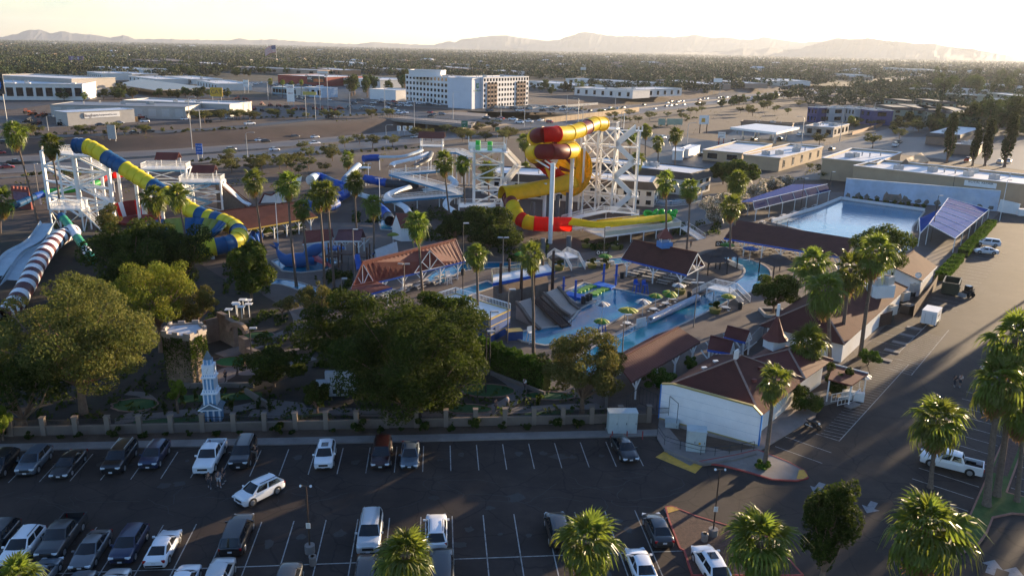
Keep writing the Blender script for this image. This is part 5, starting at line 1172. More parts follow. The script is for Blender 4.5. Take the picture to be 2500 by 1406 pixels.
flume('pale blue open flume between the tube coils',[G(875,405,6),G(855,425,5),G(840,445,4),G(860,470,3),G(890,482,2.2),G(925,492,1.6)],1.0,[LBL,LBL,BLU,LBL,LBL,LBL],(R(185),R(355)),flange=False)
flume('dark blue tube ending over the landing pool',[G(925,508,3),G(938,518,2.4),G(948,530,1.9),G(952,540,1.7)],1.25,[ROY,ROY,CHAR])
flume('white winding open slide under the zigzag ramps',[G(1000,460,3),G(965,470,2.8),G(945,482,2.5),G(965,496,2),G(990,510,1.4),G(1000,525,.8)],.95,[WHT]*6,(R(185),R(355)),flange=False)
flume('white open slide left of the middle stair tower',[G(1120,480,3),G(1095,490,2.4),G(1090,505,1.8),G(1110,520,1.2)],.9,[WHT]*4,(R(185),R(355)),flange=False)
flume('grey curved slide loop before the zigzag ramps',[G(1100,437,3.6),G(1112,450,3.2),G(1095,462,2.6),G(1060,466,2.2),G(1030,470,2)],1.0,[LBL]*5,(R(185),R(355)),flange=False)
flume('short white tube right of the middle stair tower',[G(1218,462,3.6),G(1232,462,3.5),G(1245,458,3.4)],.8,[WHT]*3)
flume('white half arch flume rising among the palms',[G(850,440,2),G(860,425,4),G(880,412,5.5),G(905,412,5.5)],.6,[WHT]*3,(R(185),R(355)),flange=False)
mh=MB();c=G(960,500);gx=np.linspace(-1,1,14)
V=np.array([(c.x+x*26,c.y+14+y*24,2.6*max(0,1-x*x)*max(0,1-y*y)-.02)for y in gx for x in gx]);I=np.arange(196).reshape(14,14);F=np.stack([I[:-1,:-1],I[:-1,1:],I[1:,1:],I[1:,:-1]],-1).reshape(-1,4)
struct(ob('slide_mound',npmesh('slide_mound',V,F,M('mound_soil',(.10,.075,.06),.95,.3,.3),smooth=True)))
MT=G(1190,525);mt=thing('slide_tower','white middle stair tower with green start tubs on top','tower',MT)
r4=rect(Vector((0,1.5,0)),7.2,5.5,.1);lattice(mt,r4,16.2,5,.45,.3)
t4=rect(Vector((-.3,1.2,0)),9.0,6.5,.1);q=MB();q.prism([xy(p)for p in t4],16.1,16.35);q.build('top_platform',WSTEEL,mt);railing(mt,[p+Vector((0,0,16.35))for p in t4+t4[:1]],1.5,.22,w_=.08)
solid_panel(mt,t4[1]+Vector((0,0,16.35)),t4[2]+Vector((0,0,16.35)),1.4);solid_panel(mt,t4[3].lerp(t4[2],.02)+Vector((0,0,16.35)),t4[3].lerp(t4[2],.3)+Vector((0,0,16.35)),1.6)
for x_,h_ in((-2.6,2.4),(.4,2.2)):q=MB();q.tube([(x_,.8,16.3),(x_,.8,16.3+h_)],.62,14);q.build('green_tub',RG,mt)
for p in t4[1:4]:bar_obj('mast',p+Vector((0,0,16.3)),p+Vector((0,0,19.4)),.14,WSTEEL,mt)
zz=[.2,4.2,8.2,12.2,16.3]
for k in range(4):
 a=r4[1]+Vector((.4,-1.2,0));c=r4[1]+Vector((3.9,3.2,0))
 if k%2:a,c=c,a
 a=Vector((a.x,a.y,zz[k]));c=Vector((c.x,c.y,zz[k+1]));stair(mt,a,c,1.4,rails=False);d=(c-a);d.z=0;d.normalize();n2=Vector((-d.y,d.x,0))*.75
 for s_ in(-1,1):solid_panel(mt,a+n2*s_,c+n2*s_,1.2)
 q=MB();q.box(c,(1.8,2.4,.1),math.atan2(d.y,d.x));q.build('landing',WSTEEL,mt)
bar_obj('leg',r4[1]+Vector((3.9,3.2,0)),r4[1]+Vector((3.9,3.2,13.5)),.28,WSTEEL,mt)
lp=rect(Vector((-2.5,-4.5,0)),9,5,.1);q=MB();q.prism([xy(p)for p in lp],3.2,3.35);q.build('lower_platform',WSTEEL,mt);railing(mt,[p+Vector((0,0,3.35))for p in lp+lp[:1]],1.1,.25)
for p in lp:bar_obj('post',p,p+Vector((0,0,3.2)),.2,WSTEEL,mt)
stair(mt,lp[0].lerp(lp[1],.5)+Vector((0,-4.2,0)),lp[0].lerp(lp[1],.5)+Vector((0,0,3.3)),1.5)
wm=thing('mountain_panel','white mountain shaped panel with red edge behind the long picnic roof','panel',G(680,497));o0=wm.location
pp=[A(634,497,o0.y),A(645,474,o0.y+.5),A(662,478,o0.y+1),A(690,460,o0.y+2),A(722,435,o0.y+3),A(738,428,o0.y+3.5),A(733,452,o0.y+3.3),A(722,462,o0.y+3),A(705,497,o0.y+2.3)]
q=MB();q.add([p-o0 for p in pp],[tuple(range(len(pp)))[::-1]]);o=q.build('face',WHITE,wm);o.modifiers.new('t','SOLIDIFY').thickness=.3
for a,c in zip(pp[:5],pp[1:6]):bar_obj('edge_trim',a-o0+Vector((0,0,.1)),c-o0+Vector((0,0,.1)),.35,MROOF,wm)
# roofs and pavilions
U=lambda z:Vector((0,0,z))
def truss(root,a,c,apex,mat=WSTEEL):
 """white king-post truss in a gable"""
 a,c,apex=Vector(a),Vector(c),Vector(apex);m_=a.lerp(c,.5);parts=[(a,apex),(c,apex),(m_,apex),(a.lerp(c,.5),a.lerp(apex,.5)),(m_,c.lerp(apex,.5)),(a,c)]
 for p,q_ in parts:bar_obj('truss_member',p,q_,.12,mat,root)
def ybrace_post(root,p,zt_,dirs,mat=WSTEEL,w_=.22):
 p=Vector((p[0],p[1],0));bar_obj('post',p,p+U(zt_),w_,mat,root)
 for d in dirs:bar_obj('post_brace',p+U(zt_-1.3),p+Vector(d)*1.1+U(zt_-.1),w_*.6,mat,root)
def ribbed(root,e0,e1,r1,r0,mat,name,th=.12,step=.6,rib=.012,seams=True):
 """roof plane, eave e0-e1, ridge r0-r1, with raised seams"""
 q=MB();q.slab([e0,e1,r1,r0],th);o=q.build(name,mat,root)
 if seams:
  nr=(Vector(e1)-Vector(e0)).cross(Vector(r0)-Vector(e0)).normalized();n_=max(2,int((Vector(e1)-Vector(e0)).length/step));q=MB()
  for i in range(n_+1):t=i/n_;q.bar(Vector(e0).lerp(e1,t)+nr*.02,Vector(r0).lerp(r1,t)+nr*.02,.07,rib)
  stuff(q.build('roof_seams',mat,o))
 return o
def gable_pavilion(name,label,ef0,ef1,rg0,rg1,ze,zr,mat,fascia=BLUEP,posts=3,trusses=True,seams=True,step=.6,tables=0,wall=None,hip=0.0,cat='pavilion'):
 """front eave ends and ridge ends given as photograph pixels"""
 E0,E1,R0,R1=G(*ef0,ze),G(*ef1,ze),G(*rg0,zr),G(*rg1,zr)
 B0,B1=R0*2-E0,R1*2-E1;B0.z=B1.z=ze
 c=(E0+E1+B0+B1)/4;c.z=0;t=thing(name,label,cat,c);E0,E1,R0,R1,B0,B1=[p-c for p in(E0,E1,R0,R1,B0,B1)]
 if hip:d=(R1-R0);R0,R1=R0+d*hip,R1-d*hip
 ribbed(t,E0,E1,R1,R0,mat,'roof_front',seams=seams,step=step);ribbed(t,B1,B0,R0,R1,mat,'roof_back',seams=seams,step=step)
 if hip:
  for a,b_,r_ in((E1,B1,R1),(B0,E0,R0)):q=MB();q.slab([a,b_,r_],.1);q.build('roof_end',mat,t)
 bar_obj('ridge_cap',R0+U(.08),R1+U(.08),.3,mat,t,.12)
 for a,b_ in((E0,E1),(B0,B1)):bar_obj('fascia',a-U(.14),b_-U(.14),.09,fascia,t,.3)
 if trusses:truss(t,E0-U(.1),B0-U(.1),R0-U(.15));truss(t,E1-U(.1),B1-U(.1),R1-U(.15))
 dl=(E1-E0).normalized()
 if posts:
  for i in range(posts+1):
   for a,b_ in((E0,E1),(B0,B1)):p=a.lerp(b_,lerp(.06,.94,i/posts));p=p*.94;ybrace_post(t,p,ze-.2,(dl,-dl))
 if wall:
  k=.92;ring_=[p*k for p in(E0,E1,B1,B0)];q=MB();q.prism([xy(p)for p in ring_],0,ze-.05,top=False);
  if not hip:
   for p,s_,r_ in((ring_[0],ring_[3],R0*.95),(ring_[1],ring_[2],R1*.95)):q.add([Vector((p.x,p.y,ze-.05)),Vector((s_.x,s_.y,ze-.05)),Vector((r_.x,r_.y,(R0.z-.2)))],[(0,1,2)])
  q.build('walls',wall,t)
 t['_d']=(dl.x,dl.y)
 return t,(E0,E1,B1,B0,R0,R1)
picnic_me=None
def picnic_table(p,rz,label,group):
 global picnic_me
 if picnic_me is None:
  a=MB();a.box((0,0,.75),(2.3,.8,.06));b_=MB();b_.box((0,0,.45),(2.3,.28,.05));l=MB();l.bar((0,-.55,0),(0,-.25,.72),.08);l.bar((0,.55,0),(0,.25,.72),.08);l.bar((0,-.75,.40),(0,.75,.40),.08);picnic_me=(a.mesh('table_top',M('picnic_table_grey',(.42,.40,.38),.7,.15,2)),b_.mesh('bench',M('picnic_table_grey')),l.mesh('leg_frame',DARKM))
 t=thing('picnic_table',label,'picnic table',p,rz,group);ob('table_top',picnic_me[0],t);ob('bench',picnic_me[1],t,(0,.7,0));ob('bench',picnic_me[1],t,(0,-.7,0));ob('leg_frame',picnic_me[2],t,(-.8,0,0));ob('leg_frame',picnic_me[2],t,(.8,0,0));return t
ORD='first second third fourth fifth sixth seventh eighth ninth tenth eleventh twelfth thirteenth fourteenth fifteenth sixteenth seventeenth eighteenth nineteenth twentieth'.split()
def tables_under(t,pts,rows,cols,where,z=.1,shrink=.72):
 E0,E1,B1,B0=pts[:4];c=t.location;k=0;rz=math.atan2((E1-E0).y,(E1-E0).x)
 for i in range(cols):
  for j in range(rows):
   p=E0.lerp(E1,lerp(.5-shrink/2,.5+shrink/2,i/max(1,cols-1)));q_=B0.lerp(B1,lerp(.5-shrink/2,.5+shrink/2,i/max(1,cols-1)));w_=p.lerp(q_,lerp(.18,.75,j/max(1,rows-1)))+c;w_.z=z
   picnic_table(w_,rz+(.3 if(i+j)%2 else .15),'picnic table %s, %s row, %s from left'%(where,ORD[j],ORD[i]),'picnic tables '+where);k+=1
t,pv1=gable_pavilion('pavilion','dark brown roofed picnic pavilion with small cupola on the ridge',(1517,631),(1677,671),(1546,586),(1703,617),3.4,6.6,BROOF,seams=False,posts=2)
tables_under(t,pv1,3,4,'under the cupola pavilion')
cp=(pv1[4]+pv1[5])/2
q=MB();q.box(cp+U(.35),(2.2,2.2,1.1),.3);q.build('cupola_base',plastic('cupola_blue',(.08,.22,.50)),t)
for sx_ in(-.8,.8):
 for sy_ in(-.8,.8):bar_obj('cupola_post',cp+Vector((sx_,sy_,.8)),cp+Vector((sx_,sy_,1.7)),.14,WSTEEL,t)
q=MB();b4=[cp+Vector((x_,y_,1.65))for x_,y_ in((-1.4,-1.4),(1.4,-1.4),(1.4,1.4),(-1.4,1.4))];ap=cp+U(3.5);[q.quad(b4[i],b4[(i+1)%4],ap)for i in range(4)];q.add(b4,[(3,2,1,0)]);q.build('cupola_roof',RROOF,t)
t,pv2=gable_pavilion('pavilion','red metal gabled pavilion with white trusses in the middle of the park',(914,690),(1136,637),(884,640),(1113,584),3.3,7.2,RROOF,posts=4,step=.9)
tables_under(t,pv2,2,5,'under the red gabled pavilion')
E0,E1,B1,B0,R0,R1=pv2;f=.54;ce=E0.lerp(E1,f);cr=R0.lerp(R1,f);dl=(E1-E0).normalized();out=(E0-R0);out.z=0;out.normalize();apx=ce+out*.9+U(3.4);cl_,cr_=ce-dl*3.6+out*.9,ce+dl*3.6+out*.9
q=MB();q.slab([cl_,apx,cr+U(-.3),E0.lerp(R0,.15)+dl*(E1-E0).length*(f-.14)][::1],.1);o=q.build('cross_gable_roof',RROOF,t)
q=MB();q.slab([apx,cr_,E0.lerp(R0,.15)+dl*(E1-E0).length*(f+.14),cr+U(-.3)],.1);q.build('cross_gable_roof',RROOF,t);truss(t,cl_,cr_,apx)
t,_=gable_pavilion('ticket_roof','low red hipped roof left of the red gabled pavilion',(830,738),(957,702),(845,703),(936,683),3.0,4.2,RROOF,posts=2,trusses=False,seams=False,hip=.18)
t,pv3=gable_pavilion('picnic_shelter','long brown shingled picnic shelter with yellow fascia',(590,562),(776,529),(520,518),(722,493),3.4,6.0,BROOF,M('yellow_fascia',(.5,.34,.05),.6,.1,1),posts=5,seams=False,trusses=False)
tables_under(t,pv3,2,6,'under the long picnic shelter')
def hip_building(name,label,W_px,S_px,E_px,ze,zr,mat,wall=WHITE,cat='building',inset=.42,over=.9):
 """three eave corners in the photograph; the fourth completes the rectangle"""
 a,b_,c_=G(*W_px,ze),G(*S_px,ze),G(*E_px,ze);u_=(c_-b_);v_=(a-b_);u1=u_.normalized();v_=v_-u1*v_.dot(u1);a=b_+v_;d=a+u_
 cen=(a+b_+c_+d)/4;cen.z=0;t=thing(name,label,cat,cen);a,b_,c_,d=[p-cen for p in(a,b_,c_,d)]
 hv=v_.length/2;r0=b_.lerp(a,.5)+u1*min(hv,u_.length*inset)+U(zr-ze);r1=c_.lerp(d,.5)-u1*min(hv,u_.length*inset)+U(zr-ze)
 for nm,pl in(('roof_right',[b_,c_,r1,r0]),('roof_left',[d,a,r0,r1]),('roof_front',[a,b_,r0]),('roof_rear',[c_,d,r1])):
  q=MB();q.slab(pl,.15);q.build(nm,mat,t)
 for p,r_ in((a,r0),(b_,r0),(c_,r1),(d,r1)):bar_obj('hip_cap',p+U(.06),r_+U(.06),.22,M('pale_hip_cap',(.30,.20,.16),.7,.2,2),t,.1)
 bar_obj('ridge_cap',r0+U(.06),r1+U(.06),.22,M('pale_hip_cap'),t,.1)
 k=1-over/(v_.length/2);k2=1-over/(u_.length/2);cc=[(b_*((k+k2)/2)),(c_*((k+k2)/2)),(d*((k+k2)/2)),(a*((k+k2)/2))]
 q=MB();q.prism([xy(p)for p in cc],0,ze-.1,top=False);q.build('walls',wall,t)
 return t,(a,b_,c_,d,r0,r1),cc
snack,sn,scc=hip_building('snack_bar','large snack bar with brown hip roof beside the right lot',(1861,789),(2062,841),(2217,702),3.4,7.0,BROOF)
def roof_unit(t,p,s=(2.2,1.8,1.5),mat=GREYM,name='air_conditioner',rz=.6):
 q=MB();q.box(p+U(s[2]/2),s,rz);o=q.build(name,mat,t);q=MB();q.cyl(p+U(s[2]),min(s[:2])*.32,.08,12);q.build('fan_grille',DARKM,o);return o
CREAMU=M('cream_unit_paint',(.55,.50,.44),.5,.1,1)
er=sn[2].lerp(sn[5],.55)
q=MB();bx=G(2150,712,5.2)-snack.location;q.prism([xy(bx+Vector((x_,y_,0)))for x_,y_ in((-2,-1.5),(2,-.5),(1.6,1.8),(-2.4,.8))],4.4,6.4);q.build('unit_platform',WHITE,snack)
roof_unit(snack,bx+Vector((-.9,0,1.2)),(1.7,1.6,1.3),CREAMU);roof_unit(snack,bx+Vector((.9,.4,1.2)),(1.7,1.6,1.3),CREAMU)
for i,px_ in enumerate(((2168,765),(2200,730),(2225,708),(2215,750))):
 u_=thing('cooling_unit',['cream cooling unit behind the snack bar nearest the entrance','second cream cooling unit along the snack bar back wall','cream cooling unit by the wooden gate','dark squat unit standing before the cream cooling units'][i],'cooling unit',G(px_[0],px_[1]+14),.6,'units behind the snack bar');roof_unit(u_,U(.9 if i<3 else 0),(2,1.6,1.5),CREAMU if i<3 else DARKM,'casing',0)
 if i<3:q=MB();q.box((0,0,.45),(1.4,1.2,.9));q.build('stand',DARKM,u_)
fn=thing('yard_fence','dark board fence closing the yard behind the snack bar','fence',G(2250,735));o0=fn.location
for a,c in((G(2228,775),G(2262,735)),(G(2262,735),G(2285,700)),(G(2145,800),G(2175,790))):
 n_=int((c-a).length/.5)
 for i in range(n_):p,q_=a.lerp(c,i/n_)-o0,a.lerp(c,(i+.94)/n_)-o0;q=MB();q.bar(p+U(1.1),q_+U(1.1),.06,2.2);q.build('board',WOODD,fn)
t,sh=gable_pavilion('pump_house','small brown gabled house with white gable facing the snack bar',(2252,686),(2288,650),(2180,652),(2232,612),3.0,5.6,BROOF,fascia=WHITE,posts=0,trusses=False,seams=False,wall=WHITE,cat='building')
q=MB();w0=sh[4]*.95;q.box((w0.x,w0.y-.15,4.2),(.8,.2,.8),.9);q.build('gable_window',GLASS,t)
dsh=thing('satellite_dish','small satellite dish on the small brown gabled house','dish',G(2243,672,4.2));q=MB();q.tube([(0,0,0),(-.15,-.2,.05)],[.1,.55],12,caps=False);o=q.build('reflector',WHITE,dsh);bar_obj('mast',(0,0,-.9),(0,0,0),.07,GREYM,dsh)
fA,fB=G(1609,1024),G(1850,1091);fd=(fB-fA).normalized();fn_=Vector((fd.y,-fd.x,0))
ent,en,ecc=hip_building('entrance_building','entrance building with brown hip roof behind the white wall',(1628,938),(1857,1018),(1966,925),3.3,6.6,BROOF,WHITE,inset=.5)
ff=thing('white_wall','tall blank white false front wall with yellow top trim facing the lot','wall',fA,math.atan2(fd.y,fd.x));L_=(fB-fA).length
FWP=M('false_front_white',(.90,.87,.86),.7,.05,.8,dirt=((.80,.78,.78),.5,.4));prof=[(0,.15),(L_,.15),(L_,3.75),(L_-1.0,4.55),(1.3,4.75),(0,4.45)]
q=MB();q.add([(x_,0,z_)for x_,z_ in prof]+[(x_,.25,z_)for x_,z_ in prof],[(0,1,2,3,4,5),(11,10,9,8,7,6)]+[(i,i+6,(i+1)%6+6,(i+1)%6)for i in range(6)]);q.build('panel',FWP,ff)
for i in(2,3,4):q=MB();a,c=prof[i],prof[(i+1)%6];q.bar((a[0],.1,a[1]+.05),(c[0],.1,c[1]+.05),.36,.16);q.build('top_trim',M('mustard_trim',(.42,.31,.10),.6,.1,1),ff)
q=MB();q.bar((0,-.03,.22),(L_,-.03,.22),.06,.14);q.build('base_trim',M('mustard_trim'),ff)
for i in range(1,4):q=MB();q.bar((0,-.004,.3+i*1.05),(L_,-.004,.3+i*1.05),.01,.025);q.build('board_joint',M('joint_grey',(.5,.52,.56),.8,.1,1),ff)
q=MB();q.box((L_+.05,.1,2.0),(.12,.4,3.6));q.build('corner_post',plastic('post_blue',(.04,.20,.55)),ff);q=MB();q.box((-.05,.1,2.3),(.12,.4,4.2));q.build('corner_post',plastic('post_blue'),ff)
q=MB();q.bar((1.2,-.3,1.0),(1.2,-.3,3.4),.05);q.bar((2.6,-1.2,.2),(2.6,-1.2,3.2),.06);q.bar((1.2,-.3,3.4),(2.6,-1.2,3.2),.05);q.build('gate_frame',DARKM,ff)
rp0,rp1=en[4],en[5]
for i in range(12):p=rp0.lerp(rp0.lerp(rp1,.45),i/11);bar_obj('parapet_slat',p-U(.05),p+U(1.0),.22,WHITE,ent)
for t_ in(0,.97):bar_obj('parapet_rail',rp0+U(.1+t_),rp0.lerp(rp1,.45)+U(.1+t_),.12,WHITE,ent)
for i,f_ in enumerate(((.25,.5),(.5,.35),(.7,.6))):p=en[1].lerp(en[2],f_[0]).lerp(rp0.lerp(rp1,f_[0]),f_[1]);q=MB();q.box(p+U(.18),(.5,.4,.35),.5);q.build('roof_vent',RROOF,ent)
for i,f_ in enumerate(((.3,.45),(.6,.5))):p=en[0].lerp(en[3],f_[0]).lerp(rp0.lerp(rp1,f_[0]),f_[1]);q=MB();q.box(p+U(.12),(.6,.4,.2),.3);q.build('roof_vent',WHITE,ent)
gt,ge,gcc=hip_building('gate_house','gate house with maroon roof and small spire behind the entrance building',(1820,878),(1965,925),(2035,878),3.4,5.0,MROOF,WHITE,inset=.45)
sp=G(1890,842,4.6)-gt.location;q=MB();q.box(sp+U(.3),(2.0,2.0,1.4),.4);q.build('spire_base',WHITE,gt)
q=MB();rr_=[(1.75,.9),(1.1,1.6),(.55,2.9),(.12,4.0)]
for(ra_,za_),(rb_,zb_)in zip(rr_,rr_[1:]):
 for k in range(8):a0,a1=k*math.pi/4,(k+1)*math.pi/4;q.quad(*[sp+Vector((math.cos(a)*r_,math.sin(a)*r_,z_))for a,r_,z_ in((a0,ra_,za_),(a1,ra_,za_),(a1,rb_,zb_),(a0,rb_,zb_))])
q.build('spire_roof',MROOF,gt);bar_obj('finial',sp+U(4),sp+U(5.6),.3,WHITE,gt)
cn=thing('entrance_canopy','flat maroon canopy with white edge over the entrance counter','canopy',G(2060,965));o0=cn.location
c4=[G(2022,925,3.2)-o0,G(2080,940,3.0)-o0,G(2120,912,3.0)-o0,G(2035,890,3.2)-o0];q=MB();q.slab(c4,.18);q.build('roof',MROOF,cn);bar_obj('edge',c4[2],c4[3],.14,WHITE,cn,.3)
for p in c4:bar_obj('post',(p.x*.92,p.y*.92,0),(p.x*.92,p.y*.92,3.0),.14,WSTEEL,cn)
q=MB();q.box((.6,-1.2,.55),(2.6,.8,1.1),-.4);q.build('counter',WHITE,cn)
rr2=thing('crowd_rail','white crowd control railings at the entrance canopy','railing',G(2068,985));railing(rr2,[Vector((-2,0,.1)),Vector((0,.8,.1)),Vector((1.5,2.5,.1))],1.1,.6,w_=.07);railing(rr2,[Vector((-1.6,-1,.1)),Vector((.6,0,.1)),Vector((2.3,2,.1))],1.1,.6,w_=.07)
q=MB();q.box((0,0,.25),(2.0,.9,.2),.6);tag(q.build('bench_block',CONCR,None,G(2080,994)),'pale concrete bench block beside the entrance railings','bench')
wk=thing('entry_gate','white screened fence between the entrance buildings','fence',G(1830,870));o0=wk.location
for i in range(16):a,c=G(lerp(1795,1862,i/16),lerp(890,820,i/16))-o0,G(lerp(1795,1862,(i+.9)/16),lerp(890,820,(i+.9)/16))-o0;q=MB();q.bar(a+U(1.1),c+U(1.1),.05,2.0);q.build('slat',M('grey_screen',(.33,.34,.36),.6,.1,1),wk)
t,cr_=gable_pavilion('shade_shelter','long corrugated maroon metal shelter in front of the lazy river',(1541,931),(1709,833),(1502,881),(1656,799),3.0,4.6,MROOF,M('maroon_fascia',(.13,.05,.04),.6,.1,1),posts=3,trusses=False,step=.5)
for i,(a,b_,c_,d_)in enumerate((((1727,853),(1782,862),(1735,820),(1790,834)),((1767,822),(1820,835),(1776,796),(1830,809)))):
 t,_=gable_pavilion('ticket_stand',['small maroon roofed stand nearer the corrugated shelter','small maroon roofed stand nearer the snack bar'][i],a,b_,c_,d_,2.6,3.9,MROOF,posts=1,step=.7)
 q=MB();q.box((0,0,.55),(2.6,1.6,1.1),.2);q.build('counter',WOODD,t)
wr=thing('pool_shelter','long dark brown roof with blue fascia in front of the wave pool','pavilion',G(1920,610));o0=wr.location
e0,e1,r1_,r0_=G(1767,582,3.2)-o0,G(2060,630,3.2)-o0,G(2095,584,5.2)-o0,G(1799,537,5.2)-o0
q=MB();q.slab([e0,e1,r1_,r0_],.15);q.build('roof',BROOF,wr);bar_obj('fascia',e0-U(.1),e1-U(.1),.1,BLUEP,wr,.35);b1_,b0_=r1_+(r1_-e1)*.35-U(1.6),r0_+(r0_-e0)*.35-U(1.6);q=MB();q.slab([r0_,r1_,b1_,b0_],.12);q.build('roof_back',BROOF,wr)
for i in range(7):
 for a,c,z_ in((e0,e1,3.0),(r0_,r1_,5.0)):p=a.lerp(c,lerp(.03,.97,i/6));ybrace_post(wr,p,z_,((1,0,0),(-1,0,0)))
k=0
for i in range(8):
 for j in range(2):
  p=G(1800+i*24,606+i*3.6+j*9);p.z=.1;picnic_table(p,.15,'picnic table before the wave pool shelter, %s row, %s from left'%(ORD[1-j],ORD[i]),'picnic tables before the wave pool')
SAIL=M('blue_shade_cloth',(.010,.075,.33),.95,.15,.7,spec=.05,trans=.25);SAIL2=M('navy_shade_cloth',(.010,.028,.11),.95,.15,.7,spec=.05,trans=.2);SAIL3=M('pale_blue_shade_cloth',(.03,.13,.44),.95,.15,.5,spec=.05,trans=.25)
ss=thing('shade_canopy','blue shade cloth canopy on posts left of the wave pool','canopy',G(1930,535));o0=ss.location
bk0,bk1,fr0,fr1=G(1802,497,3.4),G(1925,453,3.4),G(1838,493,4.6),G(2020,450,4.6)
bk0=G(1802,494,4.5);bk1=G(1935,450,4.5)
dn0,dn1=G(1842,512,3.2),G(2028,466,3.2);n_=6
for i in range(n_):
 t0,t1=i/n_,(i+1)/n_
 q=MB();q.slab([fr0.lerp(fr1,t0)-o0,fr0.lerp(fr1,t1)-o0,bk0.lerp(bk1,t1)-o0,bk0.lerp(bk1,t0)-o0],.04);q.build('cloth_panel',SAIL,ss)
 q=MB();q.slab([dn0.lerp(dn1,t0+.008)-o0,dn0.lerp(dn1,t1-.008)-o0,fr0.lerp(fr1,t1-.008)-o0,fr0.lerp(fr1,t0+.008)-o0],.04);q.build('front_panel',SAIL2,ss)
 bar_obj('rafter',dn0.lerp(dn1,t0)-o0,fr0.lerp(fr1,t0)-o0,.1,WSTEEL,ss)
bar_obj('ridge_beam',fr0-o0+U(.05),fr1-o0+U(.05),.14,WSTEEL,ss);bar_obj('edge_beam',dn0-o0,dn1-o0,.14,WSTEEL,ss)
for i in range(7):
 for a,c,z_ in((dn0,dn1,3.2),(bk0,bk1,4.5)):p=a.lerp(c,lerp(.02,.98,i/6))-o0;bar_obj('post',(p.x,p.y,0),(p.x,p.y,z_),.16,WSTEEL,ss)
for i in range(6):p=G(1860+i*26,548-i*8);p.z=.1;picnic_table(p,1.0,'picnic table under the blue shade canopy, %s from the left'%ORD[i],'tables under the blue canopy')
s2=thing('shade_canopy','pale blue shade cloth canopy folded over a ridge right of the wave pool','canopy',G(2330,600));o0=s2.location
ra_,rb_=G(2266,541,4.8),G(2315,484,4.8);ea,eb=G(2332,583,3.2),G(2415,512,3.2);wa,wb_=G(2246,571,3.0),G(2244,533,3.2)
ra_=G(2268,548,4.8)
for i in range(6):
 t0,t1=i/6,(i+1)/6
 q=MB();q.slab([ra_.lerp(rb_,t0)-o0,ea.lerp(eb,t0)-o0,ea.lerp(eb,t1)-o0,ra_.lerp(rb_,t1)-o0],.04);q.build('cloth_panel',SAIL3 if i<4 else SAIL,s2);bar_obj('rafter',ra_.lerp(rb_,t0)-o0+U(.05),ea.lerp(eb,t0)-o0+U(.05),.1,WSTEEL,s2)
for i in range(2):
 t0,t1=i/2,(i+1)/2;q=MB();q.slab([wa.lerp(wb_,t0)-o0,ra_.lerp(rb_,t0*.55)-o0,ra_.lerp(rb_,t1*.55)-o0,wa.lerp(wb_,t1)-o0],.04);q.build('side_panel',SAIL,s2)
for a,c in((ra_,rb_),(ea,eb),(wa,wb_),(wa,ra_),(ra_,ea),(rb_,eb)):bar_obj('frame_tube',a-o0+U(.06),c-o0+U(.06),.14,WSTEEL,s2)
for i in range(6):p=ea.lerp(eb,i/5)-o0;bar_obj('post',(p.x,p.y,0),(p.x,p.y,3.1),.14,WSTEEL,s2)
for p in(wa,wb_,ra_,rb_):p=p-o0;bar_obj('post',(p.x,p.y,0),p,.14,WSTEEL,s2)
MURAL=M('mural_sky_paint',(.42,.52,.66),.8,.18,.25,dirt=((.58,.62,.68),.12,.9));mu=thing('mural_wall','pale blue painted mural wall behind the wave pool','wall',G(2060,480));o0=mu.location
m0,m1=G(2060,482),G(2434,516);hm_=HT(m0,436);q=MB();q.bar(m0-o0+U(hm_/2),m1-o0+U(hm_/2),.4,hm_);q.build('wall',MURAL,mu);bar_obj('coping',m0-o0+U(hm_+.05),m1-o0+U(hm_+.05),.55,WHITE,mu,.12)
md_=(m1-m0).normalized();mn=Vector((md_.y,-md_.x,0));q=MB();tp=m0.lerp(m1,.33)-o0+mn*.215
PNT=M('mural_rock_paint',(.22,.17,.14),.85,.25,.8);q.add([tp+md_*x_+U(z_)for x_,z_ in((-2.6,.2),(2.6,.2),(2.4,1.8),(2.0,2.7),(1.4,2.2),(-1.2,2.2),(-1.8,2.9),(-2.4,1.8))],[tuple(range(8))]);q.build('painted_castle',PNT,mu)
rg=random.Random(9)
for i in range(15):
 c=m0.lerp(m1,.03+i*.066+rg.uniform(-.01,.01))-o0+mn*(.222+.001*i);q=MB();n2=9;r_=rg.uniform(.6,1.5)
 q.add([c+md_*math.cos(k*2*math.pi/n2)*r_*rg.uniform(.5,1.2)+U(.8+max(-.7,math.sin(k*2*math.pi/n2)*r_*rg.uniform(.5,1.1)))for k in range(n2)],[tuple(range(n2))[::-1]]);q.build('painted_bush',M('mural_bush_paint',(.16,.15,.13),.9,.3,1),mu)
wl=thing('white_wall_end','white buttress wall at the right end of the mural','wall',G(2436,517));q=MB();q.bar((0,0,1.8),(3,-4.2,1.4),.3,3.4);q.build('wall',WHITE,wl);q=MB();q.bar((2.6,-4.6,.9),(9,-5.6,.9),2,1.8);q.build('low_block',WHITE,wl)
SHB2=[shrub_mesh(90+i,'ficus',300,.2,1.6,1.2)for i in range(2)]
for i in range(10):o=ob('shrub',SHB2[i%2],None,G(2085+i*19,488+i*2.2),i);tag(o,'low shrub along the foot of the mural wall, %s from the left'%ORD[i],'shrub','shrubs at the mural wall')
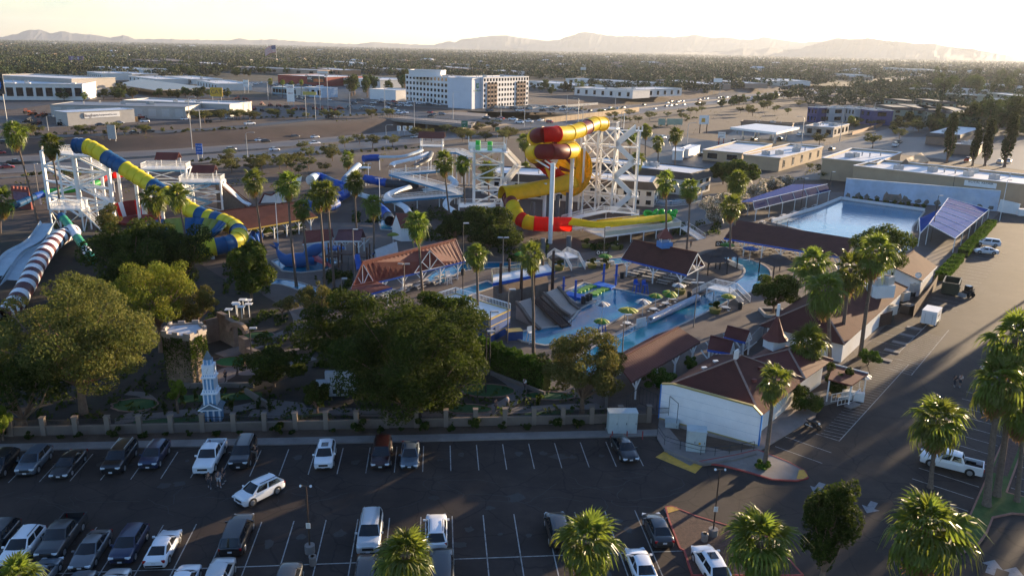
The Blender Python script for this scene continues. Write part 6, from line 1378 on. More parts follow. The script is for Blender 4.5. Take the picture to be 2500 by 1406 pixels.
# pirate platform with slide ramps
pp_=thing('play_platform','white decked play platform on dark masts with concrete slide ramps','platform',G(1290,745));o0=pp_.location
d4=[G(1203,692,4.2)-o0,G(1354,663,4.2)-o0,G(1338,645,4.2)-o0,G(1200,672,4.2)-o0];q=MB();q.prism([xy(p)for p in d4],4.05,4.2);q.build('deck',WHITE,pp_);bar_obj('blue_edge',d4[0]-U(.2),d4[1]-U(.2),.12,BLUEP,pp_,.5);bar_obj('blue_edge',d4[1]-U(.2),d4[2]-U(.2),.12,BLUEP,pp_,.5)
CRM=M('cream_rail',(.60,.50,.30),.6,.1,1);railing(pp_,[d4[0],d4[3],d4[2],d4[1]],1.1,.3,CRM,.09)
for f_,hm2 in((.12,7.5),(.45,6.5),(.65,8.2),(.97,8)):p=d4[0].lerp(d4[1],f_);q=MB();q.tube([(p.x,p.y-.3,0),(p.x,p.y-.3,hm2)],[.32,.22],10);q.build('mast',WOODD,pp_)
for f_ in(.3,.9):p=d4[3].lerp(d4[2],f_);q=MB();q.tube([(p.x,p.y,0),(p.x,p.y,6.5)],[.3,.22],10);q.build('mast',WOODD,pp_)
ROCK=M('artificial_rock',(.17,.125,.10),.9,.3,.8,bump=.8);RAMPC=M('slide_concrete',(.36,.28,.23),.6,.12,.5)
q=MB();q.prism([xy(p)for p in(d4[0]*1.0+Vector((1,-.5,0)),d4[1]+Vector((-1,-.5,0)),d4[2]*.95,d4[3]*.95)],0,2.4);q.build('rock_base',ROCK,pp_)
for a,b_,c_,d_ in(((1260,738),(1300,726),(1358,792),(1318,806)),((1326,716),(1362,702),(1414,757),(1390,772))):
 q=MB();tp1,tp2,bt2,bt1=G(*a,2.8)-o0,G(*b_,2.8)-o0,G(*c_,.12)-o0,G(*d_,.12)-o0
 pr=[(0,2.8),(.25,2.1),(.6,.8),(1,.12)];vs=[]
 for t_,z_ in pr:l_,r_=tp1.lerp(bt1,t_),tp2.lerp(bt2,t_);vs+=[Vector((l_.x,l_.y,z_)),Vector((r_.x,r_.y,z_)),Vector((l_.x,l_.y,-.1)),Vector((r_.x,r_.y,-.1))]
 fs=[]
 for i in range(3):k=4*i;fs+=[(k,k+4,k+5,k+1),(k,k+2,k+6,k+4),(k+1,k+5,k+7,k+3)]
 q.add(vs,fs,0);q.build('slide_ramp',RAMPC,pp_)
 for l_,r_ in((0,0),(1,1)):
  e_=[vs[4*i+l_]+U(.1)for i in range(4)];[bar_obj('ramp_edge',e_[i],e_[i+1],.5,ROCK,pp_,.5)for i in range(3)]
sa,sb_=G(1308,728,2.9)-o0,G(1384,798,.15)-o0;sa=Vector((sa.x,sa.y,2.9));stair(pp_,sb_,sa,1.8,WOODD)
ph=thing('pump_house','blue walled pump house with white balustraded flat roof','building',G(1160,800));o0=ph.location;h_=3.6
f4=[G(1067,731,h_)-o0,G(1195,781,h_)-o0,G(1246,757,h_)-o0,G(1112,717,h_)-o0];PB=M('pump_house_blue',(.02,.075,.26),.6,.15,1);YT=M('yellow_trim',(.45,.32,.08),.6,.1,1)
q=MB();q.prism([xy(p)for p in f4],0,h_-.1,top=False);q.build('walls',PB,ph);q=MB();q.prism([xy(p*1.0)for p in f4],h_-.1,h_);q.build('roof',WHITE,ph);railing(ph,[f4[0],f4[3],f4[2]],1.0,.3,WSTEEL,.12)
for i in range(4):bar_obj('roof_edge',f4[i]+U(.06),f4[(i+1)%4]+U(.06),.2,YT,ph,.2)
for z_ in(1.2,2.5):
 bar_obj('trim',Vector((f4[1].x,f4[1].y,z_)),Vector((f4[2].x,f4[2].y,z_)),.12,YT,ph);bar_obj('trim',Vector((f4[0].x,f4[0].y,z_)),Vector((f4[1].x,f4[1].y,z_)),.12,YT,ph)
dd_=(f4[2]-f4[1]).normalized();pd=f4[1].lerp(f4[2],.35);q=MB();q.box((pd.x,pd.y,1.05),(1.1,.2,2.1),math.atan2(dd_.y,dd_.x));q.build('door',M('door_blue',(.015,.05,.16),.6,.1,1),ph)
bx_=thing('storage_crate','blue crate with yellow edges beside the pump house','crate',G(1255,828));q=MB();q.box((0,0,.7),(2.2,1.4,1.4),.3);q.build('body',PB,bx_);q=MB();q.box((0,0,1.44),(2.3,1.5,.08),.3);q.build('lid',YT,bx_)
# footbridges
def footbridge(label,a,b_,z,wdt,sa_=None,sb2=None):
 a=Vector(a);b_=Vector(b_);t=thing('footbridge',label,'footbridge',(a+b_)/2);o0=t.location;a=a-o0;b_=b_-o0;d=(b_-a).normalized();n2=Vector((-d.y,d.x,0))*wdt/2
 p=[a+U(.1),a.lerp(b_,.28)+U(z),a.lerp(b_,.72)+U(z),b_+U(.1)]
 q=MB();q.bar(p[1],p[2],wdt,.2);q.build('deck',WSTEEL,t)
 stair(t,p[0],p[1],wdt,M('grey_steps',(.2,.2,.2),.7,.1,1),False);stair(t,p[3],p[2],wdt,M('grey_steps'),False)
 for s_ in(-1,1):railing(t,[x_+n2*s_ for x_ in p],1.1,.22,w_=.08);
 for x_ in p[1:3]:
  for s_ in(-1,1):bar_obj('post',(x_+n2*s_).to_tuple()[:2]+(0,),x_+n2*s_,.16,WSTEEL,t)
 return t
footbridge('white footbridge with dark steps over the river behind the platform',G(1352,632),G(1412,662),1.9,3.0);footbridge('white footbridge crossing the lazy river beside the round shade tree',G(1700,718),G(1822,745),1.9,3.0)
# umbrellas, tables, small pool things
def umbrella(p,r_,cols,label,h=2.4,tilt=0):
 t=thing('umbrella',label,'umbrella',p,0,'poolside umbrellas');bar_obj('pole',(0,0,0),(0,0,h+.5),.07,WSTEEL,t)
 for k in range(8):
  a0,a1=k*math.pi/4,(k+1)*math.pi/4;q=MB();q.add([Vector((0,0,h+.45)),Vector((math.cos(a0)*r_,math.sin(a0)*r_,h-.1)),Vector((math.cos(a1)*r_,math.sin(a1)*r_,h-.1)),Vector((math.cos(a1)*r_*.5,math.sin(a1)*r_*.5,h+.25)),Vector((math.cos(a0)*r_*.5,math.sin(a0)*r_*.5,h+.25))],[(0,4,3),(4,1,2,3)],0,True);o=q.build('canopy_panel',cols[k%len(cols)],t)
  o.modifiers.new('t','SOLIDIFY').thickness=.03
 if tilt:t.rotation_euler=(tilt,tilt*.4,0)
 return t
LIME=M('lime_cloth',(.27,.30,.04),.7,.1,1,trans=.3);WCL=M('white_cloth',(.74,.74,.72),.7,.05,1,trans=.25);BCL=M('blue_cloth',(.02,.11,.34),.7,.1,1,trans=.25);GCL=M('green_cloth',(.06,.22,.03),.7,.1,1,trans=.3);SCL=M('slate_cloth',(.2,.22,.26),.7,.1,1,trans=.2)
UM=[((1469,778),1.5,[WCL,SCL],'white and grey umbrella at the edge of the activity pool'),((1467,822),1.5,[GCL,LIME],'green umbrella over the blue lifeguard chair'),((1531,800),1.9,[LIME],'large lime umbrella beside the tall lamp post'),((1568,772),1.6,[WCL,SCL],'white umbrella right of the large lime one'),((1599,757),1.5,[GCL,LIME],'green umbrella before the inner tubes'),((1628,748),1.6,[LIME,GCL],'tilted lime green umbrella above the inner tubes'),((1655,730),1.5,[WCL,SCL],'pale umbrella nearest the right footbridge'),((1476,655),1.7,[GCL],'green umbrella in the planter by the river'),((1775,758),1.5,[LIME],'lime umbrella below the right footbridge'),((1773,630),1.9,[GCL],'bright green umbrella before the wave pool shelter'),((1829,640),2.0,[BCL],'blue umbrella before the wave pool shelter'),((2095,960),1.6,[WCL,SCL],'white umbrella at the entrance canopy'),((822,640),2.2,[BCL],'blue dome umbrella behind the whale'),((1935,690),1.6,[LIME],'lime umbrella under the black gazebo'),((960,600),1.6,[LIME],'lime umbrella left of the red gabled pavilion'),((1270,650),1.6,[GCL],'green umbrella behind the pirate platform')]
for i,(px_,r_,cs,lb)in enumerate(UM):umbrella(G(*px_)+U(.1),r_*.85,cs,lb,2.4 if r_<1.8 else 2.8,.25 if 'tilted' in lb else 0)
def round_table(p,label):
 t=thing('round_table',label,'table',p,0,'round tables by the pool');q=MB();q.cyl((0,0,.72),.62,.06,16);q.build('table_top',WHITE,t);bar_obj('pedestal',(0,0,0),(0,0,.72),.12,DARKM,t)
 for k in range(4):a=k*math.pi/2+.4;q=MB();q.cyl((math.cos(a)*.95,math.sin(a)*.95,.4),.2,.05,10);s_=q.build('seat',WHITE,t);bar_obj('seat_arm',(0,0,.3),(math.cos(a)*.95,math.sin(a)*.95,.4),.06,DARKM,t)
for i,px_ in enumerate(((1465,828),(1530,800),(1595,765),(1624,751),(1769,761),(1640,740))):round_table(G(*px_)+U(.1),['white round table at the pool tip','white round table under the large lime umbrella','white round table beside the inner tubes','white round table behind the inner tubes','white round table at the right footbridge foot','white round table beside the river planter'][i])
ITM=M('clear_vinyl_tube',(.42,.45,.52),.18,.15,2,spec=.6);q=MB();q.tube([(0,math.cos(a)*.42,math.sin(a)*.42+.62)for a in[i*math.pi/7 for i in range(15)]],.2,7,caps=False);itm=q.mesh('inner_tube',ITM)
ia,ib=G(1588,790),G(1702,736);idr=math.atan2((ib-ia).y,(ib-ia).x)
for i in range(44):
 p=ia.lerp(ib,i/43);n2=Vector((-math.sin(idr),math.cos(idr),0));o=ob('inner_tube',itm,None,p+n2*(.0)+U(.08),idr+random.uniform(-.12,.12));tag(o,'clear inner tube in the long rack along the lazy river','inner tube','inner tubes racked along the river')
LILY=M('lily_green',(.16,.36,.03),.5,.15,2);q=MB();q.cyl((0,0,0),.8,.3,16,r2=.75);lm=q.mesh('lily_pad',LILY)
LP1=[(1400,719),(1410,715),(1419,712),(1428,708),(1436,704),(1447,701)];LP2=[(1450,721),(1458,717),(1466,712),(1475,709),(1478,707)]
for j,(row,nm)in enumerate(((LP1,'back'),(LP2,'front'))):
 for i,px_ in enumerate(row):o=ob('lily_pad',lm,None,G(*px_)+U(.1));tag(o,'green floating lily pad step in the %s row, %s from the left'%(nm,ORD[i]),'lily pad','lily pad steps')
MATB=plastic('mat_blue',(.02,.16,.60))
for i,P4 in enumerate((((1446,700),(1462,692),(1502,703),(1492,709)),((1377,724),(1388,716),(1428,726),(1418,734)))):q=MB();q.prism(poly(P4),.1,.45);tag(q.build('pool_mat',MATB),['blue padded step at the back of the lily pads','blue padded step at the front of the lily pads'][i],'pool mat')
for i,(px_,ty)in enumerate((((1375,718),676),((1404,735),684),((1473,691),644),((1503,698),646))):
 p=G(*px_);h_=HT(p,ty);t=thing('rope_post','blue post with red arm for the lily pad ropes, %s'%('front left','front right','back left','back right')[i],'post',p,0,'blue rope posts');q=MB();q.tube([(0,0,0),(0,0,h_)],.2,10);q.build('post',BLUEP,t);bar_obj('arm',(-.2,0,h_-.3),(1.2,.5,h_-.1),.16,MROOF,t);bar_obj('step',(-.5,0,h_*.5),(.5,0,h_*.5),.14,BLUEP,t)
nt_=thing('rope_net','rope line strung over the lily pads','rope',G(1440,705));o0=nt_.location
for a,c in(((1375,718),(1473,691)),((1404,735),(1503,698))):bar_obj('rope',G(*a)-o0+U(3.1),G(*c)-o0+U(3.1),.06,DARKM,nt_)
def guard_chair(p,label,mat=BLUEP):
 t=thing('lifeguard_chair',label,'lifeguard chair',p,.5,'lifeguard chairs')
 for x_ in(-.5,.5):
  for y_ in(-.5,.5):bar_obj('leg',(x_,y_,0),(x_*.6,y_*.6,1.6),.09,mat,t)
 q=MB();q.box((0,0,1.6),(.8,.8,.08));q.build('seat',mat,t);q=MB();q.box((0,.4,2.0),(.8,.07,.8));q.build('backrest',mat,t)
 for x_ in(-.4,.4):bar_obj('armrest',(x_,-.35,1.85),(x_,.4,1.85),.08,mat,t)
 for i in range(4):bar_obj('rung',(-.45,-.5+i*.04,.3+i*.33),(.45,-.5+i*.04,.3+i*.33),.06,mat,t)
for px_,lb,m_ in(((1469,818),'blue lifeguard chair under the green umbrella',BLUEP),((1553,716),'blue lifeguard chair behind the activity pool',BLUEP),((1573,718),'smaller blue lifeguard chair beside the other one',BLUEP),((1295,838),'white lifeguard chair at the left tip of the activity pool',WHITE),((1095,695),'white lifeguard chair left of the small pool',WHITE)):guard_chair(G(*px_)+U(.1),lb,m_)
q=MB();q.box((0,0,1.0),(2.0,.08,1.5),.62);tag(q.build('white_board',WHITE,None,G(1564,802)),'blank white board on the fence between pool and river','board')
pf_=thing('pool_fence','thin metal fence between the activity pool and the river','fence',G(1550,800));o0=pf_.location
fp=[G(1494,838)-o0,G(1548,810)-o0,G(1580,795)-o0];railing(pf_,fp,1.0,1.2,GREYM,.05)
for i,(px_,s_)in enumerate((((1518,680),1.3),((1682,728),1.3),((1806,756),1.3),((1424,742),1.4),((1434,738),1.4),((1440,735),1.4),((1130,672),1.3),((713,830),1.1))):trash_bin(G(*px_)+U(.1),['black bin beside the cupola pavilion post','black bin at the upper foot of the right footbridge','black bin at the lower foot of the right footbridge','left black drum at the pool inlet','middle black drum at the pool inlet','right black drum at the pool inlet','dark bin right of the red gabled pavilion','small dark bin on the mini golf path'][i],DARKM,s_,'dark bins and drums')
def planter(p,r_,label,kind='ficus',mat=None,sc=1.0):
 t=thing('planter',label,'planter',p,0,'round planters');q=MB();q.tube([(0,0,0),(0,0,.8)],[r_*.8,r_],14);q.build('pot',mat or M('planter_olive',(.20,.18,.04),.6,.15,1),t);s_=ob('plant',SHM[0],t,(0,0,.7));s_.scale=(r_*1.8,r_*1.8,1.4*sc)
for i,px_ in enumerate(((1365,660),(1445,655),(1430,605),(1502,610),(1477,655),(1745,765),(1660,718))):planter(G(*px_)+U(.1),1.0,['round planter left of the river footbridge','yellow round planter right of the river footbridge','small planter above the river','planter with dark plant near the black banner','planter holding the green umbrella','olive planter between river and snack bar','olive planter behind the inner tubes'][i])
sq=thing('square_planter','square tan planter under the round shade tree','planter',G(1888,768));q=MB();[q.bar((a[0],a[1],.3),(c[0],c[1],.3),.35,.6)for a,c in zip([(-1.8,-1.8),(1.8,-1.8),(1.8,1.8),(-1.8,1.8)],[(1.8,-1.8),(1.8,1.8),(-1.8,1.8),(-1.8,-1.8)])];q.build('border',COPE,sq);q=MB();q.box((0,0,.22),(3.3,3.3,.3));q.build('soil',SOIL,sq)
for i,(px_,w_)in enumerate((((1737,665),5.0),((1765,652),4.6),((1895,672),5.6))):
 t=thing('gazebo',['black gazebo beside the cupola pavilion','second black gazebo beside the cupola pavilion','black gazebo at the bend of the lazy river'][i],'gazebo',G(*px_),.3,'black gazebos');h_=2.6
 for x_ in(-1,1):
  for y_ in(-1,1):bar_obj('post',(x_*w_*.42,y_*w_*.42,0),(x_*w_*.42,y_*w_*.42,h_),.16,DARKM,t)
 GZ_=M('black_canopy',(.045,.036,.036),.7,.15,1);q=MB()
 for r0_,r1_,z0_,z1_ in((w_/2,w_*.2,h_,h_+1.0),(w_*.25,.05,h_+1.05,h_+1.6)):
  a4=[Vector((x_*r0_,y_*r0_,z0_))for x_,y_ in((-1,-1),(1,-1),(1,1),(-1,1))];b4=[Vector((x_*r1_,y_*r1_,z1_))for x_,y_ in((-1,-1),(1,-1),(1,1),(-1,1))];[q.quad(a4[k],a4[(k+1)%4],b4[(k+1)%4],b4[k])for k in range(4)]
 q.build('canopy',GZ_,t)
for i,(px_,w_)in enumerate((((1470,628),2.8),((1762,606),3.0))):
 p=G(*px_);t=thing('banner',['black banner with white print near the river planters','black banner with white print before the wave pool shelter'][i],'banner',p,.1,'black banners');q=MB();q.box((0,0,1.0),(w_,.06,1.2));q.build('cloth',DARKM,t);q=MB();q.tube([(-w_*.3,-.04,1.0),(-w_*.3,-.05,1.0)],.35,14);q.build('round_mark',WHITE,t);q=MB();q.tube([(-w_*.3,-.051,1.0),(-w_*.3,-.056,1.0)],.22,14);q.build('round_mark_core',DARKM,t);q=MB();q.box((w_*.15,-.045,1.1),(w_*.45,.01,.12));q.box((w_*.12,-.045,.9),(w_*.38,.01,.1));stuff(q.build('printed_words',WHITE,t))
whl=thing('whale_slide','blue whale shaped water slide with open pink mouth in the children pool','water slide',G(742,652));o0=whl.location;WB=plastic('whale_blue',(.03,.11,.30))
pts=smooth_path([Vector((-5.4,1.0,3.4)),Vector((-4.6,.6,2.2)),Vector((-3.4,.3,1.3)),Vector((-1.2,0,1.3)),Vector((.8,0,1.5)),Vector((2.4,-.2,1.5))],5);rr_=[.15,.2,.3,.4,.5,.6,.7,.8,.95,1.05,1.15,1.25,1.35,1.4,1.45,1.5,1.5,1.45,1.4,1.3,1.25,1.2,1.15,1.1,1.05,1.0];q=MB();q.tube(pts,rr_[:len(pts)],14);q.build('body',WB,whl)
q=MB();q.tube(smooth_path([Vector((.6,0,2.4)),Vector((2.2,-.1,3.4)),Vector((3.6,-.2,4.0)),Vector((4.2,-.2,3.6))],4),[.9,1.0,1.1,1.15,1.15,1.1,1.0,.9,.8,.7,.55,.4,.3],12);q.build('upper_jaw',WB,whl)
q=MB();q.add([Vector((2.0,-.9,1.6)),Vector((5.4,-1.0,.3)),Vector((5.4,.6,.3)),Vector((2.0,.6,2.6)),Vector((2.0,-.9,2.6))],[(0,1,2,3,4)]);q.build('mouth',plastic('mouth_pink',(.45,.10,.14)),whl)
for s_ in(-1,1):q=MB();q.add([Vector((-5.2,.9,3.2)),Vector((-6.2,.9+s_*1.1,4.3)),Vector((-5.0,.9+s_*.9,4.0))],[(0,1,2)]);o=q.build('fluke',WB,whl);o.modifiers.new('t','SOLIDIFY').thickness=.15
cs_=thing('climbing_frame','brown timber climbing frame with blue slide in the children area','play structure',G(850,650))
for x_ in(-4,-1.5,1.5,4):
 for y_ in(-1.5,1.5):bar_obj('post',(x_,y_,0),(x_,y_,4.2),.24,WOODD,cs_)
for i in range(3):q=MB();q.box((-2.75+i*2.75,0,2.2+(i%2)*.5),(2.4,3,.15));q.build('deck',WOODD,cs_)
for i in range(6):bar_obj('net_rope',(-4+i*1.5,-1.6,2.2),(-3+i*1.2,-3.2,.1),.08,DARKM,cs_)
opentrough(cs_,[cs_.location+Vector((2.0,-1.2,2.4)),cs_.location+Vector((2.6,-2.8,1.2)),cs_.location+Vector((3.0,-4.2,.3))],[.6]*11,BLUEP,R(185),R(355),'small_slide')
for i,(a,b_,c_,d_,m_,wl_)in enumerate((((752,582),(815,580),(744,565),(812,560),RROOF,M('pale_blue_wall',(.45,.55,.66),.7,.1,1)),((816,588),(880,588),(826,562),(886,560),M('plum_roof',(.16,.07,.08),.7,.1,.6),WOODD),((955,552),(1000,552),(966,522),(1005,522),RROOF,WHITE))):
 gable_pavilion('park_hut',['small red roofed pale blue hut between the palms','plum roofed open hut in the children area','red roofed white hut beside the landing pool'][i],a,b_,c_,d_,3.0,5.0 if i!=2 else 6,m_,WHITE,posts=0 if i!=1 else 1,trusses=False,seams=False,wall=wl_ if i!=1 else None,cat='building')
t,_=gable_pavilion('park_hut','grey and white gabled hut left of the red pavilion',(910,618),(965,605),(915,612),(968,592),2.8,4.4,M('grey_roof',(.36,.37,.38),.6,.1,1),BLUEP,posts=1,trusses=False,seams=False,cat='building')
blt=plastic('float_blue',(.03,.14,.50))
for i,px_ in enumerate(((606,592),(618,588),(628,594),(612,600),(633,587))):
 o=ob('blue_raft',raftm,None,G(*px_)+U(1.0),i);o.rotation_euler=(1.4,.2*i,i);tag(o,'round blue raft on edge beside the tube bend, %s of the stack'%ORD[i],'raft','blue rafts at the tube bend')
 o.data=o.data.copy()if i==0 else bpy.data.objects['blue_raft'].data
 if i==0:o.data.materials.clear();o.data.materials.append(blt)
for i,(a,c)in enumerate((((1430,652),(1500,648)),((1772,642),(1812,660)))):
 t=thing('cushioned_barrier',['row of white draped barriers along the river behind the pool','row of white draped barriers at the river bend'][i],'barrier',G(*a));o0=t.location
 for k in range(7):p,q_=G(*a).lerp(G(*c),k/7)-o0,G(*a).lerp(G(*c),(k+.85)/7)-o0;q=MB();q.bar(p+U(.5),q_+U(.5),.5,.9);q.build('cushion',WCL,t)
# park lamp posts and masts
LMPM=M('tan_pole_paint',(.24,.20,.17),.5,.1,2)
def flood_pole(px,ty,label,two=True,w_=.16,mat=None,head=True):
 p=G(*px);h_=HT(p,ty);t=thing('flood_light_pole',label,'lamp post',p,0,'park flood light poles');q=MB();q.tube([(0,0,0),(0,0,h_)],[w_/2*1.2,w_/2*.8],8);q.build('pole',mat or LMPM,t)
 if head:
  for s_ in((-1,1)if two else(1,)):q=MB();q.box((s_*.55,-.2,h_+.05),(.9,.5,.16),.2*s_);q.build('lamp_head',GREYM,t)
for i,a in enumerate((((988,722),644,'twin flood light pole before the red gabled pavilion'),((1227,690),580,'twin flood light pole behind the pirate platform'),((1519,862),768,'tall flood light pole beside the large lime umbrella'),((1693,800),690,'flood light pole at the right footbridge'),((682,640),495,'white mast in front of the long picnic shelter'),((1239,838),706,'flood light pole behind the pump house'),((901,470),400,'white light pole in front of the blue tubes'),((928,520),436,'white twin light pole beside the blue ramps'),((1472,650),555,'dark light pole below the run-out platform'),((836,740),680,'small light pole at the low red roof'),((1195,930),760,'dark pole at the left end of the hedge'),((1186,960),808,'lamp pole between the ficus and the hedge'),((617,905),800,'dark lamp pole beside the castle garden'),((866,690),560,'thin pole in the children area'),((1130,720),545,'thin dark mast right of the red gabled pavilion'),((95,480),400,'light pole left of the lattice tower'))):flood_pole(*a,two=i in(0,1,3,7),mat=(WSTEEL if i in(4,6,7)else DARKM if i in(8,10,11,12,14)else LMPM))
for i,a in enumerate((((2272,590),478),((2319,500),430),((1955,510),436),((2021,492),420),((2440,540),440),((1895,560),540),((1916,600),540))):flood_pole(*a,['flood light pole at the right pool shade canopy','flood light pole behind the right pool shade canopy','flood light pole at the blue shade canopy','flood light pole at the far end of the blue canopy','tall white light pole at the end of the right lot','short pole in the wave pool shelter, left','short pole in the wave pool shelter, right'][i],two=False,mat=WSTEEL if i==4 else DARKM)
# mini golf garden
PATH=M('golf_path_concrete',(.15,.13,.12),.8,.15,.6);TURF=M('putting_turf',(.022,.075,.018),.9,.15,2);TURF2=M('bright_turf',(.03,.12,.03),.9,.15,2)
def gpath(pts,half,z=.08,mat=PATH,name='garden_path'):return struct(ribbon([xy(p)for p in smooth_path([G(x,y)for x,y in pts],6)],half,z).build(name,mat))
gpath([(280,1030),(330,1022),(420,1012),(500,1003),(570,1000),(640,985)],.9);gpath([(310,960),(350,965),(372,985),(350,1002),(300,1020)],.6,.084);gpath([(520,930),(570,905),(620,905),(680,890),(760,870)],1.6,.081);gpath([(540,870),(600,850),(690,820),(740,790),(720,740),(700,700)],1.5,.086);gpath([(610,1010),(700,1008),(800,1005),(1000,1012)],1.0,.082);gpath([(1030,1018),(1160,1008),(1240,985),(1265,950),(1230,920),(1180,900)],1.1,.083);gpath([(1150,1012),(1300,1000),(1480,992)],.9,.088)
q=MB();q.sheet(poly([(640,1020),(660,975),(740,985),(760,1010),(690,1024)]),.09);struct(q.build('garden_terrace',PATH))
def blob(px,w_,d_,mat,name,label,z=.10,kerb=True):
 c=G(*px);n_=22;P=[(c.x+math.cos(i*2*math.pi/n_)*w_*(1+.08*math.sin(3*i)),c.y+math.sin(i*2*math.pi/n_)*d_)for i in range(n_)];t=struct(ob(name,None));q=MB();q.sheet(P,z);q.build('turf',mat,t);t['label']=label
 if kerb:k_=MB();[k_.bar((*P[i],z+.02),(*P[(i+1)%n_],z+.02),.14,.12)for i in range(n_)];k_.build('brick_edge',M('brick_edge',(.22,.14,.11),.8,.2,2),t)
blob((570,884),2.4,1.8,TURF2,'putting_green','bright round putting green beside the castle tower');blob((632,820),2.3,1.6,TURF,'putting_green','dark round putting green behind the castle ruin');blob((330,990),2.6,1.8,TURF,'putting_green','round green under the pine');blob((1190,955),3.4,2.0,TURF,'putting_green','lawn right of the massive ficus');blob((1140,1000),3.0,1.3,TURF,'putting_green','low green at the foot of the massive ficus');blob((1340,968),3.2,1.2,TURF,'putting_green','lawn under the golden acacia')
for i,P4 in enumerate((((325,1030),(500,1016),(520,1026),(330,1042)),((690,1018),(800,1008),(810,1014),(690,1024)),((430,968),(640,958),(640,975),(430,985)),((1280,1010),(1400,1000),(1400,1008),(1285,1020)))):q=MB();q.sheet(poly(P4),.105);struct(q.build('putting_lane',TURF))
STONE=M('castle_stone',(.20,.145,.11),.9,.3,.9,bump=.8,dirt=((.12,.09,.07),.6,.7));ct=thing('castle_tower','tan stone castle tower of the mini golf with ivy and battlements','tower',G(455,925));o0=ct.location
hc=6.6;top5=[G(395,815,hc),G(462,824,hc),G(503,806,hc),G(486,789,hc),G(418,793,hc)];b5=[(p-o0)for p in top5]
q=MB();q.prism([xy(p*.97)for p in b5],0,hc-.5,top=False);q.build('wall',STONE,ct);q=MB();q.prism([xy(p)for p in b5],hc-.5,hc-.1);q.build('cornice',M('castle_cap',(.36,.31,.27),.85,.15,1),ct);q=MB();q.prism([xy(p*.9)for p in b5],hc-.1,hc-.05);q.build('roof',M('faded_white_roof',(.5,.52,.56),.8,.15,.8),ct)
SB_=M('castle_block',(.24,.175,.13),.9,.25,1.5,bump=.6);rg=random.Random(4)
for i in range(5):
 a,c=b5[i],b5[(i+1)%5];a=Vector((a.x,a.y,0));c=Vector((c.x,c.y,0));n_=max(3,int((c-a).length/.7))
 for k in range(n_):
  if k%2==0:p,q_=a.lerp(c,k/n_),a.lerp(c,(k+1)/n_);q=MB();q.bar(p+U(hc+.15),q_+U(hc+.15),.28,.6);q.build('merlon',M('castle_cap'),ct)
 bar_obj('parapet',a+U(hc),c+U(hc),.24,M('castle_cap'),ct,.28)
 if i in(0,1):
  dn_=(c-a).normalized();nn_=Vector((dn_.y,-dn_.x,0));L2=(c-a).length;nc_=int(L2/.8)
  for r_ in range(12):
   for k in range(nc_):
    f0=(k+(.5 if r_%2 else 0))/nc_
    if f0+1/nc_>1.02:continue
    p,q_=a.lerp(c,f0+.02)*.972,a.lerp(c,min(1,f0+.96/nc_))*.972;q=MB();q.bar(p+U(.3+r_*.48),q_+U(.3+r_*.48),.05+rg.uniform(0,.06),.43);q.build('stone',SB_ if rg.random()<.6 else STONE,ct)
rng=np.random.default_rng(5);n_=3200;ta=rng.uniform(0,1,n_);fc=rng.integers(0,3,n_);A_=np.array([b5[i]for i in(0,1,4)]);C_=np.array([b5[i]for i in(1,2,0)]);zz_=hc-.3-rng.exponential(1.4,n_);P=A_[fc]+(C_[fc]-A_[fc])*ta[:,None];P[:,:2]*=1.01;P[:,2]=np.maximum(.4,zz_-2.0*(np.sin(ta*9)>.3)*rng.uniform(0,1,n_))
nr=rng.normal(size=(n_,3));aa=np.cross(nr,rng.normal(size=(n_,3)));aa/=np.linalg.norm(aa,axis=1)[:,None];bb=np.cross(nr,aa);bb/=np.linalg.norm(bb,axis=1)[:,None];V=np.stack([P-aa*.13,P+bb*.08,P+aa*.13,P-bb*.08],1).reshape(-1,3);stuff(ob('ivy',npmesh('ivy',V,np.arange(4*n_).reshape(-1,4),LV['ficus']),ct))
rw=thing('castle_ruin','broken stone castle wall with round arch behind the castle tower','wall',G(580,870));o0=rw.location
for i,(a,c,h_)in enumerate((((540,828),(560,838),4.2),((560,838),(578,848),3.8),((590,858),(606,868),2.4),((606,868),(640,880),1.2),((640,880),(760,862),.9),((505,838),(540,828),3.4))):a,c=G(*a)-o0,G(*c)-o0;q=MB();q.bar(a+U(h_/2),c+U(h_/2),.7,h_);q.build('wall_section',STONE,rw)
for k in range(7):a0=math.pi*k/7;c=G(584,853)-o0;q=MB();p0,p1=[c+Vector((math.cos(x_)*1.4,-math.cos(x_)*.6,2.6+math.sin(x_)*1.2))for x_ in(a0,a0+math.pi/7)];q.bar(p0,p1,.7,.6);q.build('arch_stone',SB_,rw)
kt=thing('clock_tower','white and pale blue miniature clock tower with pointed roof','tower',G(522,1026),.12);CW=M('clock_white',(.72,.76,.82),.5,.05,1);CBm=M('clock_blue',(.16,.32,.52),.5,.1,1);h_=7.2
q=MB();q.box((0,0,.95),(1.9,1.5,1.9));q.build('porch_body',CBm,kt)
for i in range(4):bar_obj('porch_column',(-.95+i*.63,-.95,0),(-.95+i*.63,-.95,1.7),.17,CW,kt)
q=MB();q.add([(-1.25,-1.15,1.8),(1.25,-1.15,1.8),(0,-1.15,2.5),(-1.25,1.0,1.8),(1.25,1.0,1.8),(0,1.0,2.5)],[(0,1,2),(5,4,3),(0,2,5,3),(2,1,4,5),(0,3,4,1)]);q.build('porch_roof',M('clock_roof',(.10,.14,.17),.7,.1,1),kt)
for s_ in(-1,1):bar_obj('pediment_trim',(s_*1.28,-1.18,1.8),(0,-1.18,2.52),.1,CW,kt)
bar_obj('pediment_trim',(-1.28,-1.18,1.78),(1.28,-1.18,1.78),.1,CW,kt)
z_=2.2
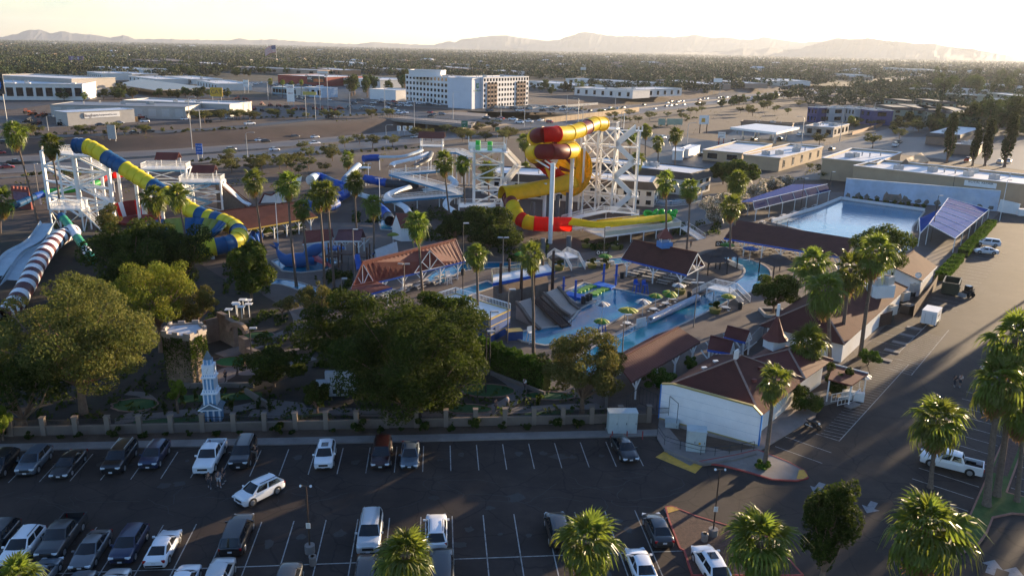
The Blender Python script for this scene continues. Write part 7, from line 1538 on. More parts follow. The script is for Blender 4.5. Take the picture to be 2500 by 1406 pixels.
for w_,hh in((1.5,1.35),(1.3,1.4)):
 q=MB();q.box((0,0,z_+hh/2),(w_*.86,w_*.86,hh));q.build('shaft',CBm,kt)
 for x_ in(-1,-.33,.33,1):bar_obj('pilaster',(x_*w_*.45,-w_*.45,z_),(x_*w_*.45,-w_*.45,z_+hh),.13,CW,kt);bar_obj('pilaster',(w_*.45,x_*w_*.45,z_),(w_*.45,x_*w_*.45,z_+hh),.13,CW,kt)
 z_+=hh;q=MB();q.box((0,0,z_+.06),(w_*1.2,w_*1.2,.14));q.build('cornice',CW,kt);q=MB();q.box((0,0,z_+.3),(w_*1.0,w_*1.0,.34));q.build('balustrade',CW,kt)
 for i in range(5):q=MB();q.box((-w_*.36+i*w_*.18,-w_*.505,z_+.3),(.09,.02,.2));q.build('balustrade_gap',CBm,kt)
 z_+=.45
q=MB();q.box((0,0,z_+.5),(1.25,1.25,1.1));q.build('clock_room',CW,kt)
for rz_ in(0,math.pi/2):
 m_=Matrix.Rotation(rz_,3,'Z');q=MB();q.add([m_@Vector((math.cos(a)*.42,-.635,z_+.5+math.sin(a)*.42))for a in[i*math.pi/8 for i in range(16)]],[tuple(range(16))]);cf=q.build('clock_face',M('clock_dial',(.80,.82,.85),.5,.03,1),kt)
 for ang,ln in((1.2,.28),(4.3,.38)):q=MB();q.bar(m_@Vector((0,-.645,z_+.5)),m_@Vector((math.cos(ang)*ln,-.645,z_+.5+math.sin(ang)*ln)),.05,.02);q.build('clock_hand',DARKM,cf)
 for k in range(12):q=MB();a=k*math.pi/6;q.bar(m_@Vector((math.cos(a)*.34,-.645,z_+.5+math.sin(a)*.34)),m_@Vector((math.cos(a)*.40,-.645,z_+.5+math.sin(a)*.40)),.035,.01);q.build('hour_mark',DARKM,cf)
z_+=1.05;q=MB();q.box((0,0,z_+.3),(.85,.85,.6));q.build('lantern',CBm,kt)
for x_ in(-.4,0,.4):bar_obj('lantern_post',(x_,-.44,z_),(x_,-.44,z_+.6),.08,CW,kt)
q=MB();q.cyl((0,0,z_+.6),.5,.95,8,r2=.03);q.build('pointed_roof',M('clock_roof'),kt)
pg_=thing('white_shade_cluster','cluster of small white square shades on posts in the garden','shade',G(585,775))
for i,(x_,y_,z2)in enumerate(((-1.4,-.5,1.5),(-.4,.3,2.1),(.6,-.6,2.0),(1.5,.2,2.2),(.2,1.4,2.5),(1.0,1.5,2.4),(-.9,1.2,2.0))):bar_obj('post',(x_,y_,0),(x_,y_,z2),.09,WHITE,pg_);q=MB();q.box((x_,y_,z2),(1.1,1.0,.08),.1);q.build('shade_top',WHITE,pg_)
wr_=thing('white_ruin','pale grey ornamental facade partly behind the massive ficus','wall',G(820,965));q=MB();q.bar((-2.4,0,.9),(2.6,.6,.9),1.2,1.8);q.build('base',M('pale_stone',(.40,.41,.43),.8,.15,1),wr_);q=MB();q.bar((-1.4,.8,1.4),(2.2,1.2,1.4),.6,2.8);q.build('upper_block',M('pale_stone'),wr_)
for i in range(5):q=MB();q.box((-1.8+i*.9,-.63,.8),(.4,.12,.5),.1);q.build('niche',GLASS,wr_)
for i,(a,c,h_)in enumerate((((440,948),(620,946),.7),((600,962),(660,1000),.8),((1170,905),(1330,965),.5),((1480,950),(1480,1000),2.0))):a,c=G(*a),G(*c);q=MB();q.bar(a+U(h_/2),c+U(h_/2),.3,h_);tag(q.build('low_wall',M('dim_stucco',(.20,.17,.15),.9,.15,1)),['low stucco wall behind the clock tower','slanting low wall right of the clock tower','low kerb wall under the tall hedge','tan yard wall beside the corrugated shelter'][i],'wall')
cf_=thing('chain_link_fence','dark chain link fence between the acacia and the white wall','fence',G(1560,985));o0=cf_.location;fpz=[G(1528,1010)-o0,G(1560,985)-o0,G(1602,1005)-o0]
railing(cf_,fpz,2.2,.5,DARKM,.05)
pots=[(404,1012),(445,985),(478,980),(515,985),(632,1000),(640,1035),(660,1005),(1102,1040),(870,1030),(565,1005),(1315,990)]
CYM=shrub_mesh(301,'dark',380,.10,.6,2.2)
for i,px_ in enumerate(pots):o=ob('slim_shrub',CYM,None,G(*px_),i);tag(o,'slim dark upright shrub in the golf garden, %s from the left'%ORD[sorted(range(len(pots)),key=lambda k:pots[k][0]).index(i)],'shrub','slim garden shrubs')
def gp_person(px,rz,lb,**kw):p=G(*px);p.z=.1;return person(p,rz,lb,**kw)
gp_person((551,935),1.2,'person in dark shirt standing on the golf path by the clock tower',top=(.02,.025,.05));gp_person((598,898),-2.6,'person with tan trousers near the bright putting green',top=(.25,.15,.10),legs=(.4,.28,.2));gp_person((1281,955),-2.2,'person in white shirt walking on the golf path under the acacia',top=(.75,.75,.75));gp_person((1210,1008),.8,'person in dark clothes at the garden railing',top=(.10,.10,.12));gp_person((1240,1000),2.5,'person in pale top bending beside the garden railing',top=(.3,.3,.34),bend=.35)
gp_person((1686,606),1,'person in dark clothes walking left of the bright green umbrella',top=(.03,.03,.03))
# buildings beyond the park
def text(parent,s,size,org,xdir,mat,name='lettering',nrm=None):
 """raised lettering starting at org, running along xdir, upright"""
 cu=bpy.data.curves.new('lettering','FONT');cu.body=s;cu.size=size;cu.extrude=.02;cu.align_x='CENTER';cu.align_y='CENTER';to=bpy.data.objects.new('tmp_text',cu)
 me=bpy.data.meshes.new_from_object(to);bpy.data.objects.remove(to);x_=Vector((xdir[0],xdir[1],0)).normalized();z_=Vector((0,0,1));y_=z_.cross(x_)
 me.transform(Matrix((x_,z_,-y_)).transposed().to_4x4());me.materials.clear();me.materials.append(mat);o=ob(name,me,parent,org);return stuff(o)
BLD=[]
MANS=M('dark_mansard_shingle',(.075,.062,.055),.85,.2,.4);STUC=M('cream_stucco',(.58,.54,.49),.85,.06,.3);GREYW=M('grey_metal_wall',(.40,.38,.36),.6,.08,.3);OFFW=M('off_white_stucco',(.66,.63,.60),.85,.06,.3);BRNW=M('brown_stucco',(.24,.17,.13),.85,.1,.3);OLIV=M('olive_stucco',(.30,.28,.22),.85,.1,.3)
def block(name,label,w_px,s_px,e_px,h,wall=TAN,roof=WROOF,cat='building',para=.6,win=None,mans=0,units=0,group=None,z0=0,dep=None,wmat=GLASS):
 """flat roofed building from three roof-edge corners in the photograph; S is the corner nearest the camera. dep: depth in metres when the side is not seen
    win=(rows, left cols, right cols, size fraction)"""
 a,b_=G(*w_px,h),G(*s_px,h)
 if dep:d_=(b_-a).normalized();c_=b_+Vector((-d_.y,d_.x,0))*dep
 else:c_=G(*e_px,h)
 u_=c_-b_;v_=a-b_;u1=u_.normalized()
 if not dep:v_=v_-u1*v_.dot(u1);a=b_+v_
 d=a+u_;cen=(a+b_+c_+d)/4;cen.z=0;t=thing(name,label,cat,cen,0,group);BLD.append((cen.x,cen.y,u_.normalized(),u_.length/2+4,v_.length/2+4));R4=[p-cen for p in(a,b_,c_,d)]
 bod=h-mans;q=MB();q.prism([xy(p)for p in R4],z0,bod,top=False);q.build('walls',wall,t)
 if mans:
  q=MB();k0,k1=1.035,.97;lo_=[Vector((p.x*k0,p.y*k0,bod-.15))for p in R4];hi_=[Vector((p.x*k1,p.y*k1,h))for p in R4]
  for i in range(4):q.quad(lo_[i],lo_[(i+1)%4],hi_[(i+1)%4],hi_[i])
  q.add(lo_,[(3,2,1,0)]);q.build('mansard',MANS,t)
 q=MB();k=.97 if mans else .985;q.prism([xy(p*k)for p in R4],h-para-.1 if not mans else bod,h-para+.02 if not mans else h-.3);q.build('roof',roof,t)
 if not mans:
  for i in range(4):bar_obj('parapet',Vector((*xy(R4[i]),h-para/2)),Vector((*xy(R4[(i+1)%4]),h-para/2)),.5,wall,t,para+.04);bar_obj('coping',Vector((*xy(R4[i]),h+.05)),Vector((*xy(R4[(i+1)%4]),h+.05)),.7,roof,t,.12)
 if win:
  rows,cl,cr,fr=win;hh=bod/rows
  for(p,q_,n_)in((R4[0],R4[1],cl),(R4[1],R4[2],cr)):
   if not n_:continue
   p=Vector((*xy(p),0));q_=Vector((*xy(q_),0));dd=(q_-p).normalized();nn=Vector((dd.y,-dd.x,0));wd=(q_-p).length/n_*fr
   gm=MB();gm.bar(-dd*wd/2,dd*wd/2,.1,hh*.52);gme=gm.mesh('window',wmat);fm_=MB()
   for k_ in(-1,1):fm_.bar(-dd*wd*.54,dd*wd*.54,.14,.09)if False else fm_.bar(-dd*wd*.54+U(k_*hh*.28),dd*wd*.54+U(k_*hh*.28),.16,.1)
   fme=fm_.mesh('window_frame',OFFW)
   for r_ in range(rows):
    for i in range(n_):o=ob('window',gme,t,p.lerp(q_,(i+.5)/n_)+nn*.03+U((r_+.5)*hh));ob('window_frame',fme,o)if h<9 or fr>.5 else None
 rg_=random.Random(int(abs(cen.x*10)))
 for i in range(units):p=R4[0].lerp(R4[1],rg_.uniform(.15,.85)).lerp(R4[3].lerp(R4[2],rg_.uniform(.15,.85)),rg_.uniform(.2,.8));roof_unit(t,Vector((p.x,p.y,h-para)),(2.4,2,1.5),CREAMU if i%2 else GREYM,'air_conditioner',.5)
 for i in range(4 if units else 0):p=R4[0].lerp(R4[1],rg_.uniform(.1,.9)).lerp(R4[3].lerp(R4[2],rg_.uniform(.1,.9)),rg_.uniform(.15,.85));q=MB();q.cyl((p.x,p.y,h-para-.4),.22,1.5,8);q.cyl((p.x,p.y,h-para+1.1),.36,.25,8);q.build('roof_vent',GREYM,t)
 return t,R4
block('motel','long two-storey motel wing with dark mansard roof behind the red and yellow slide',(1249,386),(1600,446),(1612,428),6.8,STUC,WROOF,mans=2.0,win=(2,16,2,.45),units=2)
block('motel','rear two-storey motel wing with mansard roof and white end wall',(1475,378),(1690,424),(1737,412),6.8,STUC,WROOF,mans=2.0,win=(2,11,3,.42),units=3)
wk_=thing('motel_balcony','white balcony walk along the near motel wing','balcony',G(1570,490));o0=wk_.location;ba,bb_=G(1500,452,2.6)-o0,G(1590,472,2.6)-o0;q=MB();q.bar(ba,bb_,1.6,.2);q.build('deck',STUC,wk_);railing(wk_,[ba+Vector((.3,-.8,.1)),bb_+Vector((.3,-.8,.1))],1.0,.3,STUC,.08)
for i in range(5):p=ba.lerp(bb_,i/4)+Vector((.3,-.8,0));bar_obj('post',(p.x,p.y,0),p,.2,STUC,wk_)
mp_=thing('motel_pool_fence','white picket fence curving round the motel pool','fence',G(1650,500));o0=mp_.location;railing(mp_,[G(*p)-o0 for p in((1583,495),(1600,502),(1640,505),(1680,500),(1713,490),(1712,478))],1.6,.3,WSTEEL,.08)
q=MB();q.sheet(poly([(1600,497),(1640,500),(1690,492),(1660,486),(1610,490)]),.06);struct(q.build('motel_pool',WATER))
q=MB();q.sheet(poly([(1490,470),(1600,480),(1800,470),(1790,530),(1690,560),(1560,525),(1470,505)]),.045);struct(q.build('motel_yard',ASPH2))
for i,(w_,s_,e_)in enumerate((((1644,366),(1668,370),(1672,361)),((1668,360),(1682,365),(1709,355)))):block('cargo_trailer',['small white cargo trailer behind the motel','taller white cargo trailer behind the motel'][i],w_,s_,e_,3.6,WHITE,WHITE,'trailer',.05)
q=MB();q.sheet(poly([(1560,395),(1740,415),(1900,440),(2060,440),(2010,350),(1760,352),(1640,350)]),.04);struct(q.build('back_lot',ASPH2))
t,r4=block('workshop','tan stucco workshop with white flat roof left of the side street',(1805,380),(1904,386),(2009,358),5.0,TAN,units=4,win=(1,0,5,.2));t2,_=block('workshop','lower tan workshop wing joined at the left',(1747,358),(1812,374),(1885,352),4.2,TAN,win=(1,2,0,.5))
gs=thing('fuel_canopy','white flat fuel canopy on square columns at the street corner','canopy',G(1870,345));o0=gs.location;hz_=6.2
c4=[G(*p,hz_)-o0 for p in((1783,311),(1896,324),(1952,311),(1845,302))];q=MB();q.prism([xy(p)for p in c4],hz_-1.0,hz_);q.build('roof',WHITE,gs)
for i in range(3):
 for j in range(2):p=c4[0].lerp(c4[1],.15+.35*i).lerp(c4[3].lerp(c4[2],.15+.35*i),.25+.5*j);bar_obj('column',(p.x,p.y,0),(p.x,p.y,hz_-.9),.6,WHITE,gs);q=MB();q.box((p.x,p.y-1.4,.9),(.7,.5,1.8));q.build('fuel_pump',GREYM,gs)
q=MB();q.sheet(poly([(1740,352),(1900,358),(2060,325),(1990,305),(1800,315)]),.03);struct(q.build('station_forecourt',ASPH2))
cs2,r4=block('corner_store','corner store with white roof and shopfront arches beside the fuel canopy',(1962,308),(2036,312),(2073,303),5.0,M('shop_stucco',(.36,.31,.27),.85,.1,.3),units=3,win=(1,3,4,.5));text(cs2,'Go Check',1.3,r4[0].lerp(r4[1],.3)+Vector((.0,-.35,0))*1+U(-1.5),r4[1]-r4[0],DARKM)
block('brown_shop','low brown shop with pitched front behind the fuel canopy',(1810,296),(1935,303),(1938,300),4.5,BRNW,BRNW,units=1)
sgn=thing('street_sign','white two-panel sign on red posts beside the fuel canopy','sign',G(1760,354));[bar_obj('post',(x_,0,0),(x_,0,3.6),.35,REDP,sgn)for x_ in(-1.1,1.1)];q=MB();q.box((0,0,4.4),(3.2,.4,2.8),-.1);pn=q.build('panel',WHITE,sgn);[text(pn,s_,.8,(0,-.24,z_),(1,-.1),DARKM)for s_,z_ in(('FOOD',5.1),('MART',3.8))]
bbd=thing('billboard','pale billboard on two brown posts behind the fuel station','billboard',G(1716,326));[bar_obj('post',(x_,0,0),(x_,0,5),.4,WOODD,bbd)for x_ in(-1.8,1.8)];q=MB();q.box((0,0,7),(5.2,.5,4.6),.2);q.build('panel',WHITE,bbd);q=MB();q.box((-.4,-.35,6.8),(2,.1,2),.2);q.build('picture',YELLOWP,bbd)
bt_,r4=block('tan_hall','long tan hall with white roof behind the mural wall',(2071,408),(2520,452),(2560,432),7.2,TAN,units=5);text(bt_,'ROYAL REPAIR',1.0,r4[0].lerp(r4[1],.735)+Vector((.1,-.4,-.9)),r4[1]-r4[0],DARKM);q=MB();pc_=r4[0].lerp(r4[1],.735)+Vector((.1,-.28,-1.1));dh=(r4[1]-r4[0]).normalized();q.bar(pc_-dh*4.2,pc_+dh*4.2,.12,2.2);q.build('name_board',WHITE,bt_)
block('tan_hall','tan back hall with white roof and dark cooling unit',(2014,384),(2140,398),(2200,372),7.2,TAN,units=2)
t,_=gable_pavilion('gable_annex','tan shingled gable annex on the back hall',(2228,407),(2270,392),(2212,388),(2250,374),6.0,8.5,TAN,TAN,posts=0,trusses=False,seams=False,wall=BRNW,cat='building')
block('roof_shop','brown roofed shop behind the tan hall right',(2270,322),(2345,330),(2400,312),5.5,BRNW,WROOF,mans=1.6,units=3);block('roof_shop','low grey roofed shop under the cypresses',(2322,352),(2392,356),(2400,348),4.5,BRNW,M('grey_roof'),units=2)
q=MB();q.sheet(poly([(2090,365),(2290,388),(2560,425),(2560,320),(2330,335),(2200,335)]),.035);struct(q.build('strip_mall_lot',ASPH2))
AB=M('indigo_stucco',(.06,.06,.17),.8,.1,.3);AY=M('ochre_stucco',(.36,.27,.12),.85,.1,.3)
for i,(w_,s_,wl,lb)in enumerate((((1973,262),(1997,264),AB,'indigo end block of the modern apartments'),((1997,261),(2028,264),M('pale_grey_stucco',(.42,.42,.44),.85,.08,.3),'pale grey block of the modern apartments'),((2028,259),(2064,263),AY,'ochre middle block of the modern apartments'),((2064,263),(2088,266),M('pale_grey_stucco'),'second pale grey block of the modern apartments'),((2088,264),(2128,270),AB,'indigo right block of the modern apartments'))):block('apartment_block',lb,w_,s_,None,9.0,wl,WROOF,dep=14,win=(2,3,1,.4),units=1,group='modern apartment blocks')
SAGE=M('sage_stucco',(.29,.30,.23),.85,.1,.3)
for i,(w_,s_,d_)in enumerate((((2134,254),(2178,262),16),((2180,252),(2232,264),16),((2236,256),(2268,268),14),((2272,258),(2330,276),14),((2334,262),(2390,268),14),((2160,240),(2210,246),14),((2225,240),(2290,248),14))):
 block('sage_apartments','sage green apartment house right of the modern blocks, %s of its rows'%ORD[i],w_,s_,None,9.5,SAGE,M('sage_roof',(.25,.23,.19),.85,.1,.3),dep=d_,win=(3,4,2,.35),group='sage apartments',mans=1.5)
for i,(w_,s_)in enumerate((((2220,216),(2290,219)),((2300,215),(2380,220)),((2310,228),(2370,233)),((2390,205),(2470,211)),((2400,226),(2480,234)),((2420,240),(2500,252)),((2260,205),(2330,208)),((2440,262),(2520,275)),((2480,215),(2560,222)))):block('flat_apartments','pale flat roofed apartment row at the far right, %s from the left'%ORD[i],w_,s_,None,7.5,OFFW if i%2 else SAGE,WROOF,dep=22,win=(2,5,2,.3),group='flat roofed apartments')
HB=M('hotel_white',(.72,.70,.70),.8,.05,.2);HBr=M('hotel_brown',(.22,.15,.12),.8,.1,.2)
h1,r4=block('hotel','white six-storey hotel slab with brown window bays and green sign',(1180,190),(1291,187),None,21,HB,WROOF,dep=22,win=(6,16,0,.5),units=2)
for i in(1,2,3,10,11,12):p,q_=r4[0].lerp(r4[1],(i+.08)/14),r4[0].lerp(r4[1],(i+.92)/14);q=MB();dn_=(q_-p).normalized();nn=Vector((dn_.y,-dn_.x,0));q.bar(Vector((p.x,p.y,8.8))+nn*.25,Vector((q_.x,q_.y,8.8))+nn*.25,.6,17);ob_=q.build('brown_bay',HBr,h1);q=MB();[q.bar(Vector((p.x,p.y,2+k*3)).lerp(Vector((q_.x,q_.y,2+k*3)),.2)+nn*.58,Vector((p.x,p.y,2+k*3)).lerp(Vector((q_.x,q_.y,2+k*3)),.8)+nn*.58,.1,1.7)for k in range(6)];stuff(q.build('bay_windows',GLASS,ob_))
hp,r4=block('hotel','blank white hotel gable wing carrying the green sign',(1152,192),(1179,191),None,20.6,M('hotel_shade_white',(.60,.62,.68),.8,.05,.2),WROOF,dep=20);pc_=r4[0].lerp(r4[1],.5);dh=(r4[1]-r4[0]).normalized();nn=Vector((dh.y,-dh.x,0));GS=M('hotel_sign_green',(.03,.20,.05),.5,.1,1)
q=MB();q.bar(pc_-dh*1.4+nn*.3-U(5),pc_+dh*1.4+nn*.3-U(5),.3,3.2);lg_=q.build('green_emblem',GS,hp);text(hp,'H',3.2,pc_+nn*.5-U(5),dh,WHITE);text(hp,'Holiday Inn',1.7,pc_+nn*.35-U(8.3),dh,GS)
block('hotel','left hotel wing with arched bays and balconies',(990,182),(1150,192),None,20,HB,WROOF,dep=24,win=(5,18,0,.55),units=3);block('hotel','white penthouse on top of the left hotel wing',(998,171),(1076,173),None,24,HB,WROOF,dep=16,z0=19);block('hotel','low white hotel annex behind the eucalyptus trees',(902,217),(966,221),None,8,HB,WROOF,dep=22);block('hotel','white hotel entrance podium',(1031,236),(1120,240),None,5,HB,WROOF,dep=16,win=(1,10,0,.5))
block('warehouse','huge pale warehouse with white roof and glass entrance at the left',(-140,203),(200,206),None,11,OFFW,WROOF,dep=80,win=(1,14,0,.7),units=5);block('warehouse','windowless grey concrete block beside the pale warehouse',(174,193),(281,190),None,13.5,M('grey_concrete_wall',(.36,.33,.30),.85,.06,.2),WROOF,dep=90)
for i,x_ in enumerate((32,75,185)):p=G(x_,244);q=MB();q.box((0,0,5.8),(7 if i==0 else 3,1.5,11.6));tag(q.build('wall_pylon',OFFW,None,p),['wide pale entrance pylon of the warehouse','narrow pale entrance pylon of the warehouse','right end pylon of the warehouse'][i],'pylon')
cp_=thing('solar_carport','large flat dark solar carport right of the grey concrete block','carport',G(400,225));o0=cp_.location;c4=[G(*p,5)-o0 for p in((281,206),(380,221),(515,215),(345,193))];q=MB();q.slab(c4,.5);q.build('panel_roof',M('solar_panel',(.17,.155,.14),.35,.08,.2),cp_)
for i in range(6):p=c4[0].lerp(c4[1],.1).lerp(c4[1].lerp(c4[2],.95),i/5);bar_obj('post',(p.x,p.y+4,0),(p.x,p.y+4,4.6),.5,GREYM,cp_)
sd_,r4=block('equipment_shed','grey metal equipment shed with blue white roof and white name board',(163,275),(327,267),None,6.6,GREYM if False else GREYW,M('blue_white_metal_roof',(.50,.56,.66),.45,.05,.2),dep=12,para=.1);pc_=r4[0].lerp(r4[1],.5);dh=(r4[1]-r4[0]).normalized();nn=Vector((dh.y,-dh.x,0));q=MB();q.bar(pc_-dh*9+nn*.2-U(2),pc_+dh*9+nn*.2-U(2),.2,2.6);q.build('name_board',WHITE,sd_);text(sd_,'Bingham',2.2,pc_-dh*5.6+nn*.33-U(2),dh,M('sign_brown',(.2,.14,.1),.7,.1,1));text(sd_,'EquipmentCo.com',1.2,pc_+dh*3+nn*.33-U(2),dh,M('sign_brown'))
block('equipment_shed','grey workshop row with roller doors behind the name board shed',(122,256),(452,262),None,6.6,GREYW,M('grey_metal_roof',(.22,.22,.23),.5,.06,.2),dep=26,para=.1,win=(1,10,0,.55),wmat=M('roller_door',(.45,.44,.43),.6,.05,1),units=3);block('equipment_shed','white roofed showroom at the right of the equipment dealer',(300,245),(560,255),None,7,GREYW,WROOF,dep=24,units=4)
ac=thing('sun_shelter','thin grey sun shelter before the showroom','canopy',G(490,275));o0=ac.location;c4=[G(*p,4.4)-o0 for p in((400,269),(455,272),(568,265),(510,262))];q=MB();q.slab(c4,.25);q.build('roof',M('grey_metal_roof'),ac);[bar_obj('post',(p.x*.9,p.y*.9,0),(p.x*.9,p.y*.9,4.2),.3,GREYM,ac)for p in c4]
q=MB();q.sheet(poly([(0,320),(60,316),(620,290),(880,283),(830,262),(560,262),(120,306),(-60,270)]),.03);struct(q.build('dealer_yard',M('yard_gravel',(.12,.10,.09),.9,.25,.1)))
_tm={}
def tractor(p,rz,col,label):
 if col not in _tm:
  m_={'orange':M('tractor_orange',(.55,.09,.01),.5,.1,1),'red':M('tractor_red',(.28,.03,.02),.5,.15,1),'dark':DARKM,'yellow':YELLOWP}[col];b1=MB();b1.box((.9,0,1.25),(1.8,.8,.8));b1.box((-.5,0,1.1),(1.4,1.0,.6));b1.box((-1.0,.75,1.5),(1.2,.35,.15));b1.box((-1.0,-.75,1.5),(1.2,.35,.15));b2=MB();[b2.bar((x_,y_,1.4),(x_,y_,2.6),.1)for x_ in(-1.1,.0)for y_ in(-.5,.5)];b2.box((-.55,0,2.65),(1.5,1.3,.12));w1=MB();w1.tube([(-.9,-.25,.8),(-.9,.25,.8)],.8,12);w2=MB();w2.tube([(1.3,-.15,.5),(1.3,.15,.5)],.5,10);ar=MB();ar.bar((.2,.55,1.5),(2.4,.55,.7),.14);ar.bar((.2,-.55,1.5),(2.4,-.55,.7),.14);ar.box((2.6,0,.5),(.5,1.6,.6));_tm[col]=[(n_,x_.mesh('tractor_'+n_,y_))for n_,x_,y_ in(('body',b1,m_),('canopy',b2,m_),('rear_wheel',w1,RUBBER),('front_wheel',w2,RUBBER),('front_loader',ar,m_))]
 t=thing('tractor',label,'tractor',p,rz,'tractors in the dealer yard')
 for n_,me in _tm[col]:
  for s_ in((-1,1)if 'wheel' in n_ else(0,)):ob(n_,me,t,(0,s_*.75,0))
rg=random.Random(21);TPX=[(66,278,'orange'),(82,282,'orange'),(100,287,'orange'),(108,284,'red'),(172,300,'red'),(203,302,'orange'),(95,305,'red'),(70,300,'dark'),(85,306,'dark'),(150,306,'dark'),(345,292,'red'),(356,296,'dark'),(580,244,'orange'),(598,245,'red'),(612,256,'red'),(640,258,'red'),(660,260,'red'),(680,262,'red'),(700,264,'dark'),(620,270,'red'),(640,273,'dark'),(660,275,'dark'),(676,272,'dark'),(610,278,'orange'),(720,270,'orange'),(738,270,'red'),(768,268,'red'),(786,270,'orange'),(806,270,'red'),(820,272,'red'),(830,268,'orange'),(590,266,'dark'),(600,262,'red'),(510,300,'dark'),(530,285,'dark')]
for i,(x_,y_,c)in enumerate(TPX):tractor(G(x_,y_),rg.uniform(0,6),c,('%s tractor in the equipment dealer yard, %s'%(c,('%s from the left of the yard'%ORD[sorted([k[0]for k in TPX if k[2]==c]).index(x_)]))))
PAL=M('pallet_wood',(.45,.28,.12),.8,.25,2)
for i in range(7):p=G(298+i*6,300-i*.4);t=thing('pallet_stack','stack of wooden pallets against the equipment shed, %s from the left'%ORD[i],'pallets',p,.1*i,'pallet stacks');[MB().box((0,0,.1+k*.3),(1.2,1.2,.2)).build('pallet',PAL,t)for k in range(6+(i*3)%5)]
rs_,r4=block('red_store','long dark red store with white roof and black picture billboard',(678,183),(796,189),None,9,M('store_red',(.22,.035,.03),.8,.1,.2),WROOF,dep=60,units=3);q=MB();pc_=r4[0].lerp(r4[1],.80);dh=(r4[1]-r4[0]).normalized();nn=Vector((dh.y,-dh.x,0));q.bar(pc_-dh*12+nn*.6-U(2.6),pc_+dh*12+nn*.6-U(2.6),.4,6.5);q.build('billboard',DARKM,rs_);text(rs_,'ARC',3.6,pc_-dh*8.5+nn*.85-U(2.0),dh,WHITE);q=MB();q.bar(pc_-dh*3+nn*.85-U(3.6),pc_+dh*11+nn*.85-U(3.6),.05,3.0);q.build('picture',M('poster_orange',(.45,.12,.03),.7,.5,.3),rs_)
block('white_shop','pale store with tall porch right of the red store',(800,188),(928,196),None,8,OFFW,WROOF,dep=50,win=(1,5,0,.5),units=3)
block('teal_shop','low teal and glass shop before the red store',(665,212),(722,216),None,6,M('teal_panel',(.22,.32,.36),.6,.08,.3),WROOF,dep=18,win=(1,8,0,.8));block('teal_shop','pale blue shop front with tall entrance before the red store',(742,213),(786,216),None,7.5,M('pale_blue_wall'),WROOF,dep=16,win=(1,3,0,.5));block('teal_shop','cream middle part of the teal shop',(722,215),(743,217),None,6.5,STUC,WROOF,dep=16)
LOW=[((228,163),(345,170),6,'white'),((340,168),(366,170),6,'cream'),((310,144),(378,150),9,'brown'),((378,143),(420,150),9,'brown'),((212,175),(247,180),7,'white'),((247,176),(318,182),6,'grey'),((313,186),(384,194),5,'white'),((403,186),(470,194),5,'white'),((480,196),(530,205),6,'white'),((395,155),(470,160),7,'brown'),((470,152),(520,158),6,'tan'),((570,163),(775,172),7,'tan'),((760,166),(832,172),7,'orange'),((815,150),(880,156),7,'white'),((880,165),(1010,172),7,'tan'),((1045,161),(1135,168),8,'orange'),((1080,156),(1200,160),6,'cream'),((1200,171),(1236,175),6,'white'),((1288,198),(1420,210),6,'white'),((1381,192),(1584,203),6,'white'),((1403,214),(1545,222),7,'white'),((1545,220),(1665,216),7,'white'),((1600,195),(1730,206),6,'tan'),((1730,196),(1820,204),6,'tan'),((1815,190),(1870,198),6,'cream'),((1875,192),(1925,198),6,'white'),((2025,184),(2085,188),6,'tan'),((2030,180),(2095,184),8,'cream'),((2155,165),(2230,170),9,'cream'),((2230,168),(2300,174),9,'cream'),((1960,190),(2025,192),5,'brown')]
LW=dict(white=OFFW,cream=STUC,brown=BRNW,grey=GREYW,tan=M('pink_tan_stucco',(.40,.28,.21),.85,.08,.2),orange=M('orange_stucco',(.42,.22,.12),.85,.08,.2))
for i,(w_,s_,h_,c)in enumerate(LOW):block('low_building','%s low flat roofed building among the city trees, %s from the left of its colour'%('pale' if c=='white' else c,ORD[sorted([k[0][0]for k in LOW if k[3]==c]).index(w_[0])]),w_,s_,None,h_,LW[c],WROOF if c!='brown' else M('brown_roof_gravel',(.17,.13,.11),.9,.1,.2),dep=30,win=(1,7,0,.3),group='low buildings among the city trees',units=1)
# overpass
ov=thing('overpass','concrete road overpass with mesh fence crossing the freeway','bridge',G(1050,300));o0=ov.location;a,c=G(930,290),G(1262,312);a2,c2=G(910,262),G(1240,285)
near=[G(925,288),G(985,291),G(1055,297),G(1115,302),G(1150,307)]
for p,q_ in zip(near,near[1:]):bar_obj('deck_edge',p-o0-U(.6),q_-o0-U(.6),.8,CONCR,ov,1.7);q=MB();q.bar(p-o0+U(1.6),q_-o0+U(1.6),.05,.06);q.bar(p-o0+U(2.6),q_-o0+U(2.6),.05,.06);[q.bar(p.lerp(q_,k/10)-o0+U(.3),p.lerp(q_,k/10)-o0+U(2.6),.06)for k in range(10)];stuff(q.build('mesh_fence',GREYM,ov))
pl=[xy(p-o0)for p in(G(925,288),G(1150,307),G(1190,278),G(960,262))];q=MB();q.prism(pl,-1.4,-.05);q.build('deck_slab',CONCR,ov)
for k in range(3):p=G(985+k*55,291+k*5.5)-o0;q=MB();q.bar(Vector((p.x,p.y+1.5,-3.2)),Vector((p.x+8,p.y+24,-3.2)),1.0,4.2);q.build('pier',CONCR,ov)
sgr=M('highway_sign_green',(.01,.14,.08),.5,.08,1)
def road_sign(px,w_,h_,zc,mat,label,txt=None,z=0,post=True,name='road_sign',tm=None):
 p=G(*px,z);t=thing(name,label,'sign',p);q=MB();q.box((0,0,zc),(w_,.25,h_));pn=q.build('panel',mat,t)
 if post:[bar_obj('post',(x_*w_*.35,.2,-1),(x_*w_*.35,.2,zc),.25,GREYM,t)for x_ in((-1,1)if w_>2.5 else(0,))]
 if txt:[text(pn,s_,sz,(0,-.16,zc+dz),(1,0),tm or WHITE)for s_,sz,dz in txt]
 return t
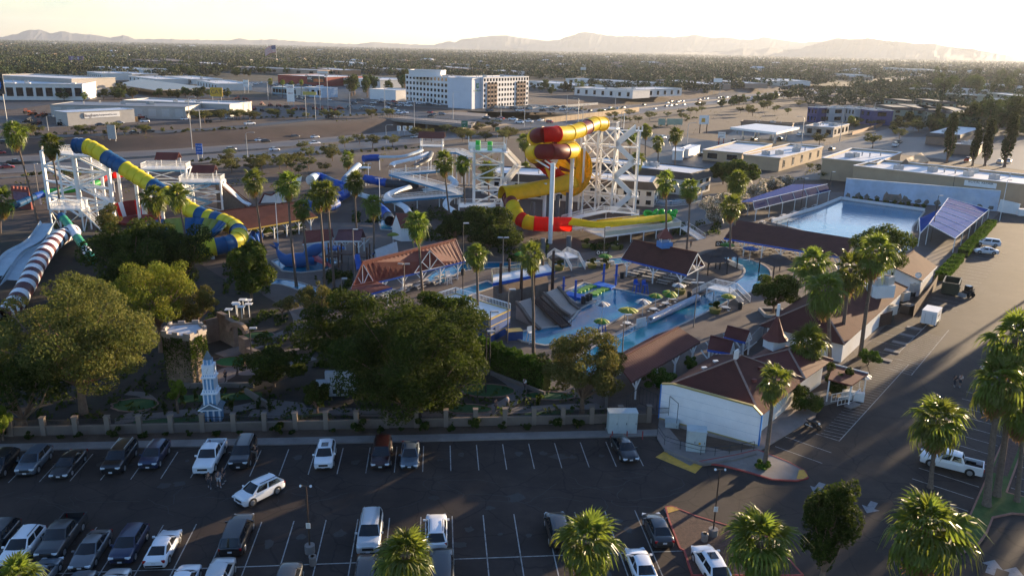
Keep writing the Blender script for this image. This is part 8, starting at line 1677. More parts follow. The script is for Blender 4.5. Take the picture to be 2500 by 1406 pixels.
road_sign((1134,330),3.4,3.6,5.6,sgr,'green highway direction sign right of the overpass',[('EXIT',1.0,.7),('<',1.2,-.7)],-4);road_sign((1214,338),2.2,2.2,4.6,sgr,'small green highway sign near the middle stair tower',None,-4)
for i,x_ in enumerate((974,988,1003)):road_sign((x_,326),1.9,2.6,2.6,WHITE,'white lane sign under the overpass, %s'%('left one','middle one','right one')[i],[('7' if i==0 else 'T' if i==1 else '7',2.0,0)],-4,tm=DARKM)
for i,x_ in enumerate((1614,1638,1656)):road_sign((x_,322),5.4 if i==1 else 4,3.4,5.6,M('sign_back_green',(.34,.40,.30),.6,.1,.5),'pale green sign back beyond the arterial, %s of three'%('left','middle','right')[i],None,-3)
road_sign((488,386),2.6,4.2,3.6,plastic('sign_blue',(.01,.10,.40)),'tall blue service sign beside the freeway',[('FOOD',.8,1.2),('GAS',.8,0),('LODGING',.5,-1.2)],-4);road_sign((276,352),3.6,6,5.2,GREYM,'grey back of a freeway sign above the left slide',None,-3)
road_sign((530,246),9,6.5,6,M('machine_yellow',(.62,.36,.02),.5,.1,.5),'big yellow machinery sign at the dealer',[('CAT',4,0)],0,tm=DARKM);road_sign((711,262),5,11,9,WHITE,'white tall price sign at the dealer frontage',[('OPEN',1.6,4),('SALE',1.6,0)],tm=M('store_red'));road_sign((759,293),7.5,1.8,14.5,M('yellow_sign_face',(.5,.40,.10),.5,.1,.5),'yellow topped pole sign before the dealer');road_sign((792,272),7,1.6,24,OFFW,'tall dark pole with white top sign at the arterial');road_sign((602,228),4.5,5.5,8,WHITE,'white square pole sign behind the dealer',[('AUTO',1.4,0)],tm=DARKM);road_sign((188,160),24,6,11,M('purple_billboard',(.22,.14,.26),.6,.2,.2),'purple roadside billboard among the far trees',[('THE BAY',4,0)]);road_sign((3,312),9,9,20,DARKM,'dark pole sign with red and green logo at the left edge',None);road_sign((1750,228),9,4,13,WHITE,'white lattice topped pole sign beyond the freeway');road_sign((1423,192),8,4,14,OFFW,'far white pole sign behind the hotel')
p=G(3,312);lg_=thing('logo_disc','round red, green and blue logo on the dark pole sign','sign',p+Vector((0,-.5,20)))
for k,m_ in enumerate((RED,plastic('logo_red',(.5,.02,.02)),plastic('logo_green',(.1,.4,.05)),plastic('logo_blue',(.02,.15,.5)))):a0=k*math.pi/2+.6;q=MB();q.add([(0,0,0)]+[(math.cos(a0+j*math.pi/8)*3.6,0,math.sin(a0+j*math.pi/8)*3.6)for j in range(5)],[(0,1,2,3,4,5)[::-1]]);q.build('logo_quarter',m_,lg_)
fg=thing('flag_pole','tall pole flying a large striped flag above the city trees','flag',G(676,158));hf=HT(fg.location,110);q=MB();q.tube([(0,0,0),(0,0,hf)],[.5,.25],8);q.build('pole',GREYM,fg)
FR_,FW_,FB_=M('flag_red',(.45,.03,.04),.7,.05,1),M('flag_white',(.7,.68,.66),.7,.05,1),M('flag_blue',(.03,.04,.16),.7,.05,1);Lf,Hf=26,14
def fpt(u_,v_):return(-u_*Lf*.86,math.sin(u_*7)*1.4,hf-.5-v_*Hf-u_*u_*9)
for i in range(13):
 q=MB();n_=8;vs=[fpt(k/n_,v_)for k in range(n_+1)for v_ in(i/13,(i+1)/13)];q.add(vs,[(2*k,2*k+1,2*k+3,2*k+2)for k in range(n_)],0,True);q.build('stripe',FR_ if i%2==0 else FW_,fg)
q=MB();vs=[(x_,y_-.15,z_)for x_,y_,z_ in[fpt(k/10,v_)for k in range(5)for v_ in(0,7/13)]];q.add(vs,[(2*k,2*k+1,2*k+3,2*k+2)for k in range(4)],0,True);cn_=q.build('canton',FB_,fg)
stm=MB();stm.add([(math.cos(a)*r_,0,math.sin(a)*r_)for a,r_ in[(math.pi/2+k*math.pi/5,(.42 if k%2==0 else .17))for k in range(10)]],[tuple(range(10))]);stm=stm.mesh('star',FW_)
for r_ in range(5):
 for c in range(6):x_,y_,z_=fpt((.03+c*.065),(.05+r_*.1));ob('star',stm,cn_,(x_,y_-.32,z_))
# street lamps
_lm={}
def street_lamp(px,ty,label,z=0,arm=1,name='street_lamp'):
 p=G(*px,z);h_=HT(p,ty);t=thing(name,label,'street lamp',p,0,'street lamps along the roads');q=MB();q.tube([(0,0,0),(0,0,h_*.93),(arm*.4,0,h_*.98)],[.2,.13,.1],7);q.build('pole',GREYM,t);q=MB();q.tube([(arm*.4,0,h_*.98),(arm*1.6,0,h_),(arm*2.6,0,h_)],.08,6);q.build('arm',GREYM,t);q=MB();q.box((arm*2.9,0,h_-.05),(1.0,.4,.2));q.build('lamp_head',GREYM,t)
SL=[((470,366),237,-5,1),((490,315),265,0,-1),((605,393),323,-4,1),((855,282),225,0,1),((940,283),210,0,1),((1003,260),220,0,-1),((1012,325),240,-4,1),((1106,293),225,0,1),((1223,285),240,0,1),((1280,310),240,0,1),((1383,298),230,0,1),((1411,298),240,0,-1),((1422,310),255,0,1),((1502,262),225,0,1),((1955,360),285,0,-1),((2050,345),260,0,1),((1675,375),300,0,1),((2130,300),250,0,1),((118,320),283,0,1),((943,350),305,-4,1),((1663,300),270,-3,1),((1080,250),222,0,1),((655,245),200,0,-1),((1515,330),270,-3,1)]
for i,(px_,ty,z_,ar)in enumerate(SL):street_lamp(px_,ty,'grey street lamp along the roads beyond the park, %s from the left'%(ORD+['twenty-first','twenty-second','twenty-third','twenty-fourth'])[sorted([s_[0][0]for s_ in SL]).index(px_[0])],z_,ar)
# traffic
FA=math.atan2
def road_dir(px,dx=20,dy=0,z=0):a,c=G(*px,z),G(px[0]+dx,px[1]+dy,z);return FA(c.y-a.y,c.x-a.x)
def fwy_car(px,kind,col,lab,z=FWY_Z,flip=0):
 p=G(*px,z);best=min(range(len(FWYD)-1),key=lambda i:(FWYD[i][0]-p.x)**2+(FWYD[i][1]-p.y)**2);a,c=FWYD[best],FWYD[best+1];p.z=z+.2 if z<-4 else z+.15
 return far_car(kind,col,lab,p,FA(c[1]-a[1],c[0]-a[0])+(math.pi if flip else 0),'cars on the freeway and ramps')
FC=[((610,306),'pickup','white','white pickup on the frontage road',0),((328,328),'sedan','charcoal','dark sedan on the frontage road behind a pickup',0),((362,324),'pickup','charcoal','dark pickup on the frontage road',0),((14,352),'suv','black','black car at the left end of the frontage road',0),((38,402),'pickup','black','black pickup on the near freeway lanes at the left',-5),((18,412),'sedan','brightred','red car on the near freeway lanes at the left edge',-5),((0,378),'suv','brightred','red car tail cut by the left edge of the freeway',-5),((634,346),'sedan','white','white sedan on the far lanes beside a black one',-5),((649,349),'suv','black','black car on the far lanes beside the white sedan',-5),((721,338),'suv','charcoal','charcoal sport utility on the far lanes',-5),((769,338),'sedan','white','white sedan on the far lanes near the overpass',-5),((768,355),'pickup','white','white pickup on the near lanes among the desert trees',-5),((565,369),'suv','tan','tan car on the near lanes behind a desert tree',-5),((670,369),'sedan','white','white sedan on the near lanes left of the pickup',-5),((1012,338),'sedan','silver','silver sedan near the underpass',-5),((805,289),'pickup','charcoal','dark pickup on the arterial shoulder before the dealer',0),((150,292),'suv','silver','silver car before the name board shed',0),((245,308),'sedan','grey','grey sedan left of the pallet stacks',0),((291,303),'sedan','silver','silver sedan before the pallet stacks',0),((354,300),'suv','white','white car right of the pallet stacks',0),((453,294),'suv','white','white car before the sun shelter',0),((560,291),'sedan','silver','silver sedan under the desert trees at the dealer',0)]
for px_,k,c,lb,z_ in FC:fwy_car(px_,k,c,lb,z_)
rg=random.Random(31);LC=['white','white','silver','white','charcoal','grey','black','white','tan','slate','white','brightred']
def cluster(n_,fn,lab,grp,z=0,dirf=None):
 cnt={}
 items=[]
 for i in range(n_):px_=fn(i);items.append((px_,rg.choice(['sedan','suv','suv','pickup','minivan']),rg.choice(LC)))
 items.sort(key=lambda k:k[0][0])
 for px_,k,c in items:
  kk=(c,'pickup' if k=='pickup' else 'car');cnt[kk]=cnt.get(kk,0)+1;p=G(*px_,z);p.z=z+.22
  nm_='%s %s %s, %s %s one from left'%({'brightred':'red'}.get(c,c),kk[1],lab,ORD[min(19,cnt[kk]-1)],{'brightred':'red'}.get(c,c))
  far_car(k,c,nm_,p,dirf(px_,p)if dirf else 0,grp)
def fdir(px_,p):best=min(range(len(FWYD)-1),key=lambda i:(FWYD[i][0]-p.x)**2+(FWYD[i][1]-p.y)**2);a,c=FWYD[best],FWYD[best+1];return FA(c[1]-a[1],c[0]-a[0])
def on_fwy(y0,y1,offs):
 def f(i):
  while True:
   j=rg.randrange(len(FWYD)-1);a=FWYD[j]
   if y0<a[1]<y1:break
  c=FWYD[j+1];d=Vector((c[0]-a[0],c[1]-a[1],0)).normalized();o_=rg.choice(offs);return PX((a[0]-d.y*o_,a[1]+d.x*o_,zfw(*a)))
 return f
cluster(46,on_fwy(620,1150,(-16,-12.5,-9,8,11.5,15)),'in the freeway queue right of the overpass','cars queueing on the freeway',-5,fdir)
def adir(px_,p):best=min(range(len(artS)-1),key=lambda i:(artS[i][0]-p.x)**2+(artS[i][1]-p.y)**2);a,c=artS[best],artS[best+1];return FA(c[1]-a[1],c[0]-a[0])+rg.choice((0,math.pi))
def on_art(i):
 j=rg.randrange(12,len(artS)-14);a,c=artS[j],artS[j+1];d=Vector((c[0]-a[0],c[1]-a[1],0)).normalized();o_=rg.choice((-10,-6,-2.5,2.5,6,10));return PX((a[0]-d.y*o_,a[1]+d.x*o_,0))
cluster(34,on_art,'on the arterial road','cars on the arterial road',0,adir)
cluster(26,lambda i:(rg.uniform(850,1180),rg.uniform(247,262)),'parked before the hotel','cars around the hotel',0,lambda a,b_:rg.uniform(-.3,.3))
cluster(22,lambda i:(rg.uniform(1180,1420),rg.uniform(262,274)),'waiting on the street right of the hotel','cars on the far frontage street',0,lambda a,b_:.3)
cluster(40,lambda i:(rg.uniform(545,790),rg.uniform(203,213)),'in the store parking lot','cars in the store lot',0,lambda a,b_:rg.choice((0,1.57)))
cluster(24,lambda i:(rg.uniform(40,200),rg.uniform(162,175)),'in the far left parking lot','cars in the far left lot',0,lambda a,b_:rg.choice((0,1.57)))
cluster(16,lambda i:(rg.uniform(2120,2330),rg.uniform(385,398)-(0)),'in front of the strip mall','cars at the strip mall',0,lambda a,b_:rg.uniform(.6,.9))if False else None
for i,(px_,k,c,lb)in enumerate((((1735,386),'suv','white','white car parked by the low tan workshop wing'),((1757,384),'suv','slate','slate car parked by the low tan workshop wing'),((1777,386),'sedan','silver','silver car before the tan workshop door'),((1715,382),'sedan','charcoal','dark car left of the workshop cars'),((2030,367),'sedan','black','black sedan on the side street behind the workshop'),((2186,358),'pickup','white','white pickup at the side street corner'),((2195,350),'sedan','charcoal','dark sedan behind the white pickup at the corner'),((1792,348),'sedan','black','black sedan beside the fuel canopy'),((1952,332),'suv','white','white car before the corner store'),((2123,338),'sedan','silver','car with sun glint on the side street'),((2362,395),'pickup','brightred','red pickup before the strip mall'),((2440,398),'sedan','silver','silver sedan before the strip mall right'),((1618,340),'suv','white','white car on the road behind the palms'),((1640,345),'sedan','blue','dark blue sedan on the road behind the palms'),((1320,297),'sedan','white','white sedan stopped at the overpass end'),((2462,398),'suv','white','white car at the right edge before the strip mall'),((1840,345),'suv','charcoal','dark car under the fuel canopy'),((1905,342),'sedan','black','black car at the right pump of the fuel canopy'))):p=G(*px_);p.z=.1;far_car(k,c,lb,p,.25 if i<4 else .9,'cars around the side street')
sw_=thing('sound_wall','long pale sound wall along the far side of the freeway','wall',G(1600,230));o0=sw_.location;pts=[G(1170,262),G(1300,268),G(1460,256)];
for a,c in zip(pts,pts[1:]):n_=int((c-a).length/5);[bar_obj('wall_panel',a.lerp(c,i/n_)-o0+U(.8),a.lerp(c,(i+.96)/n_)-o0+U(.8),.3,STUC,sw_,1.6)for i in range(n_)]
rw_=thing('retaining_wall','tan retaining wall above the freeway right of the overpass','wall',G(1500,280));o0=rw_.location;pts=[G(1330,296,0),G(1450,282,0),G(1560,268,0)]
for a,c in zip(pts,pts[1:]):n_=int((c-a).length/6);[bar_obj('wall_panel',a.lerp(c,i/n_)-o0+U(.2),a.lerp(c,(i+.97)/n_)-o0+U(.2),.4,TAN,rw_,3.2)for i in range(n_)]
bw=thing('board_fence','orange brown board fence along the side street','fence',G(2130,320));o0=bw.location
for a,c in((G(2080,330),G(2132,315)),(G(2138,313),G(2172,300))):n_=int((c-a).length/2);[bar_obj('board_panel',a.lerp(c,i/n_)-o0+U(.9),a.lerp(c,(i+.95)/n_)-o0+U(.9),.15,M('cedar_board',(.30,.14,.07),.8,.15,1),bw,1.8)for i in range(n_)]
q=MB();q.sheet(poly([(545,198),(800,201),(1000,214),(1180,248),(1420,262),(1400,276),(1180,274),(900,252),(700,232),(600,222)]),.05);struct(q.build('store_parking_lot',ASPH2))
q=MB();q.sheet(poly([(2060,300),(2200,270),(2560,250),(2560,322),(2330,333),(2200,333),(2100,345)]),.03);struct(q.build('strip_mall_lot',M('weathered_asphalt',(.07,.06,.05),.9,.3,.05)))
q=MB();q.sheet(poly([(-200,262),(30,268),(120,256),(280,240),(560,240),(570,215),(260,212),(-200,246)]),.045);struct(q.build('warehouse_lot',ASPH2))
# trees beyond the park
def proto(seed,kind,w_,h,n,leaf,cl=14,trunk=.25,k=.36,mats=None):
 rng=np.random.default_rng(seed);rz=h*(1-trunk)/2;c_=grow_clumps(rng,w_/2,w_/2,rz,h-rz,cl,k);V,F=leaf_cloud(rng,c_,n,leaf);return npmesh('crown',V,F,mats or LV[kind]),limbs(h*trunk*1.1,h*.03,[c[:3]for c in c_[1:6]],random.Random(seed)).mesh('trunk',BARK)
DES=[proto(200+i,'desert',6,4.6,1300,.22,16,.3)for i in range(3)];CIT=[proto(210+i,'city',8,8,1100,.5,16,.12)for i in range(4)];CYP=proto(220,'cypress',3.2,16,1800,.45,30,.04,.45);EUC=[proto(230+i,'city',9,15,1700,.5,22,.25)for i in range(2)]
def mid_tree(P,p,s_,rz,label,group,name='tree'):
 t=thing(name,label,'tree',p,rz,group);t.scale=(s_,s_,s_);ob('crown',P[0],t);ob('trunk',P[1],t);return t
NUM=lambda i:(ORD+['twenty-first','twenty-second','twenty-third','twenty-fourth','twenty-fifth','twenty-sixth','twenty-seventh','twenty-eighth','twenty-ninth','thirtieth','thirty-first','thirty-second','thirty-third','thirty-fourth','thirty-fifth','thirty-sixth','thirty-seventh','thirty-eighth','thirty-ninth','fortieth'])[i]
DT=[(566,425,1.2),(620,415,1.1),(640,425,1.2),(700,405,1.0),(753,415,1.05),(730,398,.9),(755,385,1.0),(800,385,1.2),(812,398,1.2),(842,360,1.2),(878,352,1.1),(910,362,1.35),(958,358,1.25),(738,370,1.0),(562,390,1.0),(1130,345,1.2),(1185,350,1.3),(1242,345,1.5),(1205,320,1.4),(1050,333,.9),(1090,328,1.2),(1165,325,1.3),(180,445,.9),(240,450,1.0),(1500,288,1.6),(500,302,1.5),(540,297,1.4),(578,292,1.3),(330,445,.9),(1468,285,1.2),(2000,355,1.3),(2130,362,1.5),(2195,340,1.2),(2350,300,2.0)]
od=sorted(range(len(DT)),key=lambda k:DT[k][0])
for i,(x_,y_,s_)in enumerate(DT):
 z_=TZ(*xy(G(x_,y_,-3)))if x_<1700 else 0;p=G(x_,y_,z_);mid_tree(DES[i%3],p,s_,i*1.1,'sparse olive desert tree beyond the park, %s from the left'%NUM(od.index(i)),'desert trees along the freeway','desert_tree')
SHD=[shrub_mesh(320+i,'desert',160,.28,1.8,1.3)for i in range(3)];rg=random.Random(41);cnt=0
def shrub_row(a,c,n_,lab,z=0,jit=2):
 for i in range(n_):
  t=i/max(1,n_-1);x_,y_=lerp(a[0],c[0],t)+rg.uniform(-3,3),lerp(a[1],c[1],t)+rg.uniform(-.6,.6)*jit;q_=G(x_,y_,z);z2=TZ(q_.x,q_.y);p=G(x_,y_,z2);o=ob('shrub',SHD[i%3],None,p,i);s_=rg.uniform(.7,1.3);o.scale=(s_,s_,s_)
  tag(o,'low desert shrub %s, %s from the left'%(lab,NUM(i)),'shrub','desert shrubs '+lab)
shrub_row((470,397),(1060,362),34,'in the strip beside the near freeway lanes',-3);shrub_row((430,325),(600,315),14,'on the bank above the far lanes',0,4);shrub_row((610,322),(880,298),34,'in the dense row on the far bank',0,1);shrub_row((20,335),(420,318),18,'along the frontage road at the left',0,4);shrub_row((620,290),(960,282),24,'in front of the dealer yard',0,3);shrub_row((1230,282),(1440,268),26,'on the bank below the hotel',0,5);shrub_row((1560,322),(1700,290),16,'beside the sign backs',-2,3);shrub_row((60,432),(230,420),10,'beside the near lanes at the far left',-3,3)
ZONES=[((30,225),(300,248),22,1.0,CIT,'before the pale warehouse'),((320,235),(560,242),14,.9,CIT,'beside the solar carport'),((0,172),(140,186),26,1.0,CIT,'behind the warehouse roof at the left'),((370,165),(640,190),34,1.2,CIT,'between the carport and the flag'),((640,178),(1000,185),20,1.1,CIT,'around the red store'),((850,215),(1010,240),16,1.1,EUC,'left of the hotel'),((1145,240),(1190,246),4,1.0,CIT,'at the foot of the hotel sign'),((1295,215),(1420,232),14,1.1,CIT,'right of the hotel'),((1420,210),(1760,240),30,1.0,CIT,'along the pale buildings past the freeway'),((1700,205),(1960,226),24,1.0,CIT,'on the far freeway bank'),((1760,262),(1960,238),26,.9,CIT,'in the green row on the near freeway bank'),((1300,165),(1900,190),40,1.3,CIT,'in the belt behind the hotel'),((2100,215),(2320,250),30,1.1,CIT,'among the sage apartments'),((2280,190),(2520,240),30,1.4,EUC,'in the hazy right background'),((2180,300),(2330,335),14,.9,CIT,'beside the strip mall'),((2340,280),(2520,340),16,1.2,EUC,'in the glare at the right edge')]
rg=random.Random(51)
ZONES+=[((0,322),(420,332),14,1.0,DES,'along the left frontage road'),((430,286),(640,297),9,1.1,DES,'at the dealer edge'),((640,284),(960,291),14,1.0,DES,'before the dealer frontage'),((1230,276),(1440,285),12,1.1,DES,'below the hotel street'),((1480,302),(1700,280),14,1.1,DES,'around the sign backs'),((1700,285),(1960,262),16,1.2,DES,'on the dirt slope past the palms'),((1000,345),(1240,330),10,1.1,DES,'near the underpass'),((2080,335),(2330,305),14,1.1,DES,'along the side street'),((430,430),(900,400),12,.9,DES,'on the bare ground beside the park'),((1930,412),(2060,440),4,.8,DES,'behind the wave pool hall')]
for(x0,y0),(x1,y1),n_,s_,PR_,lab in ZONES:
 pts=sorted([(x0+(x1-x0)*rg.random(),rg.random())for i in range(n_)])
 for i,(x_,f_)in enumerate(pts):
  y_=lerp(y0,y1,f_)if abs(x1-x0)<700 and lab.find('green row')<0 else 0
  if lab.find('green row')>=0:y_=lerp(y0,y1,(x_-x0)/(x1-x0))+rg.uniform(-2,2)
  q_=G(x_,y_,0);p=G(x_,y_,TZ(q_.x,q_.y));mid_tree(PR_[i%len(PR_)],p,s_*rg.uniform(.65,1.15),rg.uniform(0,6),'city tree %s, %s from the left'%(lab,NUM(min(39,i))),'city trees '+lab,'tree' if PR_ is CIT else 'desert_tree' if PR_ is DES else 'eucalyptus_tree')
for i,(x_,y_,s_)in enumerate(((2311,398,1.25),(2404,405,1.15),(2374,405,1.0),(2452,408,1.3),(2282,318,.9))):mid_tree(CYP,G(x_,y_),s_,i,'tall dark cypress by the strip mall, %s from the left'%ORD[sorted((2311,404+2000,2374,2452,2282)).index(x_)],'cypresses at the strip mall','cypress_tree')
for i,(x_,y_,cy_,w_)in enumerate(((1103,250,190,12),(1116,250,192,12),(205,262,232,14),(190,235,225,12),(2078,318,290,18),(660,240,198,14),(690,240,200,12),(712,238,203,12),(735,238,200,12),(1150,235,190,12),(2440,300,250,24),(2395,320,262,22))):palm_px(x_,cy_,x_,y_,'small far fan palm beyond the freeway, %s from the left'%ORD[sorted((1103,1116,205,190,2078,660,690,712,735,1150,2440,2395)).index(x_)],w_,'far fan palms')
rg=random.Random(61)
for i in range(12):p=RP(86+i*4.6,15+(i%4)*4.5);palm(p,p+Vector((0,0,rg.uniform(12,16))),'fan palm on the neighbouring lot outside the frame, %s from the front'%ORD[i],1.4,None,'palms on the neighbouring lot',.3)
for i in range(7):p=RP(60+i*8.6,21+(i%3)*7);mid_tree(CIT[i%4],p,rg.uniform(1.2,1.6),i,'unseen tree added outside the frame to shade the lot, %s from the front'%ORD[i],'unseen trees added for shade','added_shade_tree')  # unseen trees added out of view to cast streaky shade over the right lot
# far city
SIDE=[xy(p)for p in smooth_path([G(*q)for q in((2010,375),(2110,345),(2300,292),(2500,246))],12)]
def far_wood(n,v0,v1,quads,seed):
 rng=np.random.default_rng(seed);x=rng.uniform(-250,2750,n);v=rng.uniform(v0,v1,n);Vs=[]
 P=np.array([G(a,HOR+SLOPE*(a-1250)+b)for a,b in zip(x,v)])
 if v1>30:
  ok=np.abs(fwy_d(P[:,0],P[:,1]))>34
  for bx,by,u_,hu,hv in BLD:dx,dy=P[:,0]-bx,P[:,1]-by;ok&=~((np.abs(dx*u_.x+dy*u_.y)<hu)&(np.abs(-dx*u_.y+dy*u_.x)<hv))
  for ax,ay in artS[::2]:ok&=np.hypot(P[:,0]-ax,P[:,1]-ay)>20
  ok&=~((x>540)&(x<1430)&(v>75))&~((x<1960)&(v>100))&~((x<2200)&(v>126))
  for sx,sy in SIDE:ok&=np.hypot(P[:,0]-sx,P[:,1]-sy)>16
  P=P[ok];n=len(P)
 s_=rng.uniform(.6,1.5,n);tall=rng.uniform(size=n)<.22
 N=n*quads;k=np.repeat(np.arange(n),quads);d=rng.normal(size=(N,3));d/=np.linalg.norm(d,axis=1)[:,None];wd=np.where(tall,2.6,5.6)[k]*s_[k];hh=np.where(tall,6,3.6)[k]*s_[k]
 C=P[k]+d*np.stack([wd,wd,hh],1)*.8;C[:,2]+=hh*1.05+np.where(tall,3.,.2)[k]
 nr=rng.normal(size=(N,3));nr[:,2]+=.4;nr/=np.linalg.norm(nr,axis=1)[:,None];a=np.cross(nr,rng.normal(size=(N,3)));a/=np.linalg.norm(a,axis=1)[:,None];b=np.cross(nr,a);sz=(np.where(tall,1.5,2.5)[k]*s_[k]*(10/quads)**.42)[:,None]
 V=np.stack([C-a*sz,C+b*sz*.7,C+a*sz,C-b*sz*.7],1).reshape(-1,3);return V,np.arange(4*N).reshape(-1,4),rng.integers(0,3,n)[k]
FWD=[M('leaves_far_dark',(.040,.045,.018),.8,.3,.01),M('leaves_far_olive',(.075,.075,.03),.8,.3,.01),M('leaves_far_green',(.06,.085,.022),.8,.3,.01)]
vv,ff,mm,off=[],[],[],0
for a in((15000,2.6,10,4,1),(13000,9,20,6,2),(9000,18,36,11,3),(4200,34,58,26,4),(2600,56,82,50,5),(1500,80,125,100,6),(700,122,190,170,7)):
 V,F,m_=far_wood(*a);vv.append(V);ff.append(F+off);mm.append(m_);off+=len(V)
o=stuff(ob('city_trees',npmesh('city_trees',np.concatenate(vv),np.concatenate(ff),FWD,np.concatenate(mm))));o['label']='endless belt of city trees reaching to the mountains'
def cover(name,label,rects,n,h,seed,leaf=.28,thr=-.05,mats=('dark','ficus')):
 rng=np.random.default_rng(seed);out=[]
 for x0,y0,x1,y1 in rects:
  gx_=rng.uniform(x0,x1,n);gy_=rng.uniform(y0,y1,n);keep=np.sin(gx_*.05+seed)*np.cos(gy_*.09)+.6*np.sin(gx_*.11+gy_*.13)>thr
  out+=[G(p,q)for p,q in zip(gx_[keep],gy_[keep])]
 P=np.array(out);n=len(P);P[:,2]=.06+rng.uniform(0,1,n)**1.5*h*(.4+.6*np.abs(np.sin(P[:,0]*.9)*np.cos(P[:,1]*.7)));nr=rng.normal(size=(n,3));aa=np.cross(nr,rng.normal(size=(n,3)));aa/=np.linalg.norm(aa,axis=1)[:,None];bb=np.cross(nr,aa);bb/=np.linalg.norm(bb,axis=1)[:,None]
 o=stuff(ob(name,npmesh(name,np.stack([P-aa*leaf,P+bb*leaf*.55,P+aa*leaf,P-bb*leaf*.55],1).reshape(-1,3),np.arange(4*n).reshape(-1,4),[LV[m_]for m_ in mats],rng.integers(0,len(mats),n))));o['label']=label
cover('ground_cover','low dark planting covering the golf garden beds',[(-20,830,480,1030),(480,950,1480,1040),(480,760,760,830),(600,830,800,900)],2600,.5,88)
cover('ground_cover','leafy planting beds between the slides and pools',[(545,650,660,720),(600,548,745,575),(800,680,860,720),(770,670,860,684),(1010,565,1130,590),(1150,590,1340,622),(1230,628,1330,640),(860,520,930,545),(1000,500,1090,540),(1060,470,1130,500),(1640,545,1760,575),(130,545,330,600),(720,470,900,500),(1440,600,1520,612)],900,1.2,89,.34,-.3)
cover('desert_scrub','dry scrub dotting the bare ground along the freeway',[(440,400,900,470),(900,370,1230,420),(1690,270,1960,330),(0,300,420,345),(1240,290,1560,330),(1900,230,2100,262),(1930,405,2060,440),(0,430,330,500)],420,.9,90,.4,.45,('desert','acacia'))
rg=random.Random(71);HMS=[]
for i,c in enumerate((OFFW,STUC,BRNW,LW['tan'])):
 q=MB();q.box((0,0,2),(16,11,4),mi=0);q.add([(-8.6,-6,4),(8.6,-6,4),(8.6,6,4),(-8.6,6,4),(-5,0,6),(5,0,6)]if i%2 else[(-8.2,-5.7,4),(8.2,-5.7,4),(8.2,5.7,4),(-8.2,5.7,4),(-8.0,0,4.3),(8.0,0,4.3)],[(0,1,5,4),(2,3,4,5),(1,2,5),(3,0,4)],1);HMS.append(q.mesh('far_house',[c,WROOF if i in(0,1)else M('tan_roof_tile',(.25,.17,.13),.9,.15,.1)]))
for i in range(150):
 x_=rg.uniform(-60,2560);v_=rg.uniform(9,48);p=G(x_,HOR+SLOPE*(x_-1250)+v_);k=i%4;o=ob('house',HMS[k],None,p,rg.uniform(-.6,.6));s_=rg.uniform(.8,1.8)*(1.5 if v_<18 else 1);o.scale=(s_*1.3,s_,min(1.6,s_))
 tag(o,['small pale flat roofed house far out among the city trees','small cream roofed house far out among the city trees','small brown house far out among the city trees','small tan house far out among the city trees'][k],'house',['far pale houses','far cream houses','far brown houses','far tan houses'][k])
q=MB();q.sheet(poly([(-400,90),(1200,120),(2900,157),(2900,300),(2300,215),(1700,205),(1000,235),(300,240),(-400,240)]),.012);struct(q.build('city_ground',M('city_ground_cover',(.034,.031,.019),.95,.4,.02)))
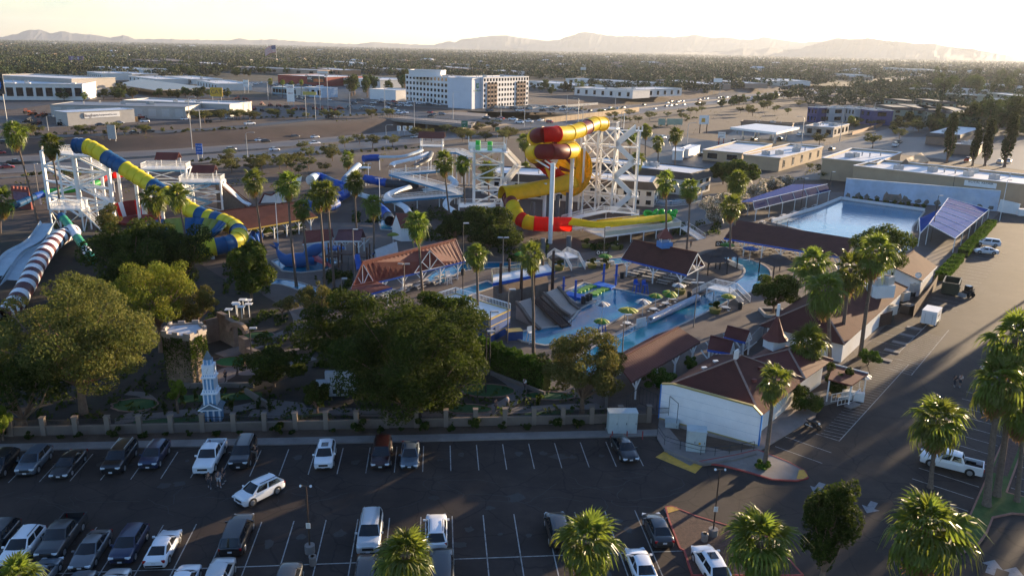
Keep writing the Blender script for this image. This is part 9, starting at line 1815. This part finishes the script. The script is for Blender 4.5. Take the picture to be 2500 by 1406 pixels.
# mountains
MTN=M('mountain_rock',(.06,.054,.058),.95,.2,.0015)
def mountain(name,ridge,dist,depth,label,seed):
 """ridge: photograph (x, y) silhouette; modelled as a real range with spurs, 'depth' metres deep"""
 rg=random.Random(seed);rows=9;cols=[]
 pts=[]
 for i in range(len(ridge)-1):
  (x0,y0),(x1,y1)=ridge[i],ridge[i+1];n_=max(1,int((x1-x0)/7))
  for j in range(n_):pts.append((lerp(x0,x1,j/n_),lerp(y0,y1,j/n_)+rg.uniform(-1.1,1.1)))
 pts.append(ridge[-1])
 b=MB();vs=[]
 for i,(x,y)in enumerate(pts):
  d=FW*FPX+IR*(x-1250)+ID*(y-703);d=d/math.hypot(d.x,d.y)
  top=CAMP+d*dist;h=max(8,top.z);ph=math.sin(i*.55)*.5+math.sin(i*.23+2)*.5
  dirn=Vector((d.x,d.y,0))
  for k in range(rows):
   t=(k/(rows-1))*2-1
   hh=h*(1-abs(t)**(.75+.35*ph*(1 if t<0 else .5)))if k not in(0,rows-1)else-2
   q=Vector((top.x,top.y,0))+dirn*(t*depth*.5+(ph*depth*.12 if 0<k<rows-1 and k!=rows//2 else 0))
   vs.append((q.x,q.y,max(-2,hh+(rg.uniform(-.05,.05)*h if k not in(0,rows//2,rows-1)else 0))))
 n_=len(pts);b.add(vs,[(i*rows+k,(i+1)*rows+k,(i+1)*rows+k+1,i*rows+k+1)for i in range(n_-1)for k in range(rows-1)])
 o=struct(b.build(name,MTN));o['label']=label;return o
mountain('mountain',[(-250,112),(-120,104),(0,92),(45,82),(72,73),(100,73),(122,82),(150,77),(175,82),(205,84),(240,87),(270,94),(300,86),(330,96),(420,96),(520,99),(560,99),(585,95),(610,98),(660,97),(760,104),(860,108)],19500,4500,'pale blue far mountain range on the left',1)
mountain('mountain',[(760,112),(860,108),(920,104),(980,108),(1060,110),(1078,105),(1090,101),(1110,104),(1125,97),(1150,94),(1180,90),(1210,87),(1240,88),(1265,92),(1300,96),(1340,101),(1365,97),(1395,87),(1420,79),(1440,80),(1475,86),(1505,89),(1555,89),(1580,91),(1615,89),(1650,92),(1695,86),(1740,92),(1775,92),(1800,96),(1835,98),(1866,91),(1895,97),(1920,101),(1960,104),(2010,101),(2045,93),(2080,100),(2150,118),(2250,130)],17500,4000,'long grey mountain ridge behind the city',2)
mountain('mountain',[(1560,129),(1650,128),(1740,127),(1780,124),(1815,117),(1850,121),(1880,117),(1920,122),(1955,119),(1985,109),(2020,101),(2055,95),(2085,97),(2118,94),(2150,98),(2200,103),(2240,108),(2278,106),(2300,112),(2340,117),(2380,121),(2420,129),(2470,138),(2510,147),(2600,150)],13500,3000,'nearer brown mountain at the right horizon',3)
HAZE_D=3.3e-5
hz=MB();hz.box((0,12000,290),(54000,25500,600))
hm=bpy.data.materials.new('haze_air');hm.use_nodes=True;hn=hm.node_tree.nodes;hn.clear()
pv=hn.new('ShaderNodeVolumePrincipled');ho=hn.new('ShaderNodeOutputMaterial')
pv.inputs['Color'].default_value=(.78,.85,.96,1);pv.inputs['Density'].default_value=HAZE_D;pv.inputs['Anisotropy'].default_value=.33
hm.node_tree.links.new(pv.outputs[0],ho.inputs['Volume'])
haze=stuff(hz.build('haze',hm))
haze['label']='thin pale evening haze filling the air'
